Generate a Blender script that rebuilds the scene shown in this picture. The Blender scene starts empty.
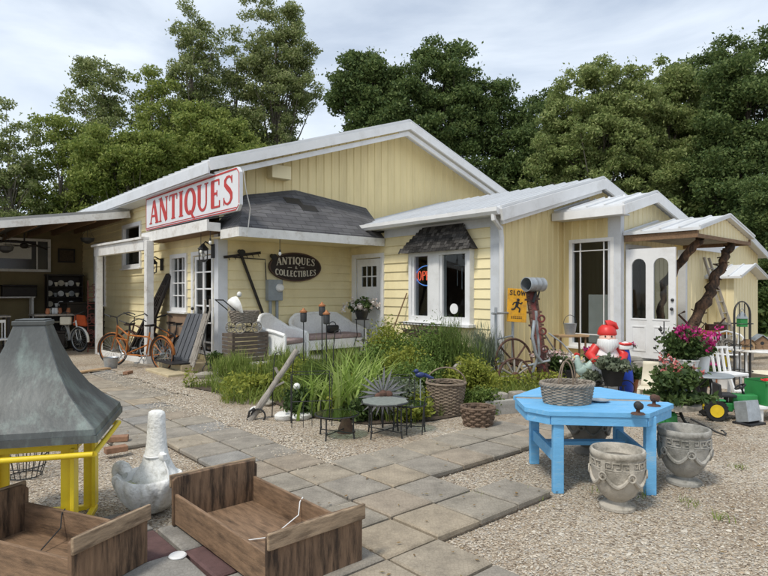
import bpy, bmesh, math, random
import numpy as np
from mathutils import Vector, Matrix, Euler
R = math.radians
PI = math.pi
random.seed(7)
RNG = np.random.default_rng(11)
scene = bpy.context.scene
COL = scene.collection

# ------------------------------------------------------------------ camera, sky, sun, exposure
cam_data = bpy.data.cameras.new('camera')
cam_data.sensor_width = 36.0
cam_data.lens = 36.0 * 577.0 / 768.0
cam_data.shift_y = 4.0 / 768.0
cam_data.clip_end = 2000.0
cam = bpy.data.objects.new('camera', cam_data)
cam.location = (0, 0, 1.6)
cam.rotation_euler = (R(90), 0, 0)
COL.objects.link(cam)
scene.camera = cam

SUN_EL, SUN_AZ = R(56), R(-140)          # azimuth clockwise from +Y
sun_data = bpy.data.lights.new('sun', 'SUN')
sun_data.energy = 1.5
sun_data.angle = R(10)
sun_data.color = (1.0, 0.95, 0.86)
sun = bpy.data.objects.new('sun', sun_data)
sd = Vector((math.sin(SUN_AZ) * math.cos(SUN_EL), math.cos(SUN_AZ) * math.cos(SUN_EL), math.sin(SUN_EL)))
sun.rotation_euler = sd.to_track_quat('Z', 'Y').to_euler()
sun.location = sd * 60
COL.objects.link(sun)

world = bpy.data.worlds.new('World')
scene.world = world
world.use_nodes = True
wt = world.node_tree
wt.nodes.clear()
w_out = wt.nodes.new('ShaderNodeOutputWorld')
w_bg = wt.nodes.new('ShaderNodeBackground')
w_bg.inputs['Strength'].default_value = 0.078
w_sky = wt.nodes.new('ShaderNodeTexSky')
w_sky.sky_type = 'NISHITA'
w_sky.sun_disc = False
w_sky.sun_elevation = SUN_EL
w_sky.sun_rotation = SUN_AZ
w_tc = wt.nodes.new('ShaderNodeTexCoord')
w_map = wt.nodes.new('ShaderNodeMapping')
w_map.inputs['Scale'].default_value = (1.0, 1.0, 3.2)
w_noise = wt.nodes.new('ShaderNodeTexNoise')
w_noise.inputs['Scale'].default_value = 1.7
w_noise.inputs['Detail'].default_value = 7.0
w_noise.inputs['Roughness'].default_value = 0.55
w_noise.inputs['Distortion'].default_value = 0.5
w_ramp = wt.nodes.new('ShaderNodeValToRGB')
w_ramp.color_ramp.elements[0].position = 0.36
w_ramp.color_ramp.elements[0].color = (0.45, 0.45, 0.45, 1)
w_ramp.color_ramp.elements[1].position = 0.62
w_ramp.color_ramp.elements[1].color = (1.0, 1.0, 1.0, 1)
w_mix = wt.nodes.new('ShaderNodeMix')
w_mix.data_type = 'RGBA'
w_mix.inputs[7].default_value = (6.7, 7.35, 8.15, 1)      # cloud brightness beside the physical sky
wt.links.new(w_tc.outputs['Generated'], w_map.inputs['Vector'])
wt.links.new(w_map.outputs['Vector'], w_noise.inputs['Vector'])
wt.links.new(w_noise.outputs['Fac'], w_ramp.inputs['Fac'])
wt.links.new(w_ramp.outputs['Color'], w_mix.inputs[0])
wt.links.new(w_sky.outputs['Color'], w_mix.inputs[6])
wt.links.new(w_mix.outputs[2], w_bg.inputs['Color'])
wt.links.new(w_bg.outputs['Background'], w_out.inputs['Surface'])

scene.view_settings.view_transform = 'Standard'
scene.view_settings.look = 'None'
scene.view_settings.exposure = 0.82
scene.view_settings.gamma = 1.0
scene.view_settings.use_curve_mapping = False
scene.render.engine = 'CYCLES'
scene.cycles.max_bounces = 6
scene.cycles.transparent_max_bounces = 12

# ------------------------------------------------------------------ survey: the yard in metres
EYE, FOC, HOR, MID = 1.6, 577.0, 292.0, 384.0
CB, SB = 0.753, 0.658                    # the shop's long axis in the yard
ANG = math.atan2(SB, CB)

def gr(x, y, z=0.0):
    Y = (EYE - z) * FOC / (y - HOR)
    return Vector(((x - MID) / FOC * Y, Y, z))

def at(x, y, Y):
    return Vector(((x - MID) / FOC * Y, Y, EYE - (y - HOR) / FOC * Y))

def W(u, v, z=0.0):
    return Vector((CB * u - SB * v, SB * u + CB * v, z))

def UV(p):
    return CB * p[0] + SB * p[1], -SB * p[0] + CB * p[1]

# ------------------------------------------------------------------ materials
MATS = {}

def _nodes(name):
    m = bpy.data.materials.new(name)
    m.use_nodes = True
    nt = m.node_tree
    b = nt.nodes['Principled BSDF']
    return m, nt, b

def pm(name, col, rough=0.6, var=0.18, scale=6.0, bump=0.15, bscale=60.0, metal=0.0, spec=0.4,
       island=0.0, dirt=None, dirt_amt=0.5, dscale=2.5, stretch=(1, 1, 1), emit=None, contrast=(0.46, 0.62)):
    if name in MATS:
        return MATS[name]
    m, nt, b = _nodes(name)
    L = nt.links
    tc = nt.nodes.new('ShaderNodeTexCoord')
    mp = nt.nodes.new('ShaderNodeMapping')
    mp.inputs['Scale'].default_value = stretch
    L.new(tc.outputs['Object'], mp.inputs['Vector'])
    n = nt.nodes.new('ShaderNodeTexNoise')
    n.inputs['Scale'].default_value = scale
    n.inputs['Detail'].default_value = 6
    n.inputs['Roughness'].default_value = 0.62
    L.new(mp.outputs['Vector'], n.inputs['Vector'])
    r = nt.nodes.new('ShaderNodeValToRGB')
    r.color_ramp.elements[0].position = 0.3
    r.color_ramp.elements[1].position = 0.7
    r.color_ramp.elements[0].color = tuple(c * (1 - var) for c in col) + (1,)
    r.color_ramp.elements[1].color = tuple(min(1, c * (1 + var)) for c in col) + (1,)
    L.new(n.outputs['Fac'], r.inputs['Fac'])
    outc = r.outputs['Color']
    if dirt:
        n2 = nt.nodes.new('ShaderNodeTexNoise')
        n2.inputs['Scale'].default_value = dscale
        n2.inputs['Detail'].default_value = 9
        n2.inputs['Roughness'].default_value = 0.7
        L.new(mp.outputs['Vector'], n2.inputs['Vector'])
        r2 = nt.nodes.new('ShaderNodeValToRGB')
        r2.color_ramp.elements[0].position = contrast[0]
        r2.color_ramp.elements[1].position = contrast[1]
        r2.color_ramp.elements[0].color = (0, 0, 0, 1)
        r2.color_ramp.elements[1].color = (dirt_amt,) * 3 + (1,)
        L.new(n2.outputs['Fac'], r2.inputs['Fac'])
        mx = nt.nodes.new('ShaderNodeMix')
        mx.data_type = 'RGBA'
        mx.inputs[7].default_value = tuple(dirt) + (1,)
        L.new(r2.outputs['Color'], mx.inputs[0])
        L.new(outc, mx.inputs[6])
        outc = mx.outputs[2]
    if island:
        gi = nt.nodes.new('ShaderNodeNewGeometry')
        ma = nt.nodes.new('ShaderNodeMath')
        ma.operation = 'MULTIPLY_ADD'
        ma.inputs[1].default_value = 2 * island
        ma.inputs[2].default_value = 1 - island
        L.new(gi.outputs['Random Per Island'], ma.inputs[0])
        hs = nt.nodes.new('ShaderNodeHueSaturation')
        L.new(ma.outputs[0], hs.inputs['Value'])
        L.new(outc, hs.inputs['Color'])
        outc = hs.outputs['Color']
    L.new(outc, b.inputs['Base Color'])
    b.inputs['Roughness'].default_value = rough
    b.inputs['Metallic'].default_value = metal
    b.inputs['Specular IOR Level'].default_value = spec
    if bump:
        n3 = nt.nodes.new('ShaderNodeTexNoise')
        n3.inputs['Scale'].default_value = bscale
        n3.inputs['Detail'].default_value = 4
        L.new(mp.outputs['Vector'], n3.inputs['Vector'])
        bp = nt.nodes.new('ShaderNodeBump')
        bp.inputs['Strength'].default_value = bump
        bp.inputs['Distance'].default_value = 0.01
        L.new(n3.outputs['Fac'], bp.inputs['Height'])
        L.new(bp.outputs['Normal'], b.inputs['Normal'])
    if emit:
        b.inputs['Emission Color'].default_value = tuple(emit[:3]) + (1,)
        b.inputs['Emission Strength'].default_value = emit[3]
    MATS[name] = m
    return m

def leafmat(name, cols, trans=0.3, rough=0.6):
    if name in MATS:
        return MATS[name]
    m, nt, b = _nodes(name)
    L = nt.links
    g = nt.nodes.new('ShaderNodeNewGeometry')
    r = nt.nodes.new('ShaderNodeValToRGB')
    el = r.color_ramp.elements
    el[0].position = 0.0
    el[0].color = tuple(cols[0]) + (1,)
    el[1].position = 1.0
    el[1].color = tuple(cols[-1]) + (1,)
    for i, c in enumerate(cols[1:-1]):
        e = el.new((i + 1) / (len(cols) - 1))
        e.color = tuple(c) + (1,)
    L.new(g.outputs['Random Per Island'], r.inputs['Fac'])
    L.new(r.outputs['Color'], b.inputs['Base Color'])
    b.inputs['Roughness'].default_value = rough
    b.inputs['Specular IOR Level'].default_value = 0.25
    if trans:
        t = nt.nodes.new('ShaderNodeBsdfTranslucent')
        mx = nt.nodes.new('ShaderNodeMixShader')
        mx.inputs[0].default_value = trans
        L.new(r.outputs['Color'], t.inputs['Color'])
        L.new(b.outputs[0], mx.inputs[1])
        L.new(t.outputs[0], mx.inputs[2])
        L.new(mx.outputs[0], nt.nodes['Material Output'].inputs['Surface'])
    MATS[name] = m
    return m

def glassmat():
    m, nt, b = _nodes('window_glass')
    L = nt.links
    tr = nt.nodes.new('ShaderNodeBsdfTransparent')
    tr.inputs['Color'].default_value = (0.72, 0.75, 0.76, 1)
    gl = nt.nodes.new('ShaderNodeBsdfGlossy')
    gl.inputs['Roughness'].default_value = 0.03
    lw = nt.nodes.new('ShaderNodeLayerWeight')
    lw.inputs['Blend'].default_value = 0.5
    pw = nt.nodes.new('ShaderNodeMath')
    pw.operation = 'POWER'
    pw.inputs[1].default_value = 4.0
    L.new(lw.outputs['Facing'], pw.inputs[0])
    fr = nt.nodes.new('ShaderNodeMath')
    fr.operation = 'MULTIPLY_ADD'
    fr.inputs[1].default_value = 0.6
    fr.inputs[2].default_value = 0.035
    L.new(pw.outputs[0], fr.inputs[0])
    mx = nt.nodes.new('ShaderNodeMixShader')
    L.new(fr.outputs[0], mx.inputs[0])
    L.new(tr.outputs[0], mx.inputs[1])
    L.new(gl.outputs[0], mx.inputs[2])
    L.new(mx.outputs[0], nt.nodes['Material Output'].inputs['Surface'])
    return m

def brickmat(name, c1, c2, mortar, sx, rowh, rough=0.9, bump=0.5, vec='Object', rot=(0, 0, 0), msize=0.02):
    m, nt, b = _nodes(name)
    L = nt.links
    tc = nt.nodes.new('ShaderNodeTexCoord')
    mp = nt.nodes.new('ShaderNodeMapping')
    mp.inputs['Rotation'].default_value = rot
    L.new(tc.outputs[vec], mp.inputs['Vector'])
    br = nt.nodes.new('ShaderNodeTexBrick')
    br.inputs['Color1'].default_value = tuple(c1) + (1,)
    br.inputs['Color2'].default_value = tuple(c2) + (1,)
    br.inputs['Mortar'].default_value = tuple(mortar) + (1,)
    br.inputs['Scale'].default_value = 1.0
    br.inputs['Brick Width'].default_value = sx
    br.inputs['Row Height'].default_value = rowh
    br.inputs['Mortar Size'].default_value = msize
    L.new(mp.outputs[0], br.inputs['Vector'])
    n = nt.nodes.new('ShaderNodeTexNoise')
    n.inputs['Scale'].default_value = 3.0
    n.inputs['Detail'].default_value = 8
    L.new(tc.outputs[vec], n.inputs['Vector'])
    mx = nt.nodes.new('ShaderNodeMix')
    mx.data_type = 'RGBA'
    mx.blend_type = 'OVERLAY'
    mx.inputs[0].default_value = 0.55
    L.new(br.outputs['Color'], mx.inputs[6])
    L.new(n.outputs['Fac'], mx.inputs[7])
    L.new(mx.outputs[2], b.inputs['Base Color'])
    b.inputs['Roughness'].default_value = rough
    bp = nt.nodes.new('ShaderNodeBump')
    bp.inputs['Strength'].default_value = bump
    bp.inputs['Distance'].default_value = 0.02
    inv = nt.nodes.new('ShaderNodeMath')
    inv.operation = 'MULTIPLY_ADD'
    inv.inputs[1].default_value = -1.0
    inv.inputs[2].default_value = 1.0
    L.new(br.outputs['Fac'], inv.inputs[0])
    L.new(inv.outputs[0], bp.inputs['Height'])
    L.new(bp.outputs[0], b.inputs['Normal'])
    MATS[name] = m
    return m

def gravelmat():
    m, nt, b = _nodes('gravel')
    L = nt.links
    tc = nt.nodes.new('ShaderNodeTexCoord')
    v = nt.nodes.new('ShaderNodeTexVoronoi')
    v.inputs['Scale'].default_value = 60.0
    v.inputs['Randomness'].default_value = 1.0
    L.new(tc.outputs['Object'], v.inputs['Vector'])
    sep = nt.nodes.new('ShaderNodeSeparateColor')
    L.new(v.outputs['Color'], sep.inputs[0])
    r = nt.nodes.new('ShaderNodeValToRGB')
    cols = [(0.165, 0.125, 0.09), (0.35, 0.285, 0.205), (0.47, 0.40, 0.305), (0.36, 0.33, 0.285), (0.62, 0.56, 0.46), (0.37, 0.285, 0.195)]
    el = r.color_ramp.elements
    el[0].color = cols[0] + (1,)
    el[1].color = cols[-1] + (1,)
    for i, c in enumerate(cols[1:-1]):
        e = el.new((i + 1) / 5)
        e.color = c + (1,)
    L.new(sep.outputs[0], r.inputs['Fac'])
    n = nt.nodes.new('ShaderNodeTexNoise')
    n.inputs['Scale'].default_value = 0.9
    n.inputs['Detail'].default_value = 6
    L.new(tc.outputs['Object'], n.inputs['Vector'])
    r2 = nt.nodes.new('ShaderNodeValToRGB')
    r2.color_ramp.elements[0].position = 0.35
    r2.color_ramp.elements[0].color = (0.74, 0.68, 0.62, 1)
    r2.color_ramp.elements[1].position = 0.65
    r2.color_ramp.elements[1].color = (1, 1, 1, 1)
    L.new(n.outputs['Fac'], r2.inputs['Fac'])
    mx = nt.nodes.new('ShaderNodeMix')
    mx.data_type = 'RGBA'
    mx.blend_type = 'MULTIPLY'
    mx.inputs[0].default_value = 1.0
    L.new(r.outputs[0], mx.inputs[6])
    L.new(r2.outputs[0], mx.inputs[7])
    L.new(mx.outputs[2], b.inputs['Base Color'])
    b.inputs['Roughness'].default_value = 0.9
    bp = nt.nodes.new('ShaderNodeBump')
    bp.inputs['Strength'].default_value = 0.9
    bp.inputs['Distance'].default_value = 0.012
    bp.invert = True
    L.new(v.outputs['Distance'], bp.inputs['Height'])
    L.new(bp.outputs[0], b.inputs['Normal'])
    MATS['gravel'] = m
    return m

GLASS = glassmat()
YEL_CLAP = pm('yellow_clapboard_paint', (0.83, 0.725, 0.44), 0.55, 0.07, 1.5, 0.08, 30, island=0.05, dirt=(0.50, 0.39, 0.19), dirt_amt=0.4, dscale=1.1, stretch=(1, 1, 0.6), contrast=(0.5, 0.75))
YEL_RIB = pm('yellow_ribbed_steel', (0.76, 0.63, 0.335), 0.5, 0.08, 1.2, 0.0, island=0.025, dirt=(0.46, 0.35, 0.16), dirt_amt=0.5, dscale=0.9, stretch=(2, 2, 0.35), contrast=(0.48, 0.75))
YEL_RIB_PALE = pm('pale_yellow_ribbed_steel', (0.80, 0.70, 0.44), 0.5, 0.06, 1.2, 0.0, stretch=(2, 2, 0.35))
WHITE = pm('white_paint', (0.74, 0.74, 0.735), 0.45, 0.06, 3, 0.05, 40, dirt=(0.42, 0.39, 0.34), dirt_amt=0.45, dscale=2.2, contrast=(0.52, 0.75))
TRIM = pm('pale_grey_trim', (0.60, 0.62, 0.65), 0.45, 0.05, 2, 0.0, dirt=(0.4, 0.4, 0.38), dirt_amt=0.3)
OLDWHITE = pm('weathered_white_paint', (0.70, 0.69, 0.66), 0.6, 0.1, 5, 0.2, 40, dirt=(0.36, 0.30, 0.23), dirt_amt=0.65, dscale=4, contrast=(0.52, 0.68))
ROOFW = pm('white_roof_metal', (0.66, 0.67, 0.68), 0.35, 0.05, 1.5, 0.0, spec=0.5, dirt=(0.45, 0.43, 0.40), dirt_amt=0.4, dscale=1.2, contrast=(0.5, 0.78))
SHINGLE = brickmat('dark_asphalt_shingle', (0.075, 0.073, 0.078), (0.115, 0.112, 0.115), (0.05, 0.05, 0.05), 0.33, 0.11, 0.95, 0.35, msize=0.008)
STONE_WALL = brickmat('brown_stone_veneer', (0.20, 0.13, 0.08), (0.30, 0.21, 0.14), (0.16, 0.13, 0.10), 0.28, 0.09, 0.95, 0.8, rot=(R(90), 0, R(90)))
CONC = pm('grey_concrete', (0.36, 0.345, 0.31), 0.9, 0.18, 5, 0.4, 90, dirt=(0.20, 0.185, 0.16), dirt_amt=0.6, dscale=3)
STONE_URN = pm('weathered_cast_stone', (0.44, 0.40, 0.335), 0.95, 0.18, 7, 0.45, 90, dirt=(0.16, 0.145, 0.115), dirt_amt=0.8, dscale=5, contrast=(0.47, 0.62))
STONE_URN_G = pm('grey_cast_stone', (0.36, 0.345, 0.31), 0.95, 0.18, 7, 0.45, 90, dirt=(0.13, 0.125, 0.105), dirt_amt=0.8, dscale=5, contrast=(0.47, 0.62))
STONE_DARK = pm('dark_cast_stone', (0.20, 0.18, 0.15), 0.95, 0.2, 6, 0.4, 80)  # darker stone tone for the urn under the table
SOIL = pm('dark_soil', (0.075, 0.055, 0.038), 1.0, 0.4, 20, 0.8, 60)
BLUE = pm('bright_blue_paint', (0.15, 0.42, 0.70), 0.55, 0.10, 5, 0.3, 40, stretch=(1, 5, 5), dirt=(0.33, 0.48, 0.58), dirt_amt=0.75, dscale=5, contrast=(0.55, 0.68))
CRATE = pm('old_brown_crate_wood', (0.215, 0.135, 0.08), 0.75, 0.35, 7, 0.35, 60, stretch=(1, 6, 6), dirt=(0.045, 0.028, 0.017), dirt_amt=0.85, dscale=3.2, contrast=(0.5, 0.68))
CRATE_X = pm('old_brown_crate_wood_end', (0.19, 0.118, 0.07), 0.75, 0.4, 6, 0.35, 60, stretch=(1, 7, 0.9), dirt=(0.035, 0.022, 0.014), dirt_amt=0.95, dscale=2.6, contrast=(0.46, 0.62))
CRATE_RAIL = pm('pale_crate_rail_wood', (0.33, 0.24, 0.155), 0.8, 0.35, 9, 0.4, 60, stretch=(6, 1, 6), dirt=(0.10, 0.065, 0.04), dirt_amt=0.8, dscale=4)
GREYWOOD = pm('weathered_grey_wood', (0.33, 0.30, 0.26), 0.9, 0.3, 10, 0.4, 60, stretch=(6, 6, 1), dirt=(0.15, 0.125, 0.10), dirt_amt=0.6)
BROWNWOOD = pm('brown_wood', (0.20, 0.12, 0.065), 0.7, 0.3, 8, 0.25, 60, stretch=(1, 5, 5))
TANWOOD = pm('tan_wood', (0.42, 0.27, 0.14), 0.7, 0.25, 8, 0.25, 60, stretch=(1, 5, 5))
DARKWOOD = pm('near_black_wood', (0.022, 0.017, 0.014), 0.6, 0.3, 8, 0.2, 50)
BARK = pm('log_bark', (0.15, 0.085, 0.05), 0.95, 0.5, 14, 1.0, 40, stretch=(1, 1, 0.25), dirt=(0.035, 0.026, 0.02), dirt_amt=0.95, dscale=11, contrast=(0.42, 0.55))
TRUNK = pm('tree_bark', (0.16, 0.14, 0.115), 0.95, 0.35, 5, 0.8, 20, stretch=(1, 1, 0.2))
TRUNK_D = pm('dark_tree_bark', (0.06, 0.05, 0.04), 0.95, 0.35, 5, 0.8, 20, stretch=(1, 1, 0.2))
IRON = pm('black_iron', (0.022, 0.022, 0.022), 0.5, 0.25, 20, 0.2, 60, spec=0.5)
RUST = pm('rusty_iron', (0.115, 0.06, 0.042), 0.85, 0.45, 14, 0.5, 80, dirt=(0.05, 0.03, 0.022), dirt_amt=0.8, dscale=8)
REDIRON = pm('faded_red_iron', (0.17, 0.035, 0.03), 0.75, 0.4, 12, 0.4, 60, dirt=(0.06, 0.04, 0.033), dirt_amt=0.9, dscale=9, contrast=(0.42, 0.6))
GALV = pm('galvanized_steel', (0.42, 0.45, 0.47), 0.42, 0.22, 9, 0.1, 50, metal=0.6, dirt=(0.25, 0.25, 0.24), dirt_amt=0.5)
GREYMETAL = pm('grey_painted_metal', (0.27, 0.30, 0.32), 0.5, 0.15, 5, 0.05)
COPPER = pm('dull_lead_roof_metal', (0.082, 0.088, 0.086), 0.5, 0.35, 3.5, 0.2, 30, metal=0.25, spec=0.45, dirt=(0.25, 0.32, 0.29), dirt_amt=0.6, dscale=4.2, stretch=(1, 1, 0.45), contrast=(0.50, 0.70))
YELLOW = pm('yellow_enamel', (0.80, 0.60, 0.03), 0.4, 0.1, 4, 0.05, dirt=(0.45, 0.32, 0.04), dirt_amt=0.5, dscale=4, contrast=(0.52, 0.72))
ORANGE = pm('orange_bike_paint', (0.42, 0.14, 0.03), 0.42, 0.3, 14, 0.1, dirt=(0.15, 0.06, 0.025), dirt_amt=0.7, dscale=9)
RUBBER = pm('black_rubber', (0.018, 0.018, 0.018), 0.75, 0.2, 20, 0.2)
BLACKP = pm('black_plastic', (0.02, 0.02, 0.022), 0.45, 0.2, 6, 0.05)
WICKER = pm('grey_brown_wicker', (0.215, 0.165, 0.12), 0.85, 0.4, 18, 0.4, 120)
WICKER_G = pm('grey_weathered_wicker', (0.255, 0.22, 0.18), 0.85, 0.4, 18, 0.4, 120)
WICKER_D = pm('brown_woven_splint', (0.155, 0.105, 0.072), 0.8, 0.4, 15, 0.4, 90)
WICKER_W = pm('white_wicker', (0.86, 0.86, 0.84), 0.6, 0.08, 30, 0.35, 90, dirt=(0.5, 0.48, 0.44), dirt_amt=0.25)
CUSHION = pm('dusty_mauve_cushion', (0.36, 0.27, 0.26), 0.95, 0.2, 18, 0.3, 120)
SWANW = pm('mossy_white_concrete', (0.74, 0.74, 0.71), 0.9, 0.10, 14, 1.0, 34, dirt=(0.30, 0.29, 0.25), dirt_amt=0.7, dscale=10, contrast=(0.52, 0.66))
MOSS = pm('lichen_in_bowl', (0.36, 0.36, 0.20), 0.95, 0.3, 14, 0.6, 60, dirt=(0.55, 0.56, 0.50), dirt_amt=0.7, dscale=6)
REDP = pm('red_glossy_plastic', (0.60, 0.035, 0.03), 0.4, 0.1, 6, 0.0)
WHITEP = pm('white_plastic', (0.80, 0.80, 0.79), 0.45, 0.06, 6, 0.0, dirt=(0.5, 0.48, 0.42), dirt_amt=0.3)
CREAMP = pm('cream_plastic', (0.70, 0.64, 0.50), 0.5, 0.1, 6, 0.05)
BLUEP = pm('cobalt_blue_plastic', (0.02, 0.07, 0.50), 0.4, 0.1, 6, 0.0)
BLUEPOT = pm('slate_blue_pot', (0.07, 0.10, 0.16), 0.5, 0.15, 6, 0.05)
SKINP = pm('pale_pink_plastic', (0.72, 0.45, 0.36), 0.5, 0.08, 6, 0.0)
GREENP = pm('green_plastic', (0.03, 0.22, 0.06), 0.45, 0.12, 6, 0.0)
TRACY = pm('wheel_yellow_plastic', (0.75, 0.52, 0.02), 0.45, 0.12, 6, 0.0)
SIGNW = pm('painted_sign_white', (0.66, 0.67, 0.69), 0.55, 0.05, 2.5, 0.03, dirt=(0.48, 0.47, 0.44), dirt_amt=0.5, dscale=1.3, contrast=(0.5, 0.75))
SIGNR = pm('painted_sign_red', (0.44, 0.028, 0.022), 0.55, 0.12, 6, 0.0)
SIGNBLK = pm('oval_sign_black', (0.018, 0.010, 0.009), 0.5, 0.2, 6, 0.0)
SIGNCREAM = pm('oval_sign_lettering', (0.62, 0.58, 0.50), 0.6, 0.1, 10, 0.0)
SLOWY = pm('road_sign_yellow', (0.72, 0.36, 0.02), 0.55, 0.12, 6, 0.05, dirt=(0.35, 0.18, 0.05), dirt_amt=0.6, dscale=9)
TERRA = pm('terracotta', (0.40, 0.16, 0.08), 0.85, 0.2, 8, 0.2)
TEAL = pm('pale_teal_glaze', (0.42, 0.55, 0.50), 0.35, 0.2, 14, 0.1)
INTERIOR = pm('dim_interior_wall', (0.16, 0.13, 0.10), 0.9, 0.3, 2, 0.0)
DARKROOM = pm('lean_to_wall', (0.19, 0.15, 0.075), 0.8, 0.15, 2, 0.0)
CURTAIN = pm('pale_interior_board', (0.62, 0.62, 0.58), 0.9, 0.1, 4, 0.0)
TORCH = pm('torch_copper', (0.32, 0.13, 0.05), 0.5, 0.3, 12, 0.2, metal=0.3)
GREYBOARD = pm('dark_grey_ridged_board', (0.10, 0.105, 0.115), 0.6, 0.2, 6, 0.1, stretch=(1, 1, 0.3))
STONES = pm('fieldstone', (0.33, 0.30, 0.25), 0.95, 0.25, 6, 0.6, 40, dirt=(0.17, 0.15, 0.12), dirt_amt=0.6)
WSTONE = pm('white_stone', (0.70, 0.69, 0.65), 0.9, 0.12, 9, 0.5, 60, dirt=(0.35, 0.32, 0.27), dirt_amt=0.5)
PAVE_MAROON = pm('maroon_paver', (0.115, 0.065, 0.062), 0.9, 0.2, 14, 0.4, 160)
BULB = pm('clear_bulb', (0.75, 0.75, 0.70), 0.15, 0.05, 6, 0.0, spec=0.7)
GRAVEL = gravelmat()

def pavermat(name, col):
    m, nt, b = _nodes(name)
    L = nt.links
    tc = nt.nodes.new('ShaderNodeTexCoord')
    v = nt.nodes.new('ShaderNodeTexVoronoi')
    v.feature = 'DISTANCE_TO_EDGE'
    v.inputs['Scale'].default_value = 42.0
    v.inputs['Randomness'].default_value = 0.75
    L.new(tc.outputs['Object'], v.inputs['Vector'])
    r = nt.nodes.new('ShaderNodeValToRGB')
    r.color_ramp.elements[0].position = 0.0
    r.color_ramp.elements[0].color = (0.80, 0.79, 0.77, 1)
    r.color_ramp.elements[1].position = 0.15
    r.color_ramp.elements[1].color = (1, 1, 1, 1)
    L.new(v.outputs['Distance'], r.inputs['Fac'])
    n = nt.nodes.new('ShaderNodeTexNoise')
    n.inputs['Scale'].default_value = 5.0
    n.inputs['Detail'].default_value = 10
    n.inputs['Roughness'].default_value = 0.72
    L.new(tc.outputs['Object'], n.inputs['Vector'])
    r2 = nt.nodes.new('ShaderNodeValToRGB')
    r2.color_ramp.elements[0].position = 0.33
    r2.color_ramp.elements[1].position = 0.64
    r2.color_ramp.elements[0].color = tuple(c * 0.60 for c in col) + (1,)
    r2.color_ramp.elements[1].color = tuple(c * 1.04 for c in col) + (1,)
    L.new(n.outputs['Fac'], r2.inputs['Fac'])
    mx = nt.nodes.new('ShaderNodeMix')
    mx.data_type = 'RGBA'
    mx.blend_type = 'MULTIPLY'
    mx.inputs[0].default_value = 0.8
    L.new(r2.outputs[0], mx.inputs[6])
    L.new(r.outputs[0], mx.inputs[7])
    L.new(mx.outputs[2], b.inputs['Base Color'])
    b.inputs['Roughness'].default_value = 0.92
    ad = nt.nodes.new('ShaderNodeMath')
    ad.operation = 'MULTIPLY_ADD'
    ad.inputs[1].default_value = 0.6
    L.new(n.outputs['Fac'], ad.inputs[0])
    L.new(r.outputs[0], ad.inputs[2])
    bp = nt.nodes.new('ShaderNodeBump')
    bp.inputs['Strength'].default_value = 0.55
    bp.inputs['Distance'].default_value = 0.008
    L.new(ad.outputs[0], bp.inputs['Height'])
    L.new(bp.outputs[0], b.inputs['Normal'])
    return m

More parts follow.
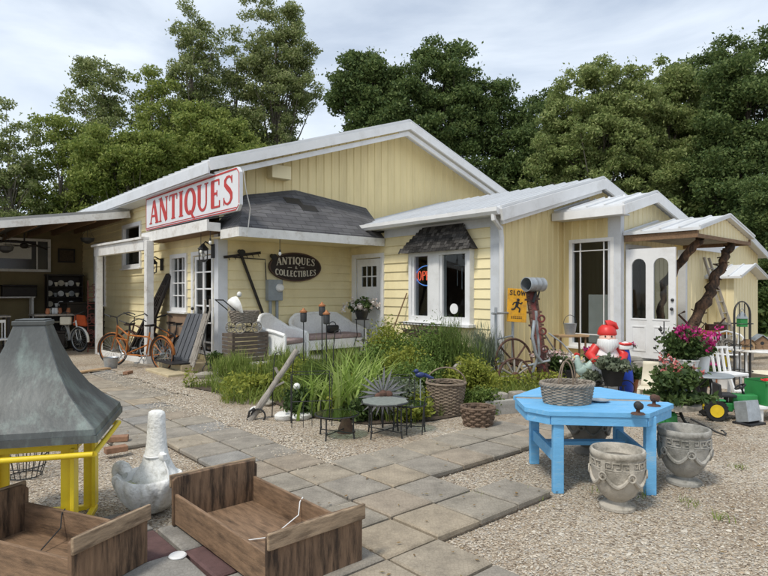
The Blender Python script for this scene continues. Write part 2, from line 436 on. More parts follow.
# ------------------------------------------------------------------ mesh builder
class MB:
    def __init__(self):
        self.v, self.f = [], []

    def add(self, vs, fs, M=None):
        o = len(self.v)
        if M is not None:
            vs = [M @ Vector(p) for p in vs]
        self.v += [tuple(p) for p in vs]
        self.f += [tuple(i + o for i in f) for f in fs]
        return self

    def box(self, x0, x1, y0, y1, z0, z1, M=None):
        return self.add([(x0, y0, z0), (x1, y0, z0), (x1, y1, z0), (x0, y1, z0), (x0, y0, z1), (x1, y0, z1), (x1, y1, z1), (x0, y1, z1)],
                        [(0, 3, 2, 1), (4, 5, 6, 7), (0, 1, 5, 4), (1, 2, 6, 5), (2, 3, 7, 6), (3, 0, 4, 7)], M)

    def quad(self, a, b, c, d):
        return self.add([a, b, c, d], [(0, 1, 2, 3)])

    def bar(self, p, q, w, h=None, up=(0, 0, 1), taper=1.0):
        p, q = Vector(p), Vector(q)
        h = w if h is None else h
        d = (q - p).normalized()
        up = Vector(up)
        s = d.cross(up)
        if s.length < 1e-4:
            s = d.cross(Vector((1, 0, 0)))
        s.normalize()
        t = s.cross(d).normalized()
        vs = []
        for c, k in ((p, 1.0), (q, taper)):
            for a, b in ((-1, -1), (1, -1), (1, 1), (-1, 1)):
                vs.append(c + s * (a * w * k / 2) + t * (b * h * k / 2))
        return self.add(vs, [(0, 1, 2, 3), (7, 6, 5, 4), (0, 4, 5, 1), (1, 5, 6, 2), (2, 6, 7, 3), (3, 7, 4, 0)])

    def tube(self, pts, r, seg=8, closed=False):
        pts = [Vector(p) for p in pts]
        n = len(pts)
        rs = [r] * n if isinstance(r, (int, float)) else list(r)
        T = []
        for i in range(n):
            a = pts[(i - 1) % n] if (i > 0 or closed) else pts[0]
            b = pts[(i + 1) % n] if (i < n - 1 or closed) else pts[-1]
            t = b - a
            T.append(t.normalized() if t.length > 1e-9 else Vector((0, 0, 1)))
        nrm = T[0].orthogonal().normalized()
        vs, fs = [], []
        for i in range(n):
            nrm = (nrm - T[i] * nrm.dot(T[i]))
            nrm = nrm.normalized() if nrm.length > 1e-6 else T[i].orthogonal().normalized()
            bn = T[i].cross(nrm)
            for k in range(seg):
                a = 2 * PI * k / seg
                vs.append(pts[i] + (nrm * math.cos(a) + bn * math.sin(a)) * rs[i])
        m = n if closed else n - 1
        for i in range(m):
            j = (i + 1) % n
            for k in range(seg):
                l = (k + 1) % seg
                fs.append((i * seg + k, i * seg + l, j * seg + l, j * seg + k))
        if not closed:
            fs.append(tuple(range(seg - 1, -1, -1)))
            fs.append(tuple((n - 1) * seg + k for k in range(seg)))
        return self.add(vs, fs)

    def ring(self, c, R_, r, axis='z', n=24, seg=6, a0=0, a1=2 * PI, M=None):
        closed = abs(a1 - a0 - 2 * PI) < 1e-6
        pts = []
        m = n if closed else n + 1
        for i in range(m):
            a = a0 + (a1 - a0) * i / n
            x, y = math.cos(a) * R_, math.sin(a) * R_
            p = {'z': (x, y, 0), 'y': (x, 0, y), 'x': (0, x, y)}[axis]
            p = Vector(p) + Vector(c)
            pts.append(M @ p if M is not None else p)
        return self.tube(pts, r, seg, closed)

    def lathe(self, prof, seg=24, c=(0, 0, 0), M=None, wob=0.0, sx=1.0, sy=1.0, cap=True):
        vs, fs = [], []
        n = len(prof)
        for i, (r, z) in enumerate(prof):
            for k in range(seg):
                a = 2 * PI * k / seg
                rr = r * (1 + wob * math.sin(3 * a + i * 1.7))
                vs.append((c[0] + rr * sx * math.cos(a), c[1] + rr * sy * math.sin(a), c[2] + z))
        for i in range(n - 1):
            for k in range(seg):
                l = (k + 1) % seg
                fs.append((i * seg + k, i * seg + l, (i + 1) * seg + l, (i + 1) * seg + k))
        if cap and prof[0][0] > 1e-4:
            fs.append(tuple(range(seg - 1, -1, -1)))
        if cap and prof[-1][0] > 1e-4:
            fs.append(tuple((n - 1) * seg + k for k in range(seg)))
        return self.add(vs, fs, M)

    def ball(self, c, r, seg=14, rings=9, noise=0.0, M=None):
        r = (r, r, r) if isinstance(r, (int, float)) else r
        vs, fs = [], []
        for i in range(rings + 1):
            th = PI * i / rings
            for k in range(seg):
                a = 2 * PI * k / seg
                s = 1 + (random.uniform(-noise, noise) if noise and 0 < i < rings else 0)
                vs.append((c[0] + r[0] * s * math.sin(th) * math.cos(a), c[1] + r[1] * s * math.sin(th) * math.sin(a), c[2] + r[2] * s * math.cos(th)))
        for i in range(rings):
            for k in range(seg):
                l = (k + 1) % seg
                fs.append((i * seg + k, (i + 1) * seg + k, (i + 1) * seg + l, i * seg + l))
        return self.add(vs, fs, M)

    def prism(self, poly, z0, z1, M=None):
        n = len(poly)
        vs = [(p[0], p[1], z0) for p in poly] + [(p[0], p[1], z1) for p in poly]
        fs = [tuple(range(n - 1, -1, -1)), tuple(range(n, 2 * n))]
        for i in range(n):
            j = (i + 1) % n
            fs.append((i, j, n + j, n + i))
        return self.add(vs, fs, M)

    def hull(self, quad, th):
        """a slab: four corners, thickness downwards"""
        a = [Vector(p) for p in quad]
        b = [p - Vector((0, 0, th)) for p in a]
        return self.add(a + b, [(0, 1, 2, 3), (7, 6, 5, 4), (0, 4, 5, 1), (1, 5, 6, 2), (2, 6, 7, 3), (3, 7, 4, 0)])

    def build(self, name, mat, parent=None, loc=(0, 0, 0), rot=(0, 0, 0), smooth=40, bevel=0.0, fix=True):
        me = bpy.data.meshes.new(name)
        me.from_pydata(self.v, [], self.f)
        if fix:
            bm = bmesh.new()
            bm.from_mesh(me)
            bmesh.ops.remove_doubles(bm, verts=bm.verts, dist=1e-5)
            bmesh.ops.recalc_face_normals(bm, faces=bm.faces)
            bm.to_mesh(me)
            bm.free()
        me.materials.append(mat)
        if smooth:
            me.shade_smooth()
            me.set_sharp_from_angle(angle=R(smooth))
        o = bpy.data.objects.new(name, me)
        o.location = loc
        o.rotation_euler = rot
        COL.objects.link(o)
        if parent is not None:
            o.parent = parent
        if bevel:
            b = o.modifiers.new('edge', 'BEVEL')
            b.width = bevel
            b.segments = 2
            b.limit_method = 'ANGLE'
            b.angle_limit = R(40)
        return o

def npmesh(name, V, F, mat, parent=None, loc=(0, 0, 0), smooth=False):
    V = np.asarray(V, dtype=np.float32)
    F = np.asarray(F, dtype=np.int32)
    me = bpy.data.meshes.new(name)
    k = F.shape[1]
    me.vertices.add(len(V))
    me.vertices.foreach_set('co', V.ravel())
    me.loops.add(F.size)
    me.loops.foreach_set('vertex_index', F.ravel())
    me.polygons.add(len(F))
    me.polygons.foreach_set('loop_start', np.arange(0, F.size, k, dtype=np.int32))
    me.polygons.foreach_set('loop_total', np.full(len(F), k, dtype=np.int32))
    me.update(calc_edges=True)
    me.validate()
    me.materials.append(mat)
    if smooth:
        me.shade_smooth()
    o = bpy.data.objects.new(name, me)
    o.location = loc
    COL.objects.link(o)
    if parent is not None:
        o.parent = parent
    return o

def tag(o, label=None, cat=None, group=None, kind=None):
    if label: o['label'] = label
    if cat: o['category'] = cat
    if group: o['group'] = group
    if kind: o['kind'] = kind
    return o

def thing(name, label, cat, loc=(0, 0, 0), rz=0.0, group=None):
    o = bpy.data.objects.new(name, None)
    o.empty_display_size = 0.2
    o.location = loc
    o.rotation_euler = (0, 0, rz)
    COL.objects.link(o)
    return tag(o, label, cat, group)

def struct(name, mb, mat, **k):
    return tag(mb.build(name, mat, **k), kind='structure')

def copy_tree(o, loc=None, rz=None, label=None, parent=None, scale=None):
    c = o.copy()
    COL.objects.link(c)
    if parent is not None:
        c.parent = parent
    if loc is not None: c.location = loc
    if rz is not None: c.rotation_euler = (0, 0, rz)
    if label: c['label'] = label
    if scale: c.scale = (scale,) * 3
    for ch in list(o.children):
        copy_tree(ch, parent=c)
    return c

def RZ(a): return Matrix.Rotation(a, 4, 'Z')
def RX(a): return Matrix.Rotation(a, 4, 'X')
def RY(a): return Matrix.Rotation(a, 4, 'Y')
def TR(x, y, z): return Matrix.Translation((x, y, z))

def weave(mb, rfun, z0, z1, rows, stakes, rt, amp, sx=1.0, sy=1.0):
    n = stakes * 4
    for i in range(rows):
        z = z0 + (z1 - z0) * (i + 0.5) / rows
        r = rfun((z - z0) / (z1 - z0))
        pts = []
        for k in range(n):
            a = 2 * PI * k / n
            rr = r + amp * math.cos(stakes / 2 * a + (PI if i % 2 else 0)) + random.uniform(-1, 1) * amp * 0.15
            pts.append((rr * sx * math.cos(a), rr * sy * math.sin(a), z + random.uniform(-1, 1) * rt * 0.15))
        mb.tube(pts, rt, 5, True)
    for k in range(stakes):
        a = 2 * PI * (k + 0.0) / stakes
        mb.tube([(rfun(t) * sx * math.cos(a), rfun(t) * sy * math.sin(a), z0 + (z1 - z0) * t) for t in (0, .33, .66, 1)], rt * 0.9, 5)
    return mb

# ------------------------------------------------------------------ lettering: strokes (x, y, width) on a unit-high body
def arc(cx, cy, rx, ry, a0, a1, w0, w1=None, wm=None, n=14):
    """stroke along an ellipse; width changes from w0 (ends) to wm (middle)"""
    w1 = w0 if w1 is None else w1
    out = []
    for i in range(n + 1):
        t = i / n
        a = R(a0 + (a1 - a0) * t)
        w = w0 + (w1 - w0) * t
        if wm is not None:
            w = w + (wm - w) * math.sin(PI * t)
        out.append((cx + rx * math.cos(a), cy + ry * math.sin(a), w))
    return out

K, T_ = 0.235, 0.085            # thick and thin
def sline(x0, y0, x1, y1, w): return [(x0, y0, w), (x1, y1, w)]
def serif(x, y, w=0.30, h=0.05): return [(x - w / 2, y, h), (x + w / 2, y, h)]
GLYPH = {
    'A': (0.86, [sline(.10, .04, .42, .98, T_ + .01), sline(.76, .04, .44, .98, K), sline(.20, .33, .62, .33, T_), serif(.10, .025, .26), serif(.75, .025, .32)]),
    'N': (0.90, [sline(.14, .03, .14, .97, T_ + .01), sline(.16, .97, .74, .03, K), sline(.76, .03, .76, .97, T_ + .01), serif(.13, .025, .26), serif(.12, .975, .26), serif(.76, .975, .28)]),
    'T': (0.78, [sline(.39, .03, .39, .96, K), sline(.04, .965, .74, .965, .07), serif(.39, .025, .34), sline(.055, .76, .055, .98, .05), sline(.725, .76, .725, .98, .05)]),
    'I': (0.42, [sline(.21, .03, .21, .97, K), serif(.21, .025, .36), serif(.21, .975, .36)]),
    'Q': (0.92, [arc(.46, .5, .36, .46, 90, 270, T_, T_, K), arc(.46, .5, .36, .46, -90, 90, T_, T_, K), [(.42, .16, .07), (.56, .06, .12), (.70, -.12, .12), (.84, -.16, .06)]]),
    'U': (0.88, [sline(.18, .96, .18, .34, K), arc(.45, .34, .27, .30, 180, 360, K, T_, .10), sline(.72, .34, .72, .96, T_ + .01), serif(.18, .975, .34), serif(.72, .975, .26)]),
    'E': (0.78, [sline(.20, .03, .20, .97, K), sline(.12, .965, .66, .965, .065), sline(.12, .035, .70, .035, .065), sline(.24, .51, .52, .51, T_), sline(.655, .78, .655, .985, .055), sline(.695, .02, .695, .24, .055), sline(.51, .40, .51, .62, .05)]),
    'S': (0.74, [[(.62, .80, .05), (.585, .90, .07), (.46, .965, .075), (.31, .945, .10), (.195, .845, .14), (.20, .715, .165), (.33, .60, .175), (.48, .49, .18), (.595, .36, .165), (.605, .215, .14), (.51, .085, .10), (.36, .035, .075), (.21, .075, .07), (.125, .20, .05)],
                        sline(.635, .72, .635, .98, .05), sline(.11, .02, .11, .28, .05)]),
    'C': (0.82, [arc(.45, .5, .34, .45, 50, 310, T_, T_, K), sline(.70, .70, .70, .95, .06), sline(.69, .06, .69, .26, .05)]),
    'O': (0.88, [arc(.44, .5, .35, .45, 90, 270, T_, T_, K), arc(.44, .5, .35, .45, -90, 90, T_, T_, K)]),
    'L': (0.74, [sline(.20, .03, .20, .97, K), sline(.10, .035, .66, .035, .065), serif(.20, .975, .34), sline(.65, .02, .65, .26, .055)]),
    'B': (0.80, [sline(.20, .03, .20, .97, K), arc(.36, .74, .24, .225, -90, 90, T_, T_, .13), arc(.38, .27, .28, .24, -90, 90, T_, T_, .15), sline(.10, .965, .38, .965, .06), sline(.18, .505, .38, .505, .055), sline(.10, .035, .38, .035, .06)]),
    '&': (0.86, [[(.80, .05, .10), (.32, .62, .14), (.28, .80, .08), (.40, .93, .06), (.52, .80, .07), (.44, .64, .06), (.20, .42, .12), (.14, .22, .14), (.30, .05, .08), (.54, .10, .07), (.70, .42, .06)]]),
    'l_s': (0.62, [[(.54, .80, .13), (.44, .92, .13), (.26, .92, .13), (.14, .78, .13), (.18, .60, .13), (.44, .44, .13), (.50, .26, .13), (.38, .09, .13), (.20, .09, .13), (.08, .20, .13)]]),
    'l_l': (0.54, [sline(.12, .02, .12, .98, .14), sline(.12, .08, .50, .08, .13)]),
    'l_o': (0.68, [arc(.34, .5, .24, .42, 0, 180, .14), arc(.34, .5, .24, .42, 180, 360, .14)]),
    'l_w': (0.84, [sline(.06, .98, .22, .04, .13), sline(.22, .04, .42, .9, .12), sline(.42, .9, .62, .04, .12), sline(.62, .04, .78, .98, .13)]),
}

def text_width(chars, gap=0.08):
    return sum(GLYPH[c][0] + gap for c in chars) - gap

def letters(mb, chars, place, height, sx=1.0, gap=0.08, depth=0.006, ypos=None, only=None):
    """place(x, y, d) gives the 3-D point; x runs along the line in metres from its middle"""
    tot = text_width(chars, gap)
    x = -tot / 2
    k = 0
    for ci, ch in enumerate(chars):
        wd, strokes = GLYPH[ch]
        if only is None or ci == only:
            for s in strokes:
                k += 1
                d = depth + 0.0005 * (k % 7)
                s = [Vector(p) for p in s]
                n = len(s)
                Lp, Rp = [], []
                for i in range(n):
                    a, b = s[max(0, i - 1)], s[min(n - 1, i + 1)]
                    tx, ty = b.x - a.x, b.y - a.y
                    l = math.hypot(tx, ty) or 1
                    nx, ny = -ty / l, tx / l
                    Lp.append((s[i].x + nx * s[i].z / 2, s[i].y + ny * s[i].z / 2))
                    Rp.append((s[i].x - nx * s[i].z / 2, s[i].y - ny * s[i].z / 2))
                vs = []
                for q in (Lp, Rp):
                    for dd in (d, 0.0005):
                        vs += [place((x + px) * height * sx, py * height, dd) for px, py in q]
                fs = []
                for i in range(n - 1):
                    a, b_, c, e = i, n + i, 2 * n + i, 3 * n + i
                    fs += [(a, a + 1, c + 1, c), (a, b_, b_ + 1, a + 1), (c, c + 1, e + 1, e)]
                fs += [(0, 2 * n, 3 * n, n), (n - 1, 2 * n - 1, 4 * n - 1, 3 * n - 1)]
                mb.add(vs, fs)
        x += wd + gap
    return mb
# ------------------------------------------------------------------ ground
g = MB()
g.add([(-900, -200, 0), (900, -200, 0), (900, 1200, 0), (-900, 1200, 0)], [(0, 1, 2, 3)])
struct('ground', g, GRAVEL, smooth=0, fix=False)
LAWN = pm('mown_lawn', (0.075, 0.12, 0.03), 0.95, 0.35, 1.4, 0.8, 40)
g = MB()
poly = [W(-40, 22.5), W(14, 22.5), W(21.5, 9), W(24, 6.5), W(60, -18), W(160, 40), W(120, 140), W(-60, 140)]
g.add([(p.x, p.y, 0.004) for p in poly], [tuple(range(len(poly)))])
struct('lawn', g, LAWN, smooth=0, fix=False)

# pebbles lying loose on the gravel (nobody could count them)
def pebbles(name, n, region, smin, smax, mat, z=0.0):
    base = np.array([(1, 0, 0), (0, 1, 0), (-1, 0, 0), (0, -1, 0), (0, 0, 0.62), (0, 0, -0.5)], float)
    tri = np.array([(0, 1, 4), (1, 2, 4), (2, 3, 4), (3, 0, 4)])
    P = region(n)
    n = len(P)
    s = RNG.uniform(smin, smax, n) * RNG.uniform(0.7, 1.3, n)
    a = RNG.uniform(0, 2 * PI, n)
    asp = RNG.uniform(0.55, 1.0, n)
    jit = RNG.uniform(0.75, 1.25, (n, 6, 3))
    B = base[None] * jit
    B[:, :, 1] *= asp[:, None]
    c, s_ = np.cos(a)[:, None], np.sin(a)[:, None]
    X = B[:, :, 0] * c - B[:, :, 1] * s_
    Y = B[:, :, 0] * s_ + B[:, :, 1] * c
    tilt = RNG.uniform(-0.35, 0.35, (n, 1))
    Z = B[:, :, 2] * 0.8 + X * tilt
    V = np.stack([X, Y, Z], 2) * s[:, None, None]
    V[:, :, 0] += P[:, 0:1]
    V[:, :, 1] += P[:, 1:2]
    V[:, :, 2] += z + s[:, None] * 0.12
    F = (tri[None] + (np.arange(n) * 6)[:, None, None]).reshape(-1, 3)
    return tag(npmesh(name, V.reshape(-1, 3), F, mat), kind='stuff')

PEB = leafmat('loose_pebbles', [(0.165, 0.125, 0.09), (0.36, 0.295, 0.215), (0.47, 0.40, 0.305), (0.37, 0.34, 0.295), (0.62, 0.56, 0.46), (0.39, 0.30, 0.205)], trans=0, rough=0.85)

# ------------------------------------------------------------------ paved path: square concrete pavers on a grid that follows the shop
UG = [1.37 + 0.4285 * i for i in range(12)]          # grid lines across
VG = [2.52 + 0.4475 * j for j in range(26)]          # grid lines along
cells = set()
for j in range(0, 22):
    cells.update({(1, j), (2, j), (3, j)})
for j in range(8, 22):
    cells.discard((1, j)) if False else None
for j in range(13, 22):
    cells.add((4, j))
for i in range(4, 12):
    cells.update({(i, 2), (i, 3)})
cells.update({(4, 0), (4, 1), (5, 0), (4, 2), (5, 1)})
cells -= {(5, 1)}
for j in range(0, 8):
    cells.discard((1, j))
cells.update({(1, j) for j in range(-3, 2)})
cells.update({(2, -1), (2, -2)})
PCOL = [(0.36, 0.305, 0.23), (0.335, 0.295, 0.235), (0.295, 0.278, 0.25), (0.375, 0.31, 0.225), (0.345, 0.285, 0.215), (0.315, 0.28, 0.23)]
PM = [pavermat('concrete_paver_%d' % i, c) for i, c in enumerate(PCOL)]
PM.append(PAVE_MAROON)
def add_paver(mb, i, j, top):
    u0, u1 = 1.37 + 0.4285 * i, 1.37 + 0.4285 * (i + 1)
    v0, v1 = 2.52 + 0.4475 * j, 2.52 + 0.4475 * (j + 1)
    gq = 0.0105
    ins = 0.012
    dz = [random.uniform(-0.005, 0.005) for _ in range(4)]
    cs = [(u0 + gq, v0 + gq), (u1 - gq, v0 + gq), (u1 - gq, v1 - gq), (u0 + gq, v1 - gq)]
    ci = [(u0 + gq + ins, v0 + gq + ins), (u1 - gq - ins, v0 + gq + ins), (u1 - gq - ins, v1 - gq - ins), (u0 + gq + ins, v1 - gq - ins)]
    vs = [W(a, b, -0.04) for a, b in cs] + [W(a, b, top - 0.010 + d) for (a, b), d in zip(cs, dz)] + [W(a, b, top + d) for (a, b), d in zip(ci, dz)]
    fs = [(8, 9, 10, 11)]
    for k in range(4):
        l = (k + 1) % 4
        fs += [(k, l, 4 + l, 4 + k), (4 + k, 4 + l, 8 + l, 8 + k)]
    mb.add(vs, fs)
sets = [MB() for _ in PM]
for (i, j) in sorted(cells):
    top = 0.05 if j < 12 else 0.03
    k = random.choice([0, 0, 1, 1, 1, 2, 3, 4, 5, 5])
    add_paver(sets[k], i, j, top + random.uniform(-0.004, 0.004))
for (i, j) in [(0, -1), (0, 1), (0, 2), (-1, 3), (0, 0), (-1, 1), (-1, 2), (-2, 3), (-2, 2)]:
    add_paver(sets[6 if (i + j) % 2 else 2], i, j, 0.045)
me0 = None
allv, allf, mi = [], [], []
for k, s in enumerate(sets):
    o = len(allv)
    allv += s.v
    allf += [tuple(q + o for q in f) for f in s.f]
    mi += [k] * len(s.f)
me = bpy.data.meshes.new('paved_path')
me.from_pydata(allv, [], allf)
for m in PM:
    me.materials.append(m)
me.polygons.foreach_set('material_index', mi)
po = bpy.data.objects.new('paved_path', me)
COL.objects.link(po)
tag(po, kind='structure')

g = MB()
for (i, j) in sorted(cells):
    u0, u1, v0, v1 = 1.37 + 0.4285 * i, 1.37 + 0.4285 * (i + 1), 2.52 + 0.4475 * j, 2.52 + 0.4475 * (j + 1)
    g.add([W(u0, v0, .012), W(u1, v0, .012), W(u1, v1, .012), W(u0, v1, .012)], [(0, 1, 2, 3)])
struct('path_joint_soil', g, SOIL, smooth=0, fix=False)

def in_path(P):
    u = CB * P[:, 0] + SB * P[:, 1]
    v = -SB * P[:, 0] + CB * P[:, 1]
    i = np.floor((u - 1.37) / 0.4285).astype(int)
    j = np.floor((v - 2.52) / 0.4475).astype(int)
    r = np.zeros(len(P), bool)
    for (a, b) in cells:
        r |= (i == a) & (j == b)
    return r

def near_region(n):
    Y = 2.9 + 5.5 * RNG.uniform(0, 1, n) ** 1.5
    X = (RNG.uniform(-0.70, 0.70, n)) * Y
    P = np.stack([X, Y], 1)
    return P[~in_path(P)]
pebbles('loose_gravel', 75000, near_region, 0.005, 0.0105, PEB, 0.002)

def spill_region(n):
    v = RNG.uniform(4.2, 12.0, n)
    u = np.where(v > 8.35, 3.48, 3.07) + np.abs(RNG.normal(0, 0.20, n)) * np.sign(RNG.uniform(-0.35, 1, n))
    k = u > 2.72
    u, v = u[k], v[k]
    return np.stack([CB * u - SB * v, SB * u + CB * v], 1)
pebbles('spilled_gravel', 9000, spill_region, 0.007, 0.014, PEB, 0.045)

def litter_region(n):
    Y = 2.9 + 6.5 * RNG.uniform(0, 1, n)
    return np.stack([RNG.uniform(-0.72, 0.70, n) * Y, Y], 1)
pebbles('larger_stones', 700, near_region, 0.012, 0.022, PEB, 0.002)
P = litter_region(420)
LITTER = leafmat('dry_leaf_litter', [(0.10, 0.06, 0.03), (0.22, 0.14, 0.06), (0.16, 0.15, 0.05)], trans=0, rough=.9)
n = len(P)
a = RNG.uniform(0, 2 * PI, n); l = RNG.uniform(.010, .024, n); w = l * RNG.uniform(.3, .6, n); zz = np.where(in_path(P), .058, .016)
V = np.stack([np.stack([P[:, 0] + l * np.cos(a), P[:, 1] + l * np.sin(a), zz + RNG.uniform(0, .008, n)], 1), np.stack([P[:, 0] - w * np.sin(a), P[:, 1] + w * np.cos(a), zz + .004], 1),
              np.stack([P[:, 0] - l * np.cos(a), P[:, 1] - l * np.sin(a), zz + RNG.uniform(0, .008, n)], 1), np.stack([P[:, 0] + w * np.sin(a), P[:, 1] - w * np.cos(a), zz + .004], 1)], 1).reshape(-1, 3)
tag(npmesh('leaf_litter', V, np.arange(4 * n).reshape(-1, 4), LITTER), kind='stuff')
# gravel bank between the path and the planting bed, level with the pavers
g = MB()
edge = []
for k in range(40):
    v = 3.6 + k * 0.225
    v = 4.24 + k * 0.21
    edge.append((3.03 + 0.05 * math.sin(k * 1.9) + 0.04 * math.sin(k * 0.7) + (.42 if v > 8.35 else 0), v))
L1 = edge
vs = [W(u, v, 0.041) for u, v in L1] + [W(8.3 if v < 9.3 else 4.9, v, 0.043) for u, v in L1]
n = len(L1)
g.add(vs, [(i, i + 1, n + i + 1, n + i) for i in range(n - 1)])
struct('gravel_bank', g, GRAVEL, smooth=0, fix=False)
g = MB()
poly = [(3.75, 9.3), (3.95, 8.2), (4.15, 7.2), (4.0, 6.0), (4.3, 5.2), (5.0, 4.85), (6.2, 4.75), (7.4, 5.0), (8.3, 5.6), (8.3, 9.3), (5.0, 9.35)]
g.add([W(u, v, 0.056) for u, v in poly], [tuple(range(len(poly)))])
struct('planting_bed_soil', g, SOIL, smooth=0, fix=False)

# ------------------------------------------------------------------ wall builders (u, v, z in the shop's own frame)
def MA(U): return lambda s, d, z: (U - d, s, z)
def MBm(V): return lambda s, d, z: (s, V - d, z)

def cut(a, b, holes):
    segs = [(a, b)]
    for h0, h1 in holes:
        out = []
        for x0, x1 in segs:
            if h1 <= x0 or h0 >= x1:
                out.append((x0, x1))
            else:
                if h0 > x0: out.append((x0, h0))
                if h1 < x1: out.append((h1, x1))
        segs = out
    return segs

def clapboard(mb, M, s0, s1, z0, z1, holes=(), h=0.185, lip=0.022):
    z = z0
    while z < z1 - 1e-6:
        zt = min(z + h, z1)
        br = sorted({z, zt} | {q for hh in holes for q in (hh[2], hh[3]) if z < q < zt})
        for a, b in zip(br[:-1], br[1:]):
            hs = [(q[0], q[1]) for q in holes if q[2] <= a + 1e-6 and q[3] >= b - 1e-6]
            da, db = lip * (1 - (a - z) / h), lip * (1 - (b - z) / h)
            for x0, x1 in cut(s0, s1, hs):
                mb.quad(M(x0, da, a), M(x1, da, a), M(x1, db, b), M(x0, db, b))
                if a == z:
                    mb.quad(M(x0, 0, a), M(x1, 0, a), M(x1, lip, a), M(x0, lip, a))
        z = zt
    return mb

def ribbed(mb, M, s0, s1, z0, top, holes=(), pitch=0.20, rib=0.015):
    """top(s) is the upper edge"""
    xs = []
    s = s0
    k = 0
    while s < s1:
        for ds, d in ((0, 0), (pitch * 0.70, 0), (pitch * 0.78, rib), (pitch * 0.90, rib), (pitch * 0.98, 0)):
            if s + ds < s1:
                xs.append((s + ds, d))
        s += pitch
    xs.append((s1, 0))
    extra = sorted({q for h in holes for q in (h[0], h[1]) if s0 < q < s1})
    def dep(x):
        for (a, da), (b, db) in zip(xs[:-1], xs[1:]):
            if a <= x <= b:
                return da + (db - da) * (x - a) / max(b - a, 1e-9)
        return 0
    pts = sorted(xs + [(e, dep(e)) for e in extra])
    for (a, da), (b, db) in zip(pts[:-1], pts[1:]):
        if b - a < 1e-6: continue
        mid = (a + b) / 2
        hs = [(h[2], h[3]) for h in holes if h[0] <= mid <= h[1]]
        for za, zb in cut(z0, 99, hs):
            ta, tb = (top(a), top(b)) if zb == 99 else (zb, zb)
            if za >= max(ta, tb): continue
            mb.quad(M(a, da, za), M(b, db, za), M(b, db, tb), M(a, da, ta))
    return mb

def wbox(mb, M, s0, s1, d0, d1, z0, z1):
    c = [M(s, d, z) for z in (z0, z1) for s, d in ((s0, d0), (s1, d0), (s1, d1), (s0, d1))]
    return mb.add(c, [(0, 3, 2, 1), (4, 5, 6, 7), (0, 1, 5, 4), (1, 2, 6, 5), (2, 3, 7, 6), (3, 0, 4, 7)])

def window(parent, M, s0, s1, z0, z1, cas=0.09, mull_s=(), mull_z=(), mw=0.03, depth=0.05, sill=True, name='window', thick_rail=None):
    f = MB()
    wbox(f, M, s0 - cas, s0, -0.06, depth, z0 - cas, z1 + cas)
    wbox(f, M, s1, s1 + cas, -0.06, depth, z0 - cas, z1 + cas)
    wbox(f, M, s0, s1, -0.06, depth, z1, z1 + cas)
    wbox(f, M, s0, s1, -0.06, depth, z0 - cas, z0)
    w = f.build(name, WHITE, parent, smooth=0)
    if sill:
        q = MB()
        wbox(q, M, s0 - cas - .03, s1 + cas + .03, -0.02, depth + 0.05, z0 - cas - 0.035, z0 - cas - 0.002)
        q.build('sill', WHITE, w, smooth=0)
    p = MB()
    wbox(p, M, s0 + .003, s1 - .003, -0.035, -0.029, z0 + .003, z1 - .003)
    p.build('pane', GLASS, w, smooth=0)
    if len(mull_s) or len(mull_z):
        b = MB()
        for s in mull_s:
            wbox(b, M, s - mw / 2, s + mw / 2, -0.027, 0.0, z0 + .001, z1 - .001)
        for z in mull_z:
            wbox(b, M, s0 + .001, s1 - .001, -0.028, 0.003, z - mw / 2, z + mw / 2)
        b.build('muntin', WHITE, w, smooth=0)
    return w

# ------------------------------------------------------------------ the shop
shop = thing('antique_shop', 'low pale yellow metal-sided shop with gabled white roofs behind the garden bed', 'shop', (0, 0, 0), ANG)
UC, UB, U3, U4 = 5.06, 8.34, 10.34, 14.35
VW, V2, V3, V4 = 10.76, 6.39, 5.18, 5.60
# side wall with the bicycles
h_side = [(15.3, 16.6, 2.33, 3.32), (12.36, 13.12, 1.25, 2.36), (11.05, 11.93, 0.30, 2.36), (18.4, 19.4, 1.3, 3.0)]
m = clapboard(MB(), MA(UC), VW, 21.0, 0.0, 4.05, h_side)
m.build('side_wall', YEL_CLAP, shop, smooth=0, fix=False)
# gable wall: clapboard under the porch, ribbed steel above
m = clapboard(MB(), MBm(VW), UC, UB, 0.0, 3.15)
m.build('porch_wall', YEL_CLAP, shop, smooth=0, fix=False)
rake = lambda s: 5.70 - abs(s - 9.76) * 0.336
m = ribbed(MB(), MBm(VW - 0.004), UC, 14.46, 2.9, rake, pitch=0.215)
m.build('gable_wall', YEL_RIB, shop, smooth=0, fix=False)
# bay wall
h_bay = [(8.04, 8.54, 1.12, 2.32), (7.06, 7.76, 1.12, 2.32), (9.62, 10.50, 0.30, 2.36)]
m = clapboard(MB(), MA(UB), V2, VW, 0.0, 2.90, h_bay)
m.build('bay_wall', YEL_CLAP, shop, smooth=0, fix=False)
q = MB(); wbox(q, MA(UB), V2, 9.5, 0.0, 0.03, 2.78, 3.02)
q.build('frieze_board', TRIM, shop, smooth=0)
# second gable
rake2 = lambda s: 3.93 - abs(s - 11.5) * 0.275
m = ribbed(MB(), MBm(V2), UB, 14.6, 0.0, rake2, holes=[(U3 + 0.02, 13.0, 0.0, 2.9)], pitch=0.19)
m.build('wing_gable_wall', YEL_RIB, shop, smooth=0, fix=False)
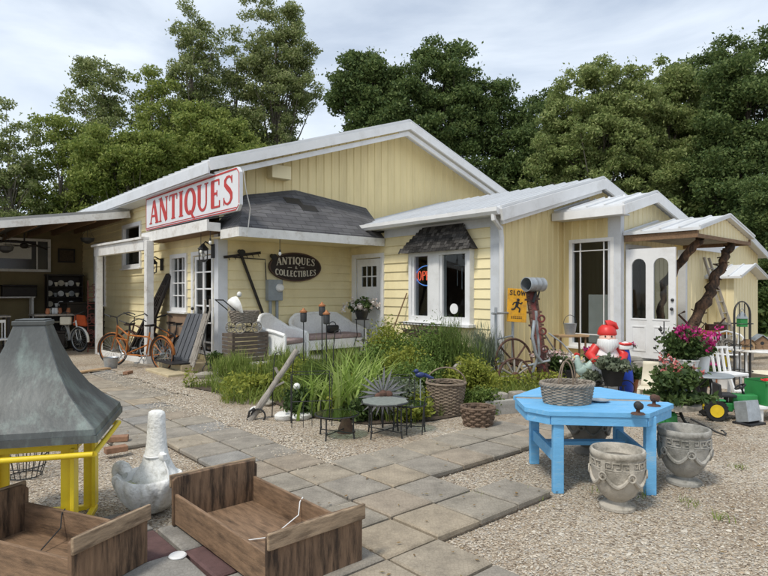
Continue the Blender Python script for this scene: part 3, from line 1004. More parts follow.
# entrance wing
h_w3 = [(5.35, 6.14, 0.60, 2.56)]
m = ribbed(MB(), MA(U3), V3, V2, 0.0, lambda s: 3.12, holes=h_w3, pitch=0.17)
m.build('entrance_side_wall', YEL_RIB, shop, smooth=0, fix=False)
rake3 = lambda s: 3.47 - abs(s - 11.35) * 0.265
m = ribbed(MB(), MBm(V3), U3, 12.75, 0.0, rake3, holes=[(10.62, 11.50, 0.35, 2.42)], pitch=0.19)
m.build('entrance_gable_wall', YEL_RIB_PALE, shop, smooth=0, fix=False)
q = MB(); q.quad((12.75, V3, 0), (12.75, 7.5, 0), (12.75, 7.5, 3.1), (12.75, V3, 3.1))
q.build('entrance_far_wall', YEL_RIB, shop, smooth=0, fix=False)
# rear wing to the right
def top4(s): return 2.70 if s < 16.2 else 3.17 - abs(s - 17.95) * 0.29
m = ribbed(MB(), MBm(V4), U4, 19.6, 0.0, top4, pitch=0.22)
m.build('rear_wing_wall', YEL_RIB_PALE, shop, smooth=0, fix=False)
m = ribbed(MB(), MA(U4), V4, 9.0, 0.0, lambda s: 2.75, pitch=0.22)
m.build('rear_wing_side_wall', YEL_RIB, shop, smooth=0, fix=False)
m = MB()
rb = lambda s: 2.22 - abs(s - 16.6) * 0.30
ribbed(m, MBm(5.0), 15.75, 17.45, 0.0, rb, pitch=0.2)
ribbed(m, MA(15.75), 5.0, V4, 0.0, lambda s: 1.95, pitch=0.2)
m.build('bump_out_wall', YEL_RIB_PALE, shop, smooth=0, fix=False)
# closing faces nobody walks past, so that the rooms are dark inside
q = MB()
q.quad((14.46, VW, 0), (14.46, 21, 0), (14.46, 21, 4.1), (14.46, VW, 4.1))
q.quad((UC, 21, 0), (14.46, 21, 0), (14.46, 21, 4.1), (UC, 21, 4.1))
q.add([(UC, 21, 4.05), (14.46, 21, 4.05), (9.76, 21, 5.7)], [(0, 1, 2)])
q.quad((14.6, V2, 0), (14.6, VW, 0), (14.6, VW, 3.05), (14.6, V2, 3.05))
q.quad((19.6, V4, 0), (19.6, 10, 0), (19.6, 10, 2.7), (19.6, V4, 2.7))
q.quad((U4, 10, 0), (19.6, 10, 0), (19.6, 10, 3.2), (U4, 10, 3.2))
q.build('back_wall', YEL_RIB, shop, smooth=0, fix=False)
q = MB()
q.box(UC + .02, 14.4, VW + .02, 20.9, 0.1, 0.29)
q.box(UB + .02, 14.5, V2 + .02, VW - .02, 0.1, 0.29)
q.box(U3 + .02, 12.7, V3 + .02, V2 - .02, 0.1, 0.34)
q.build('interior_floor', BROWNWOOD, shop, smooth=0)
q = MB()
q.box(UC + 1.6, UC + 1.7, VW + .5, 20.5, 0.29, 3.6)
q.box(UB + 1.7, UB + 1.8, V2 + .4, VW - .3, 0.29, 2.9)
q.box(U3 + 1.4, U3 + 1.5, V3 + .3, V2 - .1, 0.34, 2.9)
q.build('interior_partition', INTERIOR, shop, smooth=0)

# ---- roofs
def metal_roof(name, quad, th=0.05, seam=0.33, along=(0, 1), mat=ROOFW, parent=None):
    """quad: eave-start, eave-end, ridge-end, ridge-start"""
    a, b, c, d = [Vector(p) for p in quad]
    mb = MB().hull([a, b, c, d], th)
    n = max(2, int((b - a).length / seam))
    for i in range(n + 1):
        t = (i + 0.02) / (n + 0.04)
        p, q_ = a.lerp(b, t), d.lerp(c, t)
        nrm = (b - a).cross(d - a).normalized()
        if nrm.z < 0: nrm = -nrm
        mb.bar(p + nrm * 0.012, q_ + nrm * 0.012, 0.035, 0.03, up=nrm)
    return mb.build(name, mat, parent or shop, smooth=0)

RIDGE, EAVE = 5.80, 4.07
metal_roof('main_roof', [(4.62, 21.2, EAVE), (4.62, 10.22, EAVE), (9.76, 10.22, RIDGE), (9.76, 21.2, RIDGE)])
metal_roof('main_roof_far_slope', [(14.9, 10.22, EAVE), (14.9, 21.2, EAVE), (9.76, 21.2, RIDGE), (9.76, 10.22, RIDGE)])
def rake_board(name, p, q, h, w, parent=shop, mat=WHITE):
    mb = MB().bar(p, q, w, h)
    return mb.build(name, mat, parent, smooth=0)
f = MB()
f.bar((4.60, 10.19, EAVE - .13), (9.77, 10.19, RIDGE - .13), 0.05, 0.17)
f.bar((14.92, 10.19, EAVE - .13), (9.75, 10.192, RIDGE - .13), 0.05, 0.17)
f.bar((4.75, 10.28, EAVE - .26), (9.77, 10.28, RIDGE - .31), 0.05, 0.10)
f.bar((14.77, 10.28, EAVE - .26), (9.75, 10.282, RIDGE - .31), 0.05, 0.10)
f.build('rake_board', WHITE, shop, smooth=0)
f = MB()
f.box(4.585, 4.618, 10.2, 21.2, EAVE - .26, EAVE - .055)
f.box(4.62, UC - .03, 10.24, 21.2, EAVE - .29, EAVE - .26)
f.build('eave_fascia', TRIM, shop, smooth=0)  # grey colour stands in for shade on this left-facing fascia
f = MB()
f.hull([(4.70, 10.3, EAVE - .10), (9.76, 10.3, RIDGE - .10), (9.76, VW, RIDGE - .10), (4.70, VW, EAVE - .10)], 0.012)
f.hull([(14.8, 10.3, EAVE - .10), (9.765, 10.3, RIDGE - .10), (9.765, VW, RIDGE - .10), (14.8, VW, EAVE - .10)], 0.012)
f.build('soffit', TRIM, shop, smooth=0)
f = MB(); f.tube([(11.6, 13.8, 5.0), (11.6, 13.8, 5.95)], 0.06, 10)
f.build('vent_pipe', WHITEP, shop)
f = MB(); wbox(f, MBm(VW), 6.12, 6.58, 0.0, 0.24, 3.98, 4.26)
f.build('vent_box', YEL_RIB_PALE, shop, smooth=0, bevel=.01)
# bay / second gable roof
E2, R2 = 3.06, 4.02
metal_roof('wing_roof', [(8.02, 10.74, E2), (8.02, 6.12, E2), (11.5, 6.12, R2), (11.5, 10.74, R2)], seam=0.30)
metal_roof('wing_roof_far_slope', [(15.0, 6.12, E2), (15.0, 10.74, E2), (11.5, 10.74, R2), (11.5, 6.12, R2)], seam=0.30)
f = MB()
f.bar((7.98, 6.09, E2 - .14), (11.51, 6.09, R2 - .14), 0.05, 0.20)
f.bar((15.0, 6.09, E2 - .14), (11.49, 6.092, R2 - .14), 0.05, 0.20)
f.bar((8.1, 6.18, E2 - .24), (11.5, 6.18, R2 - .27), 0.05, 0.10)
f.build('rake_board', WHITE, shop, smooth=0)
f = MB()
f.hull([(8.05, 6.16, E2 - .10), (11.5, 6.16, R2 - .10), (11.5, V2, R2 - .10), (8.05, V2, E2 - .10)], 0.012)
f.box(8.05, UB - .01, V2, 10.7, E2 - .12, E2 - .09)
f.build('soffit', TRIM, shop, smooth=0)
f = MB()
prof = [(7.86, E2 - .01), (7.86, E2 - .08), (7.90, E2 - .135), (8.0, E2 - .135), (8.0, E2 - .06), (7.985, E2 - .06), (7.985, E2 - .12), (7.91, E2 - .12), (7.875, E2 - .075), (7.875, E2 - .01)]
n = len(prof)
vs = [(a, 6.10, b) for a, b in prof] + [(a, 10.35, b) for a, b in prof]
f.add(vs, [(i, (i + 1) % n, n + (i + 1) % n, n + i) for i in range(n)] + [tuple(range(5)), tuple(range(n, n + 5))])
f.build('gutter', WHITE, shop, smooth=0)
f = MB()
f.tube([(7.93, 6.22, E2 - .12), (7.93, 6.22, E2 - .2), (8.22, 6.29, E2 - .34), (8.26, 6.30, E2 - .5), (8.26, 6.30, 0.35), (8.10, 6.22, 0.16)], 0.045, 8)
f.build('downspout', WHITE, shop)
# entrance roof
E3, R3 = 3.19, 3.55
metal_roof('entrance_roof', [(10.02, 6.38, E3), (10.02, 4.95, E3), (11.35, 4.95, R3), (11.35, 6.38, R3)], seam=0.3)
metal_roof('entrance_roof_far_slope', [(12.98, 4.95, E3 - .08), (12.98, 6.9, E3 - .08), (11.35, 6.9, R3), (11.35, 4.95, R3)], seam=0.3)
f = MB()
f.bar((9.98, 4.93, E3 - .12), (11.36, 4.93, R3 - .12), 0.04, 0.17)
f.bar((13.0, 4.93, E3 - .20), (11.34, 4.932, R3 - .12), 0.04, 0.17)
f.box(9.93, 10.0, 4.93, 6.36, E3 - .20, E3 - .05)
f.build('rake_board', WHITE, shop, smooth=0)
f = MB(); f.box(10.02, U3 - .01, 4.99, 6.37, E3 - .19, E3 - .16)
f.hull([(10.05, 4.97, E3 - .09), (11.35, 4.97, R3 - .09), (11.35, V3 - .01, R3 - .09), (10.05, V3 - .01, E3 - .09)], 0.012)
f.build('soffit', TRIM, shop, smooth=0)
# rear wing roof
metal_roof('rear_wing_roof', [(14.1, V4 - .25, 2.74), (16.6, V4 - .25, 2.74), (16.6, 9.0, 3.55), (14.1, 9.0, 3.55)])
metal_roof('rear_gable_roof', [(16.15, 10, 2.69), (16.15, V4 - .25, 2.69), (17.95, V4 - .25, 3.24), (17.95, 10, 3.24)])
metal_roof('rear_gable_roof_far_slope', [(19.9, V4 - .25, 2.66), (19.9, 10, 2.66), (17.95, 10, 3.24), (17.95, V4 - .25, 3.24)])
f = MB()
f.bar((16.15, V4 - .27, 2.60), (17.96, V4 - .27, 3.15), 0.04, 0.16)
f.bar((19.92, V4 - .27, 2.57), (17.94, V4 - .272, 3.15), 0.04, 0.16)
f.box(14.1, 16.16, V4 - .29, V4 - .25, 2.58, 2.72)
f.build('rake_board', TRIM, shop, smooth=0)
metal_roof('bump_out_roof', [(15.55, V4, 1.98), (15.55, 4.78, 1.98), (16.6, 4.78, 2.30), (16.6, V4, 2.30)], seam=0.25)
metal_roof('bump_out_roof_far_slope', [(17.65, 4.78, 1.98), (17.65, V4, 1.98), (16.6, V4, 2.30), (16.6, 4.78, 2.30)], seam=0.25)
# corner boards
def corner(u, v, wv, wu, h, top=None):
    f = MB()
    f.box(u - .03, u - .001, v - .03, v + wv, 0, h)
    f.box(u, u + wu, v - .03, v - .001, 0, top or h)
    f.build('corner_board', TRIM, shop, smooth=0)
corner(UB, V2, .20, .05, 2.78)
corner(UC, VW, .17, .17, 2.75)
corner(U3, V3, .22, .10, 3.0, 3.1)
corner(U4, V4, .15, .07, 2.6)

# ---- windows and doors of the side wall
window(shop, MA(UC), 15.3, 16.6, 2.33, 3.32, cas=.10, mull_z=(2.82,), mw=.05)
window(shop, MA(UC), 12.36, 13.12, 1.25, 2.36, cas=.09, mull_s=(12.61, 12.87), mull_z=(1.52, 1.80, 2.08), mw=.025)
window(shop, MA(UC), 18.4, 19.4, 1.3, 3.0, cas=.09)
q = MB(); wbox(q, MA(UC), 12.1, 13.35, 0.026, 0.05, 0.05, 1.10)
q.build('stone_veneer', STONE_WALL, shop, smooth=0)
q = MB(); wbox(q, MA(UC), 10.96, 11.03, -.02, .04, .25, 2.45); wbox(q, MA(UC), 11.95, 12.04, -.02, .04, .25, 2.45); wbox(q, MA(UC), 11.03, 11.95, -.02, .04, 2.37, 2.45)
fd = q.build('french_door', WHITE, shop, smooth=0)
q = MB()
for a, b in ((11.05, 11.12), (11.45, 11.53), (11.86, 11.93)):
    wbox(q, MA(UC), a, b, -.04, .0, .31, 2.35)
for z in (.31, .55, .95, 1.3, 1.65, 2.0, 2.28):
    wbox(q, MA(UC), 11.121, 11.449, -.039, -.002, z, z + (.07 if z in (.31, 2.28) else .03))
    wbox(q, MA(UC), 11.531, 11.859, -.039, -.002, z, z + (.07 if z in (.31, 2.28) else .03))
q.build('muntin', WHITE, fd, smooth=0)
q = MB(); wbox(q, MA(UC), 11.1, 11.9, -.03, -.025, .32, 2.34); q.build('pane', GLASS, fd, smooth=0)
q = MB(); q.ball((UC - .07, 11.88, 1.25), .035); q.build('handle', IRON, fd)
# ---- porch door
q = MB(); wbox(q, MA(UB), 9.52, 9.61, -.02, .045, .25, 2.46); wbox(q, MA(UB), 10.51, 10.64, -.02, .045, .25, 2.46); wbox(q, MA(UB), 9.61, 10.51, -.02, .045, 2.37, 2.46)
pd = q.build('porch_door', WHITE, shop, smooth=0)
q = MB()
h = [(9.80, 10.32, 1.72, 2.18)]
for s0_, s1_ in ((9.63, 9.80), (10.32, 10.49)): wbox(q, MA(UB), s0_, s1_, -.04, .0, .31, 2.35)
wbox(q, MA(UB), 9.8, 10.32, -.04, .0, 2.18, 2.35); wbox(q, MA(UB), 9.8, 10.32, -.04, .0, .31, 1.72)
for s in (9.97, 10.15): wbox(q, MA(UB), s - .012, s + .012, -.035, -.003, 1.72, 2.18)
wbox(q, MA(UB), 9.8, 10.32, -.034, -.004, 1.94, 1.965)
for s0_, s1_ in ((9.78, 10.02), (10.10, 10.34)):
    wbox(q, MA(UB), s0_, s1_, 0.0, .012, .45, 1.0); wbox(q, MA(UB), s0_, s1_, 0.0, .012, 1.1, 1.6)
q.build('door_leaf', WHITE, pd, smooth=0)
q = MB(); wbox(q, MA(UB), 9.79, 10.33, -.02, -.016, 1.71, 2.19); q.build('pane', GLASS, pd, smooth=0)
q = MB(); q.ball((UB - .05, 9.70, 1.25), .035); q.build('handle', IRON, pd)
# ---- bay window with its shingled hood
UW = UB - 0.12
f = MB()
for a, b in ((6.98, 7.06), (7.76, 8.04), (8.54, 8.62)):
    wbox(f, MA(UB), a, b, -.05, .14, 1.0, 2.42)
wbox(f, MA(UB), 6.98, 8.62, -.05, .14, 2.32, 2.42) if False else None
for a, b in ((7.06, 7.76), (8.04, 8.54)):
    wbox(f, MA(UB), a, b, -.05, .14, 2.32, 2.42); wbox(f, MA(UB), a, b, -.05, .14, 1.0, 1.12)
    for c0, c1 in ((a, a + .06), (b - .06, b)): wbox(f, MA(UB), c0, c1, -.02, .11, 1.12, 2.32)
bw = f.build('bay_window', WHITE, shop, smooth=0)
q = MB(); wbox(q, MA(UB), 6.92, 8.68, 0.03, .24, .94, 1.0); q.build('sill', WHITE, bw, smooth=0, bevel=.008)
q = MB()
for a, b in ((7.125, 7.695), (8.105, 8.475)): wbox(q, MA(UB), a, b, .06, .066, 1.123, 2.317)
q.build('pane', GLASS, bw, smooth=0)
q = MB()
A_, B_, T0_, T1_ = 6.88, 8.76, 7.26, 8.22
DO, DI, ZH0, ZH1 = .27, .05, 2.40, 2.90
vs = [(UB - DO, A_, ZH0), (UB - DO, B_, ZH0), (UB - .02, B_, ZH0), (UB - .02, A_, ZH0), (UB - DI, T0_, ZH1), (UB - DI, T1_, ZH1), (UB - .01, T1_, ZH1), (UB - .01, T0_, ZH1)]
q.add(vs, [(0, 1, 5, 4), (1, 2, 6, 5), (2, 3, 7, 6), (3, 0, 4, 7), (4, 5, 6, 7), (3, 2, 1, 0)])
HOODM = leafmat('hood_shakes', [(0.018, 0.017, 0.016), (0.045, 0.042, 0.04), (0.085, 0.08, 0.075)], trans=0, rough=.95)
rows = 8
for r_ in range(rows):
    t0, t1 = r_ / rows - .02, (r_ + 1.5) / rows
    t1 = min(t1, 1.0)
    y = A_ + (T0_ - A_) * t0
    ye = B_ + (T1_ - B_) * t0
    while y < ye - .03:
        wsh = min(random.uniform(.06, .13), ye - y)
        for_t = lambda t, yy: (UB - (DO + (DI - DO) * t) - .012 - .012 * (1 - (t - t0) / (t1 - t0)), yy, ZH0 + (ZH1 - ZH0) * t)
        jz = random.uniform(-.02, .02)
        p0, p1, p2, p3 = for_t(t0 + jz, y), for_t(t0 + jz, y + wsh - .006), for_t(t1, y + wsh - .006), for_t(t1, y)
        q.add([p0, p1, p2, p3] + [(x + .012, a_, z_) for x, a_, z_ in (p0, p1, p2, p3)], [(0, 1, 2, 3), (0, 4, 5, 1), (0, 3, 7, 4), (1, 5, 6, 2)])
        y += wsh
q.build('hood', HOODM, bw, smooth=0, fix=False)
# things seen through the bay window belong to the shop's inside
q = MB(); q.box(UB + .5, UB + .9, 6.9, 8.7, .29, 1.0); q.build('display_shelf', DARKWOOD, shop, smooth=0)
# ---- tall window
w = window(shop, MA(U3), 5.35, 6.14, 0.60, 2.56, cas=.07, mull_s=(5.50, 5.99), mull_z=(0.78, 2.40), mw=.02, depth=.04)
q = MB(); q.box(U3 + .25, U3 + .28, 5.3, 5.95, .6, 1.55); q.build('interior_board', CURTAIN, w, smooth=0)
# ---- open entrance door, swung square to its wall
dl = MB()
UD = 10.49
holes = ((4.36, 4.62), (4.76, 5.02))
for a, b in ((4.24, 4.36), (4.62, 4.76), (5.02, 5.13)): dl.box(UD - .022, UD + .022, a, b, .40, 2.39)
for a, b in holes:
    dl.box(UD - .022, UD + .022, a, b, .40, 1.12)
    mid, r = (a + b) / 2, (b - a) / 2
    n = 12
    for k in range(n):
        t0, t1 = PI * k / n, PI * (k + 1) / n
        p0 = (mid + r * math.cos(t0), 2.08 + r * math.sin(t0)); p1 = (mid + r * math.cos(t1), 2.08 + r * math.sin(t1))
        dl.add([(UD + x, y, z) for x in (-.022, .022) for y, z in (p0, p1, (p1[0], 2.39), (p0[0], 2.39))], [(0, 1, 2, 3), (7, 6, 5, 4), (0, 4, 5, 1)])
for a, b in ((4.36, 4.62), (4.76, 5.02)):
    for z0_, z1_ in ((.52, .98),):
        for y0, y1, c0, c1 in ((a, b, z0_, z0_ + .02), (a, b, z1_ - .02, z1_), (a, a + .02, z0_ + .02, z1_ - .02), (b - .02, b, z0_ + .02, z1_ - .02)):
            dl.box(UD - .032, UD - .022, y0, y1, c0, c1)
    dl.box(UD - .030, UD - .022, a - .02, b + .02, 1.09, 1.115)
ed = dl.build('entrance_door', WHITE, shop, smooth=0)
q = MB()
for a, b in holes: q.box(UD - .003, UD + .003, a, b, 1.12, 2.22)
q.build('pane', GLASS, ed, smooth=0)
q = MB(); q.ball((UD - .06, 4.29, 1.30), .03); q.ball((UD - .03, 4.29, 1.46), .028); q.build('handle', IRON, ed)
q = MB(); wbox(q, MBm(V3), 10.55, 10.62, -.02, .03, .35, 2.5); wbox(q, MBm(V3), 11.5, 11.58, -.02, .03, .35, 2.5); wbox(q, MBm(V3), 10.62, 11.5, -.02, .03, 2.42, 2.5)
q.build('door_frame', TRIM, ed, smooth=0)
q = MB(); q.box(10.35, 12.4, 4.1, V3 - .02, 0, .34); q.box(10.6, 12.2, 3.7, 4.098, 0, .17)
q.build('entrance_step', CONC, shop, smooth=0, bevel=.015)
# ---- entrance canopy
CE, CR = 2.70, 3.02
metal_roof('canopy_roof', [(10.38, V3 - .04, CE), (10.38, 3.80, CE), (11.78, 3.80, CR), (11.78, V3 - .04, CR)], seam=.28)
metal_roof('canopy_roof_far_slope', [(13.15, 3.80, CE), (13.15, V3 - .04, CE), (11.78, V3 - .04, CR), (11.78, 3.80, CR)], seam=.28)
m = ribbed(MB(), MBm(3.90), 10.5, 13.05, CE - .10, lambda s: CR - .06 - abs(s - 11.78) * .232, pitch=.16)
m.build('canopy_gable', YEL_RIB_PALE, shop, smooth=0, fix=False)
q = MB(); q.box(10.42, 10.48, 3.86, V3 - .05, CE - .17, CE - .055); q.box(13.05, 13.11, 3.86, V3 - .05, CE - .17, CE - .055); q.box(10.48, 13.05, 3.86, 3.895, CE - .17, CE - .105)
q.build('canopy_beam', BROWNWOOD, shop, smooth=0)
q = MB(); q.box(10.49, 13.04, 3.91, V3 - .03, CE - .10, CE - .085); q.build('canopy_ceiling', GREYWOOD, shop, smooth=0)
def log(mb, p, q_, r0, r1, n=14, wob=.035):
    p, q_ = Vector(p), Vector(q_)
    pts, rs = [], []
    for i in range(n + 1):
        t = i / n
        pts.append(p.lerp(q_, t) + Vector((random.uniform(-1, 1), random.uniform(-1, 1), 0)) * wob * (1 if 0 < i < n else 0))
        rs.append((r0 + (r1 - r0) * t) * random.uniform(.88, 1.14))
    return mb.tube(pts, rs, 11)
q = MB(); log(q, (12.45, 4.0, CE - .16), (10.85, 4.38, 0.30), .08, .11, 26, .04)
for k in range(60):
    t = random.random(); p = Vector((12.45, 4.0, CE - .16)).lerp(Vector((10.85, 4.38, .30)), t)
    dd = Vector((random.uniform(-1, 1), random.uniform(-1, 1), random.uniform(-.6, .6))).normalized()
    q.bar(p + dd * .05, p + dd * random.uniform(.10, .16), random.uniform(.03, .07), .02)
q.build('bark_post', BARK, shop, smooth=60)
q = MB(); log(q, (10.85, 3.98, CE - .16), (10.86, 4.62, 1.75), .07, .08); log(q, (10.86, 4.62, 1.75), (10.88, 4.70, .34), .06, .07)
q.build('bark_brace', BARK, shop, smooth=60)
# ---- porch roof, awning, posts
PE, PV, PU = 2.80, 9.52, 4.86
q = MB()
E0, E1, E2_ = (PU, PV, PE), (UB + .1, PV, PE), (PU, 11.3, PE)
T0, T1, T2 = (5.60, VW - .03, 3.58), (6.80, VW - .03, 3.82), (8.8, VW - .03, 3.62)
up = lambda p: p
q.add([E0, E1, T2, T1, T0, E2_, (PU, PV, PE - .05), (UB + .1, PV, PE - .05), (PU, 11.3, PE - .05)],
      [(0, 3, 4), (0, 1, 3), (1, 2, 3), (0, 4, 5), (0, 6, 7, 1), (0, 5, 8, 6)])
q.build('porch_roof', SHINGLE, shop, smooth=0, fix=False)
q = MB()
q.box(PU - .02, UB - .03, PV - .03, PV + .0, PE - .20, PE - .03); q.box(PU - .03, PU + .0, PV, 10.22, PE - .20, PE - .03)
q.build('porch_fascia', OLDWHITE, shop, smooth=0)
q = MB(); q.box(PU + .02, UB - .03, PV + .02, VW - .02, PE - .16, PE - .14); q.build('porch_ceiling', YEL_CLAP, shop, smooth=0)
q = MB()
for (a, b, c, d) in ((6.25, 10.02, .14, .07), (6.45, 9.98, .10, .05)): pass
def on_porch(u, k): return Vector(E0).lerp(Vector(E1), 0)  # noqa
q = MB()
def pr(u, t): 
    return Vector((u, PV + (VW - .03 - PV) * t - .004, PE + 1.02 * t + .007))
for (u0, u1, t0, t1) in ((6.32, 6.72, .62, .76), (6.60, 7.0, .48, .62)):
    q.hull([pr(u0, t0), pr(u1, t0), pr(u1, t1), pr(u0, t1)], .004)
q.build('roof_patch', BLACKP, shop, smooth=0)
q = MB()
q.box(4.56, 4.60, 10.2, 13.75, 2.74, 2.95); q.box(4.60, PU - .031, 10.2, 10.24, 2.74, 2.90)
q.build('porch_side_fascia', OLDWHITE, shop, smooth=0)
q = MB(); q.hull([(4.57, 10.2, 2.962), (4.57, 13.78, 2.962), (5.05, 13.78, 3.06), (5.05, 10.2, 3.06)], .01)
q.build('porch_side_roof', SHINGLE, shop, smooth=0)
q = MB(); q.box(4.605, UC - .03, 10.25, 13.7, 2.75, 2.775); q.build('porch_side_ceiling', BROWNWOOD, shop, smooth=0)
def post(p, h, w, name='porch_post'):
    mb = MB(); mb.box(p[0] - w / 2, p[0] + w / 2, p[1] - w / 2, p[1] + w / 2, 0, h)
    return mb.build(name, OLDWHITE, shop, smooth=0, bevel=.008)
post((4.52, 13.14), 2.745, .16)
post((4.26, 16.06), 2.52, .15)
q = MB(); q.bar((4.50, 13.23, 2.66), (4.25, 16.2, 2.64), .14, .24); q.bar((4.50, 13.23, 2.81), (4.25, 16.3, 2.79), .24, .05)
q.build('porch_beam', OLDWHITE, shop, smooth=0)
q = MB(); q.bar((4.50, 13.24, .05), (4.27, 15.96, .05), .15, .10); q.build('porch_sill_beam', OLDWHITE, shop, smooth=0)
q = MB(); q.box(UC + .02, UB - .03, 9.35, VW - .02, 0, .30)
q.build('porch_slab', CONC, shop, smooth=0, bevel=.015)
q = MB(); q.box(4.35, UC - .03, 10.9, 12.2, 0, .20); q.box(3.95, 4.34, 10.5, 11.7, 0, .09)
q.build('side_step', pm('pale_tan_step', (0.46, 0.38, 0.24), 0.9, 0.2, 6, 0.3), shop, smooth=0, bevel=.015)
# ---- open lean-to on the left
LV = 15.85
q = MB()
lz = lambda u: 3.76 - (4.9 - u) * .168
metal_roof('lean_to_roof', [(-4.0, 21.0, lz(-4)), (-4.0, LV, lz(-4)), (4.95, LV, lz(4.95)), (4.95, 21.0, lz(4.95))], seam=.5, mat=pm('dull_grey_roof_metal', (0.30, 0.30, 0.29), 0.6, 0.2, 2, 0.0))
q.bar((-4.0, LV - .02, lz(-4) - .13), (4.95, LV - .02, lz(4.95) - .13), .06, .17)
q.build('lean_to_fascia', OLDWHITE, shop, smooth=0)
q = MB()
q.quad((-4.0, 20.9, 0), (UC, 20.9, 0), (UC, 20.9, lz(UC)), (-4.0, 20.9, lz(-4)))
q.quad((-4.0, LV + .2, 0), (-4.0, 20.9, 0), (-4.0, 20.9, lz(-4)), (-4.0, LV + .2, lz(-4)))  # unseen left end wall, added to keep daylight out of the lean-to
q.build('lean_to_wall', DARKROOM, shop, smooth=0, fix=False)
q = MB()
for k in range(14): 
    u = -3.8 + k * .66; q.box(u, u + .05, LV + .1, 20.85, lz(u) - .24, lz(u) - .07)
q.build('lean_to_rafter', BROWNWOOD, shop, smooth=0)
q = MB(); q.box(-3.95, -3.8, LV, LV + .15, 0, lz(-4) - .28); q.build('lean_to_post', OLDWHITE, shop, smooth=0)

# ------------------------------------------------------------------ things fixed to the shop
def wthing(name, label, cat, group=None):
    return thing(name, label, cat, (0, 0, 0), ANG, group)

# large sign
s = wthing('shop_sign', 'long white board with red serif letters reading ANTIQUES above the bicycles', 'sign')
US, v0, v1, z0, z1 = 4.72, 9.22, 13.92, 3.03, 3.80
zb = lambda v: z0
q = MB()
c = .10
pl = [(v0 + c, z0), (v1 - .02, z0), (v1, z0 + .02), (v1, z1), (v0 + c, z1), (v0 + c * .6, z1 - .04), (v0, z1 - c), (v0, z0 + c)]
vs = [(US, a, b) for a, b in pl] + [(US + .06, a, b) for a, b in pl]
n = len(pl)
q.add(vs, [tuple(range(n)), tuple(range(2 * n - 1, n - 1, -1))] + [(i, (i + 1) % n, n + (i + 1) % n, n + i) for i in range(n)])
q.build('board', SIGNW, s, smooth=0)
q = MB()
def line(a, b, w=.014): q.bar((US - .003, a[0], a[1]), (US - .003, b[0], b[1]), w, .008, up=(1, 0, 0))
line((v0 + .12, z0 + .06), (v1 - .05, z0 + .06)); line((v0 + .12, z0 + .02), (v1 - .05, z0 + .02), .02); line((v0 + .12, z1 - .03), (v1 - .05, z1 - .03), .03)
line((v1 - .03, z0 + .03), (v1 - .03, z1 - .03)); line((v0 + .02, z0 + .12), (v0 + .02, z1 - .12)); line((v0 + .03, z0 + .10), (v0 + .12, z0 + .03)); line((v0 + .02, z1 - .12), (v0 + .11, z1 - .03))
q.build('border', SIGNR, s, smooth=0)
chars = 'ANTIQUES'
hgt = .53
wtot = text_width(chars, .10)
sxx = 4.2 / (wtot * hgt)
for i in range(8):
    q = letters(MB(), chars, lambda x, y, d: (US - d, (v0 + v1) / 2 - .02 - x, z0 + .135 + y), hgt, sx=sxx, gap=.10, only=i)
    q.build('letter', SIGNR, s, smooth=0, fix=False)
q = MB()
for v in (10.2, 11.7, 13.2): q.bar((US + .06, v, z1 - .1), (UC, v, z1 - .1), .04, .04)
q.build('bracket', IRON, s, smooth=0)

# oval sign
s = wthing('oval_sign', 'dark oval sign reading ANTIQUES & COLLECTIBLES on the porch wall', 'sign')
uc, zc = 6.80, 2.14
VS = VW - .06
q = MB()
N = 40
def oval(a, b, d0, d1):
    o = [(uc + a * math.cos(2 * PI * k / N), VS - d1, zc + b * math.sin(2 * PI * k / N)) for k in range(N)]
    o2 = [(x, VS - d0, z) for x, _, z in o]
    return o + o2, [tuple(range(N)), tuple(range(2 * N - 1, N - 1, -1))] + [(k, (k + 1) % N, N + (k + 1) % N, N + k) for k in range(N)]
q.add(*oval(.66, .315, -.02, .02)); q.build('board', SIGNBLK, s, smooth=30)
q = MB(); q.tube([(uc + .645 * math.cos(2 * PI * k / N), VS - .02, zc + .30 * math.sin(2 * PI * k / N)) for k in range(N)], .016, 6, True); q.build('rim', pm('oval_sign_rim', (0.09, 0.05, 0.04), .5, .2, 8, 0), s)
q = MB(); letters(q, 'ANTIQUES', lambda x, y, d: (uc + x, VS - .02 - d, zc + .055 + y + .035 * math.cos(x * 3.2) - .03), .155, sx=.92); q.build('upper_lettering', SIGNCREAM, s, smooth=0, fix=False)
q = MB(); letters(q, '&', lambda x, y, d: (uc + x, VS - .02 - d, zc - .045 + y), .075)
for a in (-.16, .16): q.box(uc + a - .05, uc + a + .05, VS - .026, VS - .02, zc - .015, zc - .007)
q.build('ampersand', SIGNCREAM, s, smooth=0, fix=False)
q = MB(); letters(q, 'COLLECTIBLES', lambda x, y, d: (uc + x, VS - .02 - d, zc - .20 + y - .04 * math.cos(x * 3.0) + .03), .13, sx=.80); q.build('lower_lettering', SIGNCREAM, s, smooth=0, fix=False)

# meter box with conduits
s = wthing('electric_meter', 'grey electric meter box with two conduits on the porch wall', 'meter box')
q = MB(); q.box(6.08, 6.42, VW - .17, VW - .02, 1.42, 1.86); q.build('box', GREYMETAL, s, smooth=0, bevel=.012)
q = MB(); q.lathe([(.085, 0), (.085, .05), (.06, .09), (0, .095)], 18, M=TR(6.33, VW - .17, 1.69) @ RX(R(90))); q.build('dial', WHITEP, s)
q = MB(); q.tube([(6.16, VW - .09, .3), (6.16, VW - .09, 1.42)], .035); q.tube([(6.32, VW - .09, .3), (6.32, VW - .09, 1.42)], .035); q.build('conduit', GREYMETAL, s)
q = MB(); q.tube([(6.08, VW - .06, 1.85), (6.06, VW - .06, 2.2), (6.06, VW - .06, 2.28), (5.2, VW - .06, 2.30)], .012, 6); q.build('cable', IRON, s)
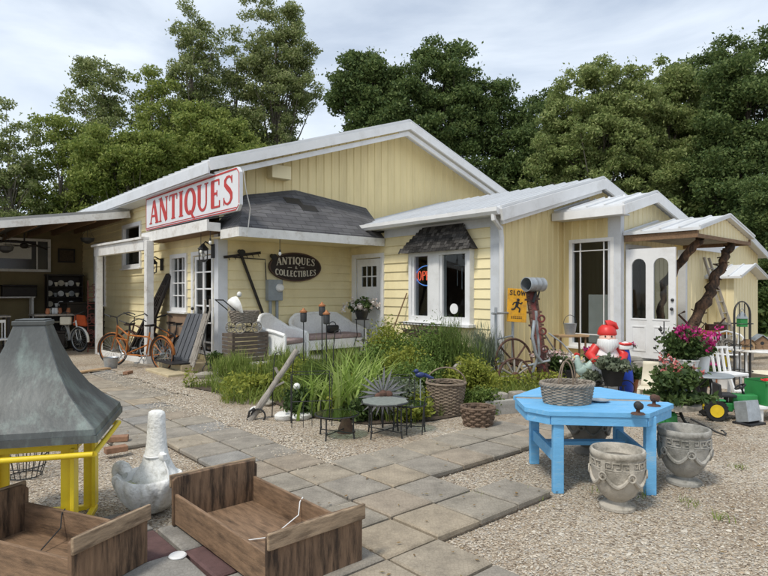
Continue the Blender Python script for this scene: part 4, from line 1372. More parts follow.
# spot lights on the wall
for k, (u, z) in enumerate(((5.48, 2.42), (6.22, 2.36))):
    s = wthing('flood_light', ('small black floodlight high on the porch wall near the corner post', 'small black floodlight just above the oval sign\'s left edge')[k], 'floodlight', 'floodlights on the porch wall')
    q = MB(); q.ball((u, VW - .05, z), .045); q.lathe([(.03, 0), (.07, .08), (.07, .10), (0, .10)], 12, M=TR(u, VW - .07, z) @ RX(R(110))); q.build('housing', BLACKP, s)
# carriage lamps
for k, (v, z) in enumerate(((13.75, 2.25), (10.95, 2.42))):
    s = wthing('wall_lantern', ('black wall lantern beside the small paned window', 'black wall lantern above the french door')[k], 'lantern', 'black lanterns on the side wall')
    q = MB(); q.box(UC - .05, UC - .024, v - .07, v + .07, z - .14, z + .14); q.tube([(UC - .04, v, z + .1), (UC - .2, v, z + .18), (UC - .24, v, z + .12)], .015, 6); q.build('bracket', IRON, s)
    q = MB(); q.lathe([(.02, .16), (.12, .05), (.10, .04), (.09, .02)], 6, c=(UC - .24, v, z - .02)); q.lathe([(.08, -.2), (.09, -.19), (.02, -.23)], 6, c=(UC - .24, v, z))
    for a in range(6): q.tube([(UC - .24 + .085 * math.cos(a * PI / 3), v + .085 * math.sin(a * PI / 3), z - .19), (UC - .24 + .095 * math.cos(a * PI / 3), v + .095 * math.sin(a * PI / 3), z + .02)], .008, 5)
    q.build('cage', IRON, s)
    q = MB(); q.ball((UC - .24, v, z - .09), .045); q.build('bulb', BULB, s)
# bare bulbs hanging under the eaves
for k, (u, v, z, d) in enumerate(((4.75, 10.9, 2.76, .30), (4.68, 10.32, 2.76, .16), (5.75, 9.60, 2.62, .22))):
    s = wthing('hanging_bulb', ('clear bulb on a long cord under the side eave by the french door', 'clear bulb at the corner end of the side eave', 'clear bulb under the porch eave beside the white post')[k], 'bulb', 'string bulbs under the eaves')
    q = MB(); q.tube([(u, v, z), (u, v, z - d)], .006, 5); q.lathe([(.018, 0), (.018, .05)], 8, c=(u, v, z - d - .04)); q.build('cord', IRON, s)
    q = MB(); q.ball((u, v, z - d - .07), (.03, .03, .04)); q.build('bulb', BULB, s)
# a cable draped from the sign corner over the shingles
s = MB(); s.tube([(4.78, 9.20, 3.75), (4.85, 9.24, 3.4), (5.0, 9.36, 3.1), (5.02, 9.46, 2.85), (5.0, 9.48, 2.62)], .010, 5)
o = s.build('dangling_wire', OLDWHITE, None, rot=(0, 0, ANG)); tag(o, 'pale wire hanging from the sign corner across the shingled roof', 'wire')

# neon sign in the bay window
s = wthing('neon_sign', 'glowing OPEN sign with a blue oval ring in the left bay window pane', 'neon sign')
NR = pm('neon_red', (0.4, 0.03, 0.02), .4, .05, 3, 0, emit=(1.0, 0.14, 0.07, 0.9)); NB = pm('neon_blue', (0.03, 0.12, 0.4), .4, .05, 3, 0, emit=(0.15, 0.35, 0.9, 0.6))
Un, vc, zc = UB - .03, 8.20, 1.93
q = MB(); q.tube([(Un, vc + .30 * math.cos(2 * PI * k / 32), zc + .20 * math.sin(2 * PI * k / 32)) for k in range(32)], .010, 6, True); q.build('ring', NB, s)
q = MB()
def nt(pts): q.tube([(Un, vc - x, zc + y) for x, y in pts], .010, 6)
hh = .09
nt([(-.20 + .042 * math.cos(a), hh * math.sin(a)) for a in [i * PI / 8 for i in range(17)]])
nt([(-.11, -hh), (-.11, hh), (-.05, hh), (-.035, .05), (-.05, .01), (-.11, .005)])
nt([(.06, hh), (0, hh), (0, -hh), (.06, -hh)]); nt([(0, 0), (.05, 0)])
nt([(.11, -hh), (.11, hh), (.19, -hh), (.19, hh)])
q.build('letters', NR, s)
# wind chime seen through the right pane
q = MB()
for k in range(4): q.tube([(UB + .2, 7.22 + k * .12, 2.1 - .05 * abs(k - 1.5)), (UB + .2, 7.22 + k * .12, 1.62 + .07 * abs(k - 1.5))], .010, 6)
q.tube([(UB + .2, 7.15, 2.12), (UB + .2, 7.65, 2.12)], .012, 6)
o = q.build('wind_chime', GALV, None, rot=(0, 0, ANG)); tag(o, 'silvery hanging chime behind the right bay window pane', 'wind chime')
# small pale plate on the right pane
q = MB(); q.lathe([(.10, 0), (.10, .01)], 18, M=TR(UB - .085, 7.42, 1.28) @ RY(R(90)))
o = q.build('window_sticker', WHITEP, None, rot=(0, 0, ANG)); tag(o, 'round white sticker low on the right bay window pane', 'sticker')
# ------------------------------------------------------------------ trees behind the shop
def leaf_quads(C, L, Wd, droop=0.0):
    """one small folded leaf clump quad per point"""
    n = len(C)
    d = RNG.normal(0, 1, (n, 3)); d[:, 2] -= droop
    d /= np.linalg.norm(d, axis=1)[:, None]
    w = np.cross(d, RNG.normal(0, 1, (n, 3)))
    w /= np.linalg.norm(w, axis=1)[:, None] + 1e-9
    s = RNG.uniform(0.65, 1.3, (n, 1))
    a, b = d * L * s, w * Wd * s
    V = np.stack([C - a, C + b * 0.9 - a * 0.1, C + a, C - b * 0.9 - a * 0.1], 1).reshape(-1, 3)
    F = np.arange(4 * n).reshape(-1, 4)
    return V, F

LEAF = {
    'poplar': leafmat('poplar_leaves', [(0.105, 0.150, 0.048), (0.205, 0.250, 0.085), (0.30, 0.335, 0.135), (0.40, 0.42, 0.22)], .42),
    'olive': leafmat('olive_leaves', [(0.125, 0.18, 0.04), (0.245, 0.30, 0.07), (0.36, 0.395, 0.115)], .42),
    'maple': leafmat('maple_leaves', [(0.052, 0.092, 0.030), (0.115, 0.168, 0.050), (0.19, 0.24, 0.082)], .38),
    'willow': leafmat('willow_leaves', [(0.13, 0.185, 0.056), (0.25, 0.305, 0.10), (0.37, 0.405, 0.165)], .42),
}
AIRY = {'poplar': (2.5, .60, .58), 'olive': (2.3, .80, .62), 'maple': (2.1, .95, .68), 'willow': (3.0, .80, .55)}

def tree(label, base, height, blobs, leaf, clumps, per, csize, ls, trunk_mat, group, lean=0.0, limbs=10):
    """blobs: list of (dx, z, rx, rz) crown lobes in metres from the base"""
    t = thing('tree', label, 'tree', base, 0, group)
    ka, kb, kc = AIRY[leaf]
    clumps, per, csize, ls = int(clumps * ka), int(per * kb), csize * kc, ls * .66
    tr = MB()
    top = Vector((lean, 0, height * 0.86))
    pts, rs = [], []
    r0 = height * 0.016
    for i in range(9):
        k = i / 8
        pts.append(Vector((lean * k * k + random.uniform(-.12, .12) * (k > 0), random.uniform(-.12, .12) * (k > 0), top.z * k)))
        rs.append(r0 * (1 - .88 * k) + .015)
    tr.tube(pts, rs, 7)
    C = []
    tot = sum(b[2] ** 2 * b[3] for b in blobs)
    for (dx, z, rx, rz) in blobs:
        m = max(3, int(clumps * rx ** 2 * rz / tot))
        for k in range(m):
            q = RNG.normal(0, 1, 3); q /= np.linalg.norm(q)
            q *= RNG.uniform(0.2, 1.0) ** 0.5 * RNG.uniform(.85, 1.12)
            c = np.array([dx + q[0] * rx, q[1] * rx * .85, z + q[2] * rz])
            if c[2] < 0.4: continue
            C.append(c)
    C = np.array(C)
    # limbs to a sample of the clumps
    idx = RNG.permutation(len(C))[:max(limbs, min(60, len(C) // 4))]
    for i in idx:
        c = Vector(C[i])
        zt = max(.18 * height, min(c.z * random.uniform(.45, .8), top.z * .95))
        k = zt / top.z
        s = Vector((lean * k * k, 0, zt))
        mid = s.lerp(c, .55) + Vector((random.uniform(-.3, .3), random.uniform(-.3, .3), random.uniform(-.1, .5)))
        rr = max(.02, r0 * (1 - .85 * k) * .42)
        tr.tube([s, s.lerp(mid, .5) + Vector((0, 0, .1)), mid, c], [rr, rr * .75, rr * .5, .012], 5)
    tr.build('trunk', trunk_mat, t, fix=False)
    sz = RNG.uniform(.55, 1.25, len(C)) * csize
    n = (per * (sz / csize) ** 2).astype(int) + 4
    rep = np.repeat(np.arange(len(C)), n)
    off = RNG.normal(0, 1, (len(rep), 3))
    off /= np.linalg.norm(off, axis=1)[:, None]
    off *= (RNG.uniform(0, 1, (len(rep), 1)) ** 0.45)
    off[:, 2] *= .62
    P = C[rep] + off * sz[rep][:, None]
    # loose sprays between the clumps
    m = len(P) // 9
    j = RNG.integers(0, len(C), m)
    P = np.concatenate([P, C[j] + RNG.normal(0, 1, (m, 3)) * csize * np.array([.5, .5, .42])])
    V, F = leaf_quads(P, ls, ls * .55, .25)
    npmesh('crown', V, F, LEAF[leaf], t)
    return t

def T(px, Y, lobes, leaf, label, clumps=60, per=260, csize=1.0, ls=.16, mat=TRUNK, group=None, lean=0.0):
    """lobes as (px offset, py centre, half width px, half height px) at depth Y"""
    base = Vector(((px - MID) / FOC * Y, Y, 0))
    k = Y / FOC
    bl = [(dx * k, EYE + (HOR - py) * k, rx * k, rz * k) for dx, py, rx, rz in lobes]
    h = max(b[1] + b[3] for b in bl)
    return tree(label, base, h, bl, leaf, clumps, per, csize, ls, mat, group, lean)

GL = 'trees behind the left half of the shop'
GRR = 'trees behind the right half of the shop'
T(10, 31, [(-8, 118, 16, 18), (10, 140, 22, 22), (-6, 165, 30, 28), (-10, 200, 44, 34), (0, 250, 45, 40)], 'poplar', 'thin ragged tree at the far left edge with an open top', 95, 190, .8, .13, TRUNK, GL)
T(62, 33, [(-12, 128, 18, 16), (4, 146, 30, 28), (20, 170, 26, 30), (-15, 190, 40, 30), (10, 240, 50, 45)], 'olive', 'low rounded olive green tree above the open lean-to roof', 75, 300, 1.0, .14, TRUNK, GL)
T(104, 36, [(-8, 72, 26, 20), (8, 95, 26, 26), (-16, 105, 28, 14), (0, 140, 32, 40), (0, 200, 42, 60)], 'poplar', 'poplar with a forked flat-topped crown above the left end of the shop roof', 95, 260, .95, .14, TRUNK, GL)
T(150, 35, [(-6, 85, 20, 22), (10, 120, 30, 40), (0, 170, 40, 40), (0, 230, 40, 50)], 'olive', 'olive green poplar between the forked poplar and the tall narrow poplar', 90, 280, .95, .14, TRUNK, GL)
T(190, 38, [(-6, 22, 16, 18), (6, 45, 26, 26), (2, 80, 30, 30), (0, 125, 36, 40), (0, 190, 36, 50)], 'poplar', 'tall narrow poplar rising straight behind the big ANTIQUES sign', 110, 250, .95, .14, TRUNK, GL)
T(236, 40, [(-4, 40, 12, 14), (-2, 70, 20, 24), (2, 105, 26, 28), (0, 150, 36, 40)], 'poplar', 'slender poplar standing between the two tallest poplars', 70, 230, .9, .14, TRUNK, GL)
T(276, 40, [(-14, 12, 18, 20), (12, 28, 22, 26), (20, 55, 26, 22), (-4, 60, 34, 28), (8, 95, 40, 24), (-6, 125, 36, 24), (4, 160, 30, 30)], 'poplar', 'tallest broad poplar left of the sky gap, its pale trunk showing', 150, 250, .95, .14, TRUNK, GL)
T(216, 32, [(-10, 140, 40, 34), (20, 150, 30, 26)], 'olive', 'bushy low tree directly behind the sign end of the roof', 60, 330, 1.0, .14, TRUNK, GL)
T(128, 30, [(-20, 165, 36, 34), (18, 160, 30, 30)], 'olive', 'bushy low tree directly behind the small shed roof corner', 60, 330, 1.0, .14, TRUNK, GL)

T(374, 33, [(-18, 82, 30, 24), (-30, 100, 18, 10), (8, 70, 26, 18), (4, 100, 36, 26), (8, 140, 44, 34)], 'maple', 'dark maple left of the roof peak reaching out into the sky gap', 120, 330, .95, .15, TRUNK_D, GRR)
T(442, 34, [(-14, 55, 22, 16), (14, 62, 28, 22), (-4, 85, 44, 26), (22, 105, 34, 26), (0, 130, 56, 40), (0, 190, 56, 50)], 'maple', 'broad dark maple with the highest crown right of the roof peak', 170, 340, 1.0, .15, TRUNK_D, GRR)
T(504, 34, [(-4, 106, 26, 24), (18, 122, 26, 26), (10, 155, 40, 36), (0, 210, 44, 50)], 'maple', 'dark maple shoulder beside the pale green willow', 80, 340, 1.0, .15, TRUNK_D, GRR)
T(544, 36, [(0, 96, 13, 14), (-6, 118, 26, 26), (0, 150, 34, 30), (0, 170, 36, 40), (0, 230, 40, 60)], 'maple', 'small dark pointed tree between the maple and the pale willow', 70, 330, .95, .15, TRUNK_D, GRR)
T(600, 29, [(10, 76, 34, 18), (-20, 98, 36, 26), (24, 105, 40, 30), (-6, 135, 62, 34), (-40, 165, 40, 40), (20, 190, 60, 60)], 'willow', 'pale green rounded willow rising over the entrance gable', 190, 330, .9, .12, TRUNK, GRR)
T(668, 30, [(0, 85, 30, 24), (14, 110, 40, 30), (-10, 140, 50, 36), (0, 200, 60, 60)], 'willow', 'pale green willow leaning against the tall dark trees at the right', 140, 330, .95, .13, TRUNK, GRR)
T(704, 34, [(-26, 80, 14, 10), (0, 75, 30, 20), (10, 100, 36, 26), (0, 150, 50, 50)], 'maple', 'dark tree peeping out above the right willow', 90, 330, 1.0, .15, TRUNK_D, GRR)
T(748, 27, [(-14, 46, 24, 14), (12, 42, 26, 16), (0, 75, 40, 26), (6, 120, 56, 40), (0, 180, 64, 50), (10, 250, 60, 60)], 'maple', 'tallest dark tree at the right edge of the yard', 170, 420, 1.0, .125, TRUNK_D, GRR)
T(782, 22, [(0, 210, 32, 40), (-6, 270, 34, 40)], 'maple', 'dark bushy tree low at the right edge behind the back wing', 60, 700, .8, .085, TRUNK_D, GRR)
# far woods closing the view between the trunks
C = []
for k in range(1500):
    x = RNG.uniform(-46, 46)
    C.append((x, RNG.uniform(46, 54), RNG.uniform(0, 7.5 + 1.6 * math.sin(x * .5) + math.sin(x * 1.3))))
C = np.array(C)
rep = np.repeat(np.arange(len(C)), 55)
P = C[rep] + RNG.normal(0, .6, (len(rep), 3))
V, F = leaf_quads(P, .26, .16, .2)
tag(npmesh('far_woods', V, F, LEAF['maple']), kind='stuff')
# rough hedge growth just behind the right end of the shop
C = []
for k in range(260):
    C.append((RNG.uniform(13, 30), RNG.uniform(22, 27), RNG.uniform(0, 4.5)))
C = np.array(C)
rep = np.repeat(np.arange(len(C)), 260)
P = C[rep] + RNG.normal(0, .5, (len(rep), 3))
V, F = leaf_quads(P, .11, .065, .2)
tag(npmesh('undergrowth', V, F, LEAF['maple']), kind='stuff')

# ------------------------------------------------------------------ planting bed
def blades(P, h, w, lean, seg=3):
    """curved tapering blades rooted at P"""
    n = len(P)
    az = RNG.uniform(0, 2 * PI, n)
    ln = np.abs(RNG.normal(lean, lean * .5, n))
    hh = h * RNG.uniform(.55, 1.2, n)
    dx, dy = np.cos(az), np.sin(az)
    px, py = -dy, dx
    tw = RNG.uniform(0, PI, n)
    wx, wy = np.cos(tw), np.sin(tw)
    V = []
    for k in range(seg + 1):
        t = k / seg
        ww = w * (1 - t ** 1.6 * .95)
        ox = dx * ln * hh * t ** 2
        oy = dy * ln * hh * t ** 2
        z = hh * (t - .28 * np.minimum(ln, 1.6) * t ** 2.4)
        for s in (-1, 1):
            V.append(np.stack([P[:, 0] + ox + s * wx * ww / 2, P[:, 1] + oy + s * wy * ww / 2, P[:, 2] + z], 1))
    V = np.stack(V, 1)
    m = 2 * (seg + 1)
    q = np.array([(2 * k, 2 * k + 1, 2 * k + 3, 2 * k + 2) for k in range(seg)])
    F = (q[None] + (np.arange(n) * m)[:, None, None]).reshape(-1, 4)
    return V.reshape(-1, 3), F

GRASS = leafmat('lush_grass', [(0.105, 0.15, 0.028), (0.185, 0.255, 0.048), (0.26, 0.335, 0.075), (0.36, 0.37, 0.13)], .35)
IRIS = leafmat('broad_bright_leaves', [(0.19, 0.28, 0.05), (0.30, 0.41, 0.09), (0.43, 0.50, 0.18)], .4)
FEATH = leafmat('feathery_foliage', [(0.065, 0.105, 0.022), (0.115, 0.17, 0.036), (0.17, 0.225, 0.055)], .35)
YLEAF = leafmat('yellow_green_foliage', [(0.15, 0.19, 0.028), (0.25, 0.28, 0.045), (0.36, 0.36, 0.065)], .35)
GREYL = leafmat('grey_green_foliage', [(0.10, 0.13, 0.085), (0.17, 0.20, 0.13), (0.24, 0.27, 0.19)], .3)
POTL = leafmat('potted_foliage', [(0.03, 0.055, 0.016), (0.06, 0.10, 0.028), (0.105, 0.15, 0.045)], .3)

def scatter_uv(n, fun):
    out = []
    while len(out) < n:
        u, v = random.uniform(3.6, 8.2), random.uniform(4.6, 9.6)
        h = fun(u, v)
        if h > 0:
            p = W(u, v, .05)
            out.append((p.x, p.y, p.z, h))
    return np.array(out)
def bed(u, v):
    wob = .14 * math.sin(v * 3.1) + .08 * math.sin(v * 7.3)
    if v > 7.0:
        return 1 if u > 3.80 + wob and u < 7.9 and v < 9.25 else 0
    e = 4.25 + wob * .6 + max(0, 5.6 - v) * .7
    return 1 if u > e and v > 4.85 + .1 * math.sin(u * 4) and u < 8.1 else 0
S = scatter_uv(15000, bed)
Vs, Fs, o = [], [], 0
for lo, hi, h, w in ((0, 10000, .23, .009), (10000, 15000, .33, .010)):
    V, F = blades(S[lo:hi, :3], h, w, .55)
    Vs.append(V); Fs.append(F + o); o += len(V)
tag(npmesh('bed_grass', np.concatenate(Vs), np.concatenate(Fs), GRASS), kind='stuff')
# small broad-leaved weeds among the grass
S = scatter_uv(9000, bed)
P = S[:, :3].copy(); cl = np.sin(P[:, 0] * 5.1) + np.sin(P[:, 1] * 4.3 + 1) + np.sin(P[:, 0] * 2.2 - P[:, 1] * 3.1)
P = np.repeat(P[cl > .2], 3, 0); P[:, :2] += RNG.normal(0, .04, (len(P), 2)); P[:, 2] += RNG.uniform(.04, .30, len(P))
V, F = leaf_quads(P, .030, .018, .1)
tag(npmesh('bed_weeds', V, F, YLEAF), kind='stuff')
# stray tufts in the gravel
pts = []
for (px, py) in ((250, 452), (742, 470), (600, 492), (690, 505), (480, 500), (536, 500), (215, 392), (640, 497), (720, 520)):
    p = gr(px, py)
    for k in range(26): pts.append((p.x + random.gauss(0, .05), p.y + random.gauss(0, .05), .01))
V, F = blades(np.array(pts), .06, .006, .9)
tag(npmesh('gravel_weeds', V, F, GRASS), kind='stuff')

def plant(name, label, cat, p, parts, group=None):
    t = thing(name, label, cat, p, 0, group)
    return t

LASTB = []
def bush(label, p, r, h, mat, n=2600, ls=.035, group=None, feather=False, name='garden_shrub', parent=None, stems=14, droop=.2):
    t = thing(name, label, 'plant', p, 0, group) if parent is None else parent
    cs, st = [], MB()
    for k in range(stems):
        a = random.uniform(0, 2 * PI); rr = r * random.uniform(.15, .9)
        zz = h * random.uniform(.5, 1.0) * (1 - .35 * (rr / r) ** 2)
        tip = Vector((rr * math.cos(a), rr * math.sin(a), zz))
        st.tube([(0, 0, 0), tip * .5 + Vector((0, 0, h * .10)), tip], [.008, .006, .003], 5)
        for q in range(5): cs.append(tip * random.uniform(.5, 1.03) + Vector((random.gauss(0, r * .12), random.gauss(0, r * .12), random.gauss(0, h * .06))))
    so = st.build('stem', POTL, t, fix=False)
    C = np.array([tuple(c) for c in cs])
    rep = RNG.integers(0, len(C), n)
    P = C[rep] + RNG.normal(0, 1, (n, 3)) * np.array([r * .20, r * .20, h * .11])
    P[:, 2] = np.maximum(P[:, 2], .02)
    if feather:
        V, F = blades(P, ls * 4.5, ls * .20, .35, 2)
    else:
        V, F = leaf_quads(P, ls, ls * .55, droop)
    LASTB[:] = [so, npmesh('foliage', V, F, mat, t)]
    return t

def flowers(t, pts, r, mat, name='blossom', n=7):
    n = int(n * 1.8)
    V, F = None, None
    P = np.array(pts)
    rep = np.repeat(np.arange(len(P)), n)
    Q = P[rep] + RNG.normal(0, r * .45, (len(rep), 3))
    V, F = leaf_quads(Q, r * .36, r * .40)
    return npmesh(name, V, F, mat, t)

PINK = leafmat('magenta_petals', [(0.32, 0.01, 0.10), (0.52, 0.03, 0.20), (0.62, 0.10, 0.32)], .2)
SALMON = leafmat('salmon_petals', [(0.45, 0.06, 0.06), (0.60, 0.20, 0.18), (0.65, 0.33, 0.30)], .2)
BLUSH = leafmat('blush_petals', [(0.65, 0.38, 0.36), (0.72, 0.60, 0.55), (0.75, 0.72, 0.66)], .2)
WHITEF = leafmat('white_petals', [(0.62, 0.60, 0.55), (0.75, 0.73, 0.70), (0.68, 0.50, 0.46)], .2)

# broad-leaved clump in the middle
for k, (px, py, Y, h, n, lab) in enumerate(((345, 405, 7.3, .78, 130, 'tall clump of broad bright strap leaves left of the metal windmill flower'), (366, 392, 8.0, .80, 120, 'second clump of bright strap leaves, right behind the first'), (318, 408, 7.3, .55, 80, 'shorter clump of strap leaves behind the leaning grey post'))):
    p = at(px, py, Y); p.z = .05
    t = thing('strap_leaf_plant', lab, 'plant', p, 0, 'strap leaf plants in the bed')
    P = np.stack([RNG.normal(0, .13, n), RNG.normal(0, .13, n), np.zeros(n)], 1)
    V, F = blades(P, h, .042, .6, 5)
    npmesh('foliage', V, F, IRIS, t)
    st = MB()
    for q in range(5):
        a = random.uniform(0, 6.28); st.tube([(0, 0, 0), (.05 * math.cos(a), .05 * math.sin(a), h * .6)], .008, 5)
    st.build('stem', POTL, t)
SH = 'feathery shrubs in the bed'
LUSH = leafmat('lush_leaves', [(0.065, 0.115, 0.022), (0.13, 0.20, 0.042), (0.21, 0.28, 0.07)], .35)
for (px, Y, r, h, mat, lab, fe) in (
        (385, 10.2, .42, .95, YLEAF, 'yellow green bush beside the porch door', False),
        (430, 8.9, .48, .98, LUSH, 'dark bushy shrub under the left bay window pane', False),
        (458, 8.7, .40, .98, FEATH, 'taller dark feathery shrub under the right bay window pane', True),
        (404, 8.6, .42, .72, YLEAF, 'yellow flowering bush behind the windmill flower', False),
        (420, 7.9, .36, .60, LUSH, 'low leafy shrub behind the blue bird stake', False),
        (404, 10.0, .36, .85, LUSH, 'leafy green bush between the porch door and the bay window', False),
        (470, 8.1, .34, .62, YLEAF, 'yellow green bush right of the feathery shrubs', False),
        (376, 8.9, .36, .70, LUSH, 'leafy green bush behind the strap leaves', False),
        (300, 8.9, .34, .45, YLEAF, 'pale green weedy bush before the armchair', False),
        (484, 9.8, .34, .80, GREYL, 'grey green wispy shrub by the downspout', True),
        (345, 9.6, .45, .62, GRASS, 'grassy mound before the wicker sofa', True),
        (290, 9.6, .45, .50, GRASS, 'grassy mound before the wicker armchair', True),
        (240, 9.7, .42, .42, GRASS, 'low grassy mound at the left end of the bed', True),
        (318, 8.4, .45, .45, FEATH, 'soft green mound behind the wire plant tables', True),
        (395, 7.2, .32, .42, GREYL, 'grey green leafy plant around the windmill flower', False),
        (482, 7.5, .30, .28, FEATH, 'low weeds beside the driftwood', False)):
    p = Vector(((px - MID) / FOC * Y, Y, .05))
    t = bush(lab, p, r, h, mat, 3600 if fe else 6500, .040 if fe else .024, SH if fe else None, fe, stems=24)
    if 'yellow' in lab: flowers(t, [(random.gauss(0, r * .5), random.gauss(0, r * .5), h * random.uniform(.7, 1.0)) for k in range(14)], .05, YLEAF)

# rocks along the bed and stepping stones
k = 0
for (px, py, s, mat, lab) in ((232, 372, .22, STONES, 'flat brown edging stone at the corner of the grass'), (205, 378, .20, STONES, 'flat edging stone nearest the orange bicycle'), (224, 384, .24, STONES, 'broad flat edging stone at the grass tip'), (256, 412, .12, WSTONE, 'white stone at the foot of the leaning post'),
                         (266, 405, .15, STONES, 'tan stone behind the leaning post'), (285, 419, .17, WSTONE, 'long white stone left of the wire plant table'), (302, 419, .15, WSTONE, 'long white stone touching the wire plant table'), (452, 398, .13, STONES, 'small rock behind the large wicker basket')):
    p = gr(px, py, .04)
    mb = MB(); mb.ball((0, 0, s * .22), (s, s * .7, s * .36), 12, 8, .13)
    o = mb.build('rock', mat, None, loc=p, rot=(0, 0, random.uniform(0, 3)), smooth=50); tag(o, lab, 'rock', 'rocks along the bed')
# bricks and slates lying by the path
for k, (px, py, lab) in enumerate(((118, 441, 'loose brown brick on the path beside the yellow stand, the farther one'), (116, 452, 'loose brown brick on the path beside the yellow stand, the nearer one'), (93, 371, 'flat tan board on the gravel left of the grey bucket'), (128, 374, 'loose reddish brick lying right of the grey bucket'))):
    p = gr(px, py, .05)
    mb = MB(); mb.box(-.10, .10, -.05, .05, 0, .055)
    if k == 2: mb = MB(); mb.box(-.35, .35, -.08, .08, 0, .03)
    o = mb.build('brick' if k != 2 else 'board', pm('old_brick', (0.27, 0.15, 0.09), .9, .3, 9, .5) if k != 2 else TANWOOD, None, loc=p, rot=(0, 0, .3 + .4 * k), smooth=0, bevel=.006)
    tag(o, lab, 'brick' if k != 2 else 'board', 'loose bricks on the path' if k != 2 else None)
# ------------------------------------------------------------------ foreground
# square lantern-shaped roof on a yellow stand
base = Vector((-2.35, 3.87, 0))
ang = R(105.8)
t = thing('cupola', 'dark flared metal cupola roof standing on a bright yellow steel frame', 'cupola', base, ang)
HS, ZE, ZT = .47, .72, 1.40
q = MB()
prof = [(HS, ZE), (HS * .985, ZE + .035), (HS * .80, ZE + .115), (HS * .60, ZE + .225), (HS * .42, ZE + .37), (HS * .29, ZE + .52), (HS * .215, ZE + .635), (HS * .20, ZE + .66)]
vs, fs = [], []
for (r, z) in prof:
    for k in range(4):
        a = PI / 4 + k * PI / 2
        vs.append((r * math.sqrt(2) * math.cos(a), r * math.sqrt(2) * math.sin(a), z))
n = len(prof)
for i in range(n - 1):
    for k in range(4):
        l = (k + 1) % 4
        fs.append((i * 4 + k, i * 4 + l, i * 4 + 4 + l, i * 4 + 4 + k))
q.add(vs, fs)
rf = q.build('roof', COPPER, t, smooth=20, bevel=.006)
q = MB()
for k in range(4):
    M = RZ(k * PI / 2)
    q.box(-HS - .004, HS + .004, -HS - .008, -HS + .012, ZE - .045, ZE - .001, M)
q.build('drip_edge', COPPER, rf, smooth=0)
q = MB(); c = HS * .215; q.box(-c, c, -c, c, ZE + .66, ZE + .69); q.box(-c * .86, c * .86, -c * .86, c * .86, ZE + .69, ZE + .70); q.build('cap', COPPER, rf, smooth=0, bevel=.006)
I = HS - .155
q = MB()
for k in range(4):
    M = RZ(k * PI / 2)
    q.box(-I - .02, I + .02, -I - .02, -I + .02, ZE - .115, ZE - .05, M)
q.build('top_rail', YELLOW, t, smooth=0, bevel=.004)
q = MB()
for k in range(4):
    M = RZ(k * PI / 2)
    a, b = M @ Vector((-HS + .02, -HS + .015, ZE - .12)), M @ Vector((HS - .02, -HS + .015, ZE - .12))
    q.tube([a, b], .018, 10)
q.build('tube_rail', YELLOW, t)
for k in range(4):
    a = PI / 4 + k * PI / 2
    x, y = I * math.sqrt(2) * math.cos(a), I * math.sqrt(2) * math.sin(a)
    q = MB(); q.box(x - .06, x + .06, y - .012, y + .012, .03, ZE - .10); q.box(x - .012, x + .012, y + .0125, y + .075 * (1 if y < 0 else -1) + (.0 if y < 0 else 0), .03, ZE - .10)
    q.build('leg', YELLOW, t, smooth=0, bevel=.003)
q = MB()
for k in range(4): q.box(-I, I, -I - .02, -I + .02, .0, .035, RZ(k * PI / 2))
q.build('base_rail', YELLOW, t, smooth=0, bevel=.004)

# wire basket under the cupola
p = gr(18, 486); t = thing('wire_basket', 'small black wire basket on the gravel under the dark cupola', 'basket', p + Vector((-.1, .25, 0)))
q = MB()
for z, r in ((.01, .13), (.10, .16), (.20, .19), (.28, .21)): q.ring((0, 0, z), r, .005 if z < .28 else .009, n=28, seg=5)
for k in range(20):
    a = 2 * PI * k / 20; q.tube([(.13 * math.cos(a), .13 * math.sin(a), .01), (.21 * math.cos(a), .21 * math.sin(a), .28)], .004, 5)
q.build('wire_body', IRON, t)
q = MB(); q.tube([(.21 * math.cos(a), 0, .28 + .20 * math.sin(a)) for a in [PI * k / 12 for k in range(13)]], .006, 5); q.build('handle', IRON, t)

# the two long crates
def crate(name, label, bl, axis_end, width_vec, hend, hside, letter=True, wire=None, tilt=0.0):
    """bl: back-left foot; axis_end: near-left foot"""
    a, b = Vector(bl), Vector(axis_end)
    L = (b - a).length
    yaw = math.atan2((b - a).y, (b - a).x)
    wd = Vector(width_vec).length
    t = thing(name, label, 'crate', (a.x, a.y, .05), yaw, 'old wooden crates in the foreground')
    sgn = 1
    th = .022
    gp = .002
    q = MB(); q.box(.0, L, 0, th, .012, hside); q.build('side_panel', CRATE, t, smooth=0, bevel=.004)
    q = MB(); q.box(.0, L, wd - th, wd, .012, hside - .004); q.build('side_panel', CRATE, t, smooth=0, bevel=.004)
    for x0, x1, o in ((.0, .028, 0), (L - .028, L, 1)):
        q = MB()
        x0b, x1b = (x0 - .03, x0 - gp) if o == 0 else (x1 + gp, x1 + .03)
        pl = [(-.01, .0), (wd + .01, .0), (wd + .012, hend - .03), (wd - .02, hend), (wd * .5, hend + .006), (.02, hend), (-.012, hend - .02)]
        vs = [(x0b, y, z) for y, z in pl] + [(x1b, y, z) for y, z in pl]
        n = len(pl)
        q.add(vs, [tuple(range(n)), tuple(range(2 * n - 1, n - 1, -1))] + [(i, (i + 1) % n, n + (i + 1) % n, n + i) for i in range(n)])
        e = q.build('end_panel', CRATE_X, t, smooth=0, bevel=.004)
        q = MB()
        xr = x0b - .022 if o == 0 else x1b + .001
        q.box(xr, xr + .021, -.018, wd + .018, hend - .075, hend + .012)
        q.build('rail', CRATE_RAIL, e, smooth=0, bevel=.006)
    q = MB(); q.box(.002, L - .002, th + gp, wd - th - gp, .015, .032); q.build('floor', CRATE, t, smooth=0)
    if wire:
        q = MB(); q.tube([(wire[1], wd - .005, hside + .004), (wire[1], wd - th - .006, hside - .02), (wire[1] + .02, wd - th - .03, hside * .55), (wire[1] + .06, wd * .55, .05), (wire[1] - .03, wd * .3, .04)], .004, 6)
        q.build('wire', wire[0], t)
    return t
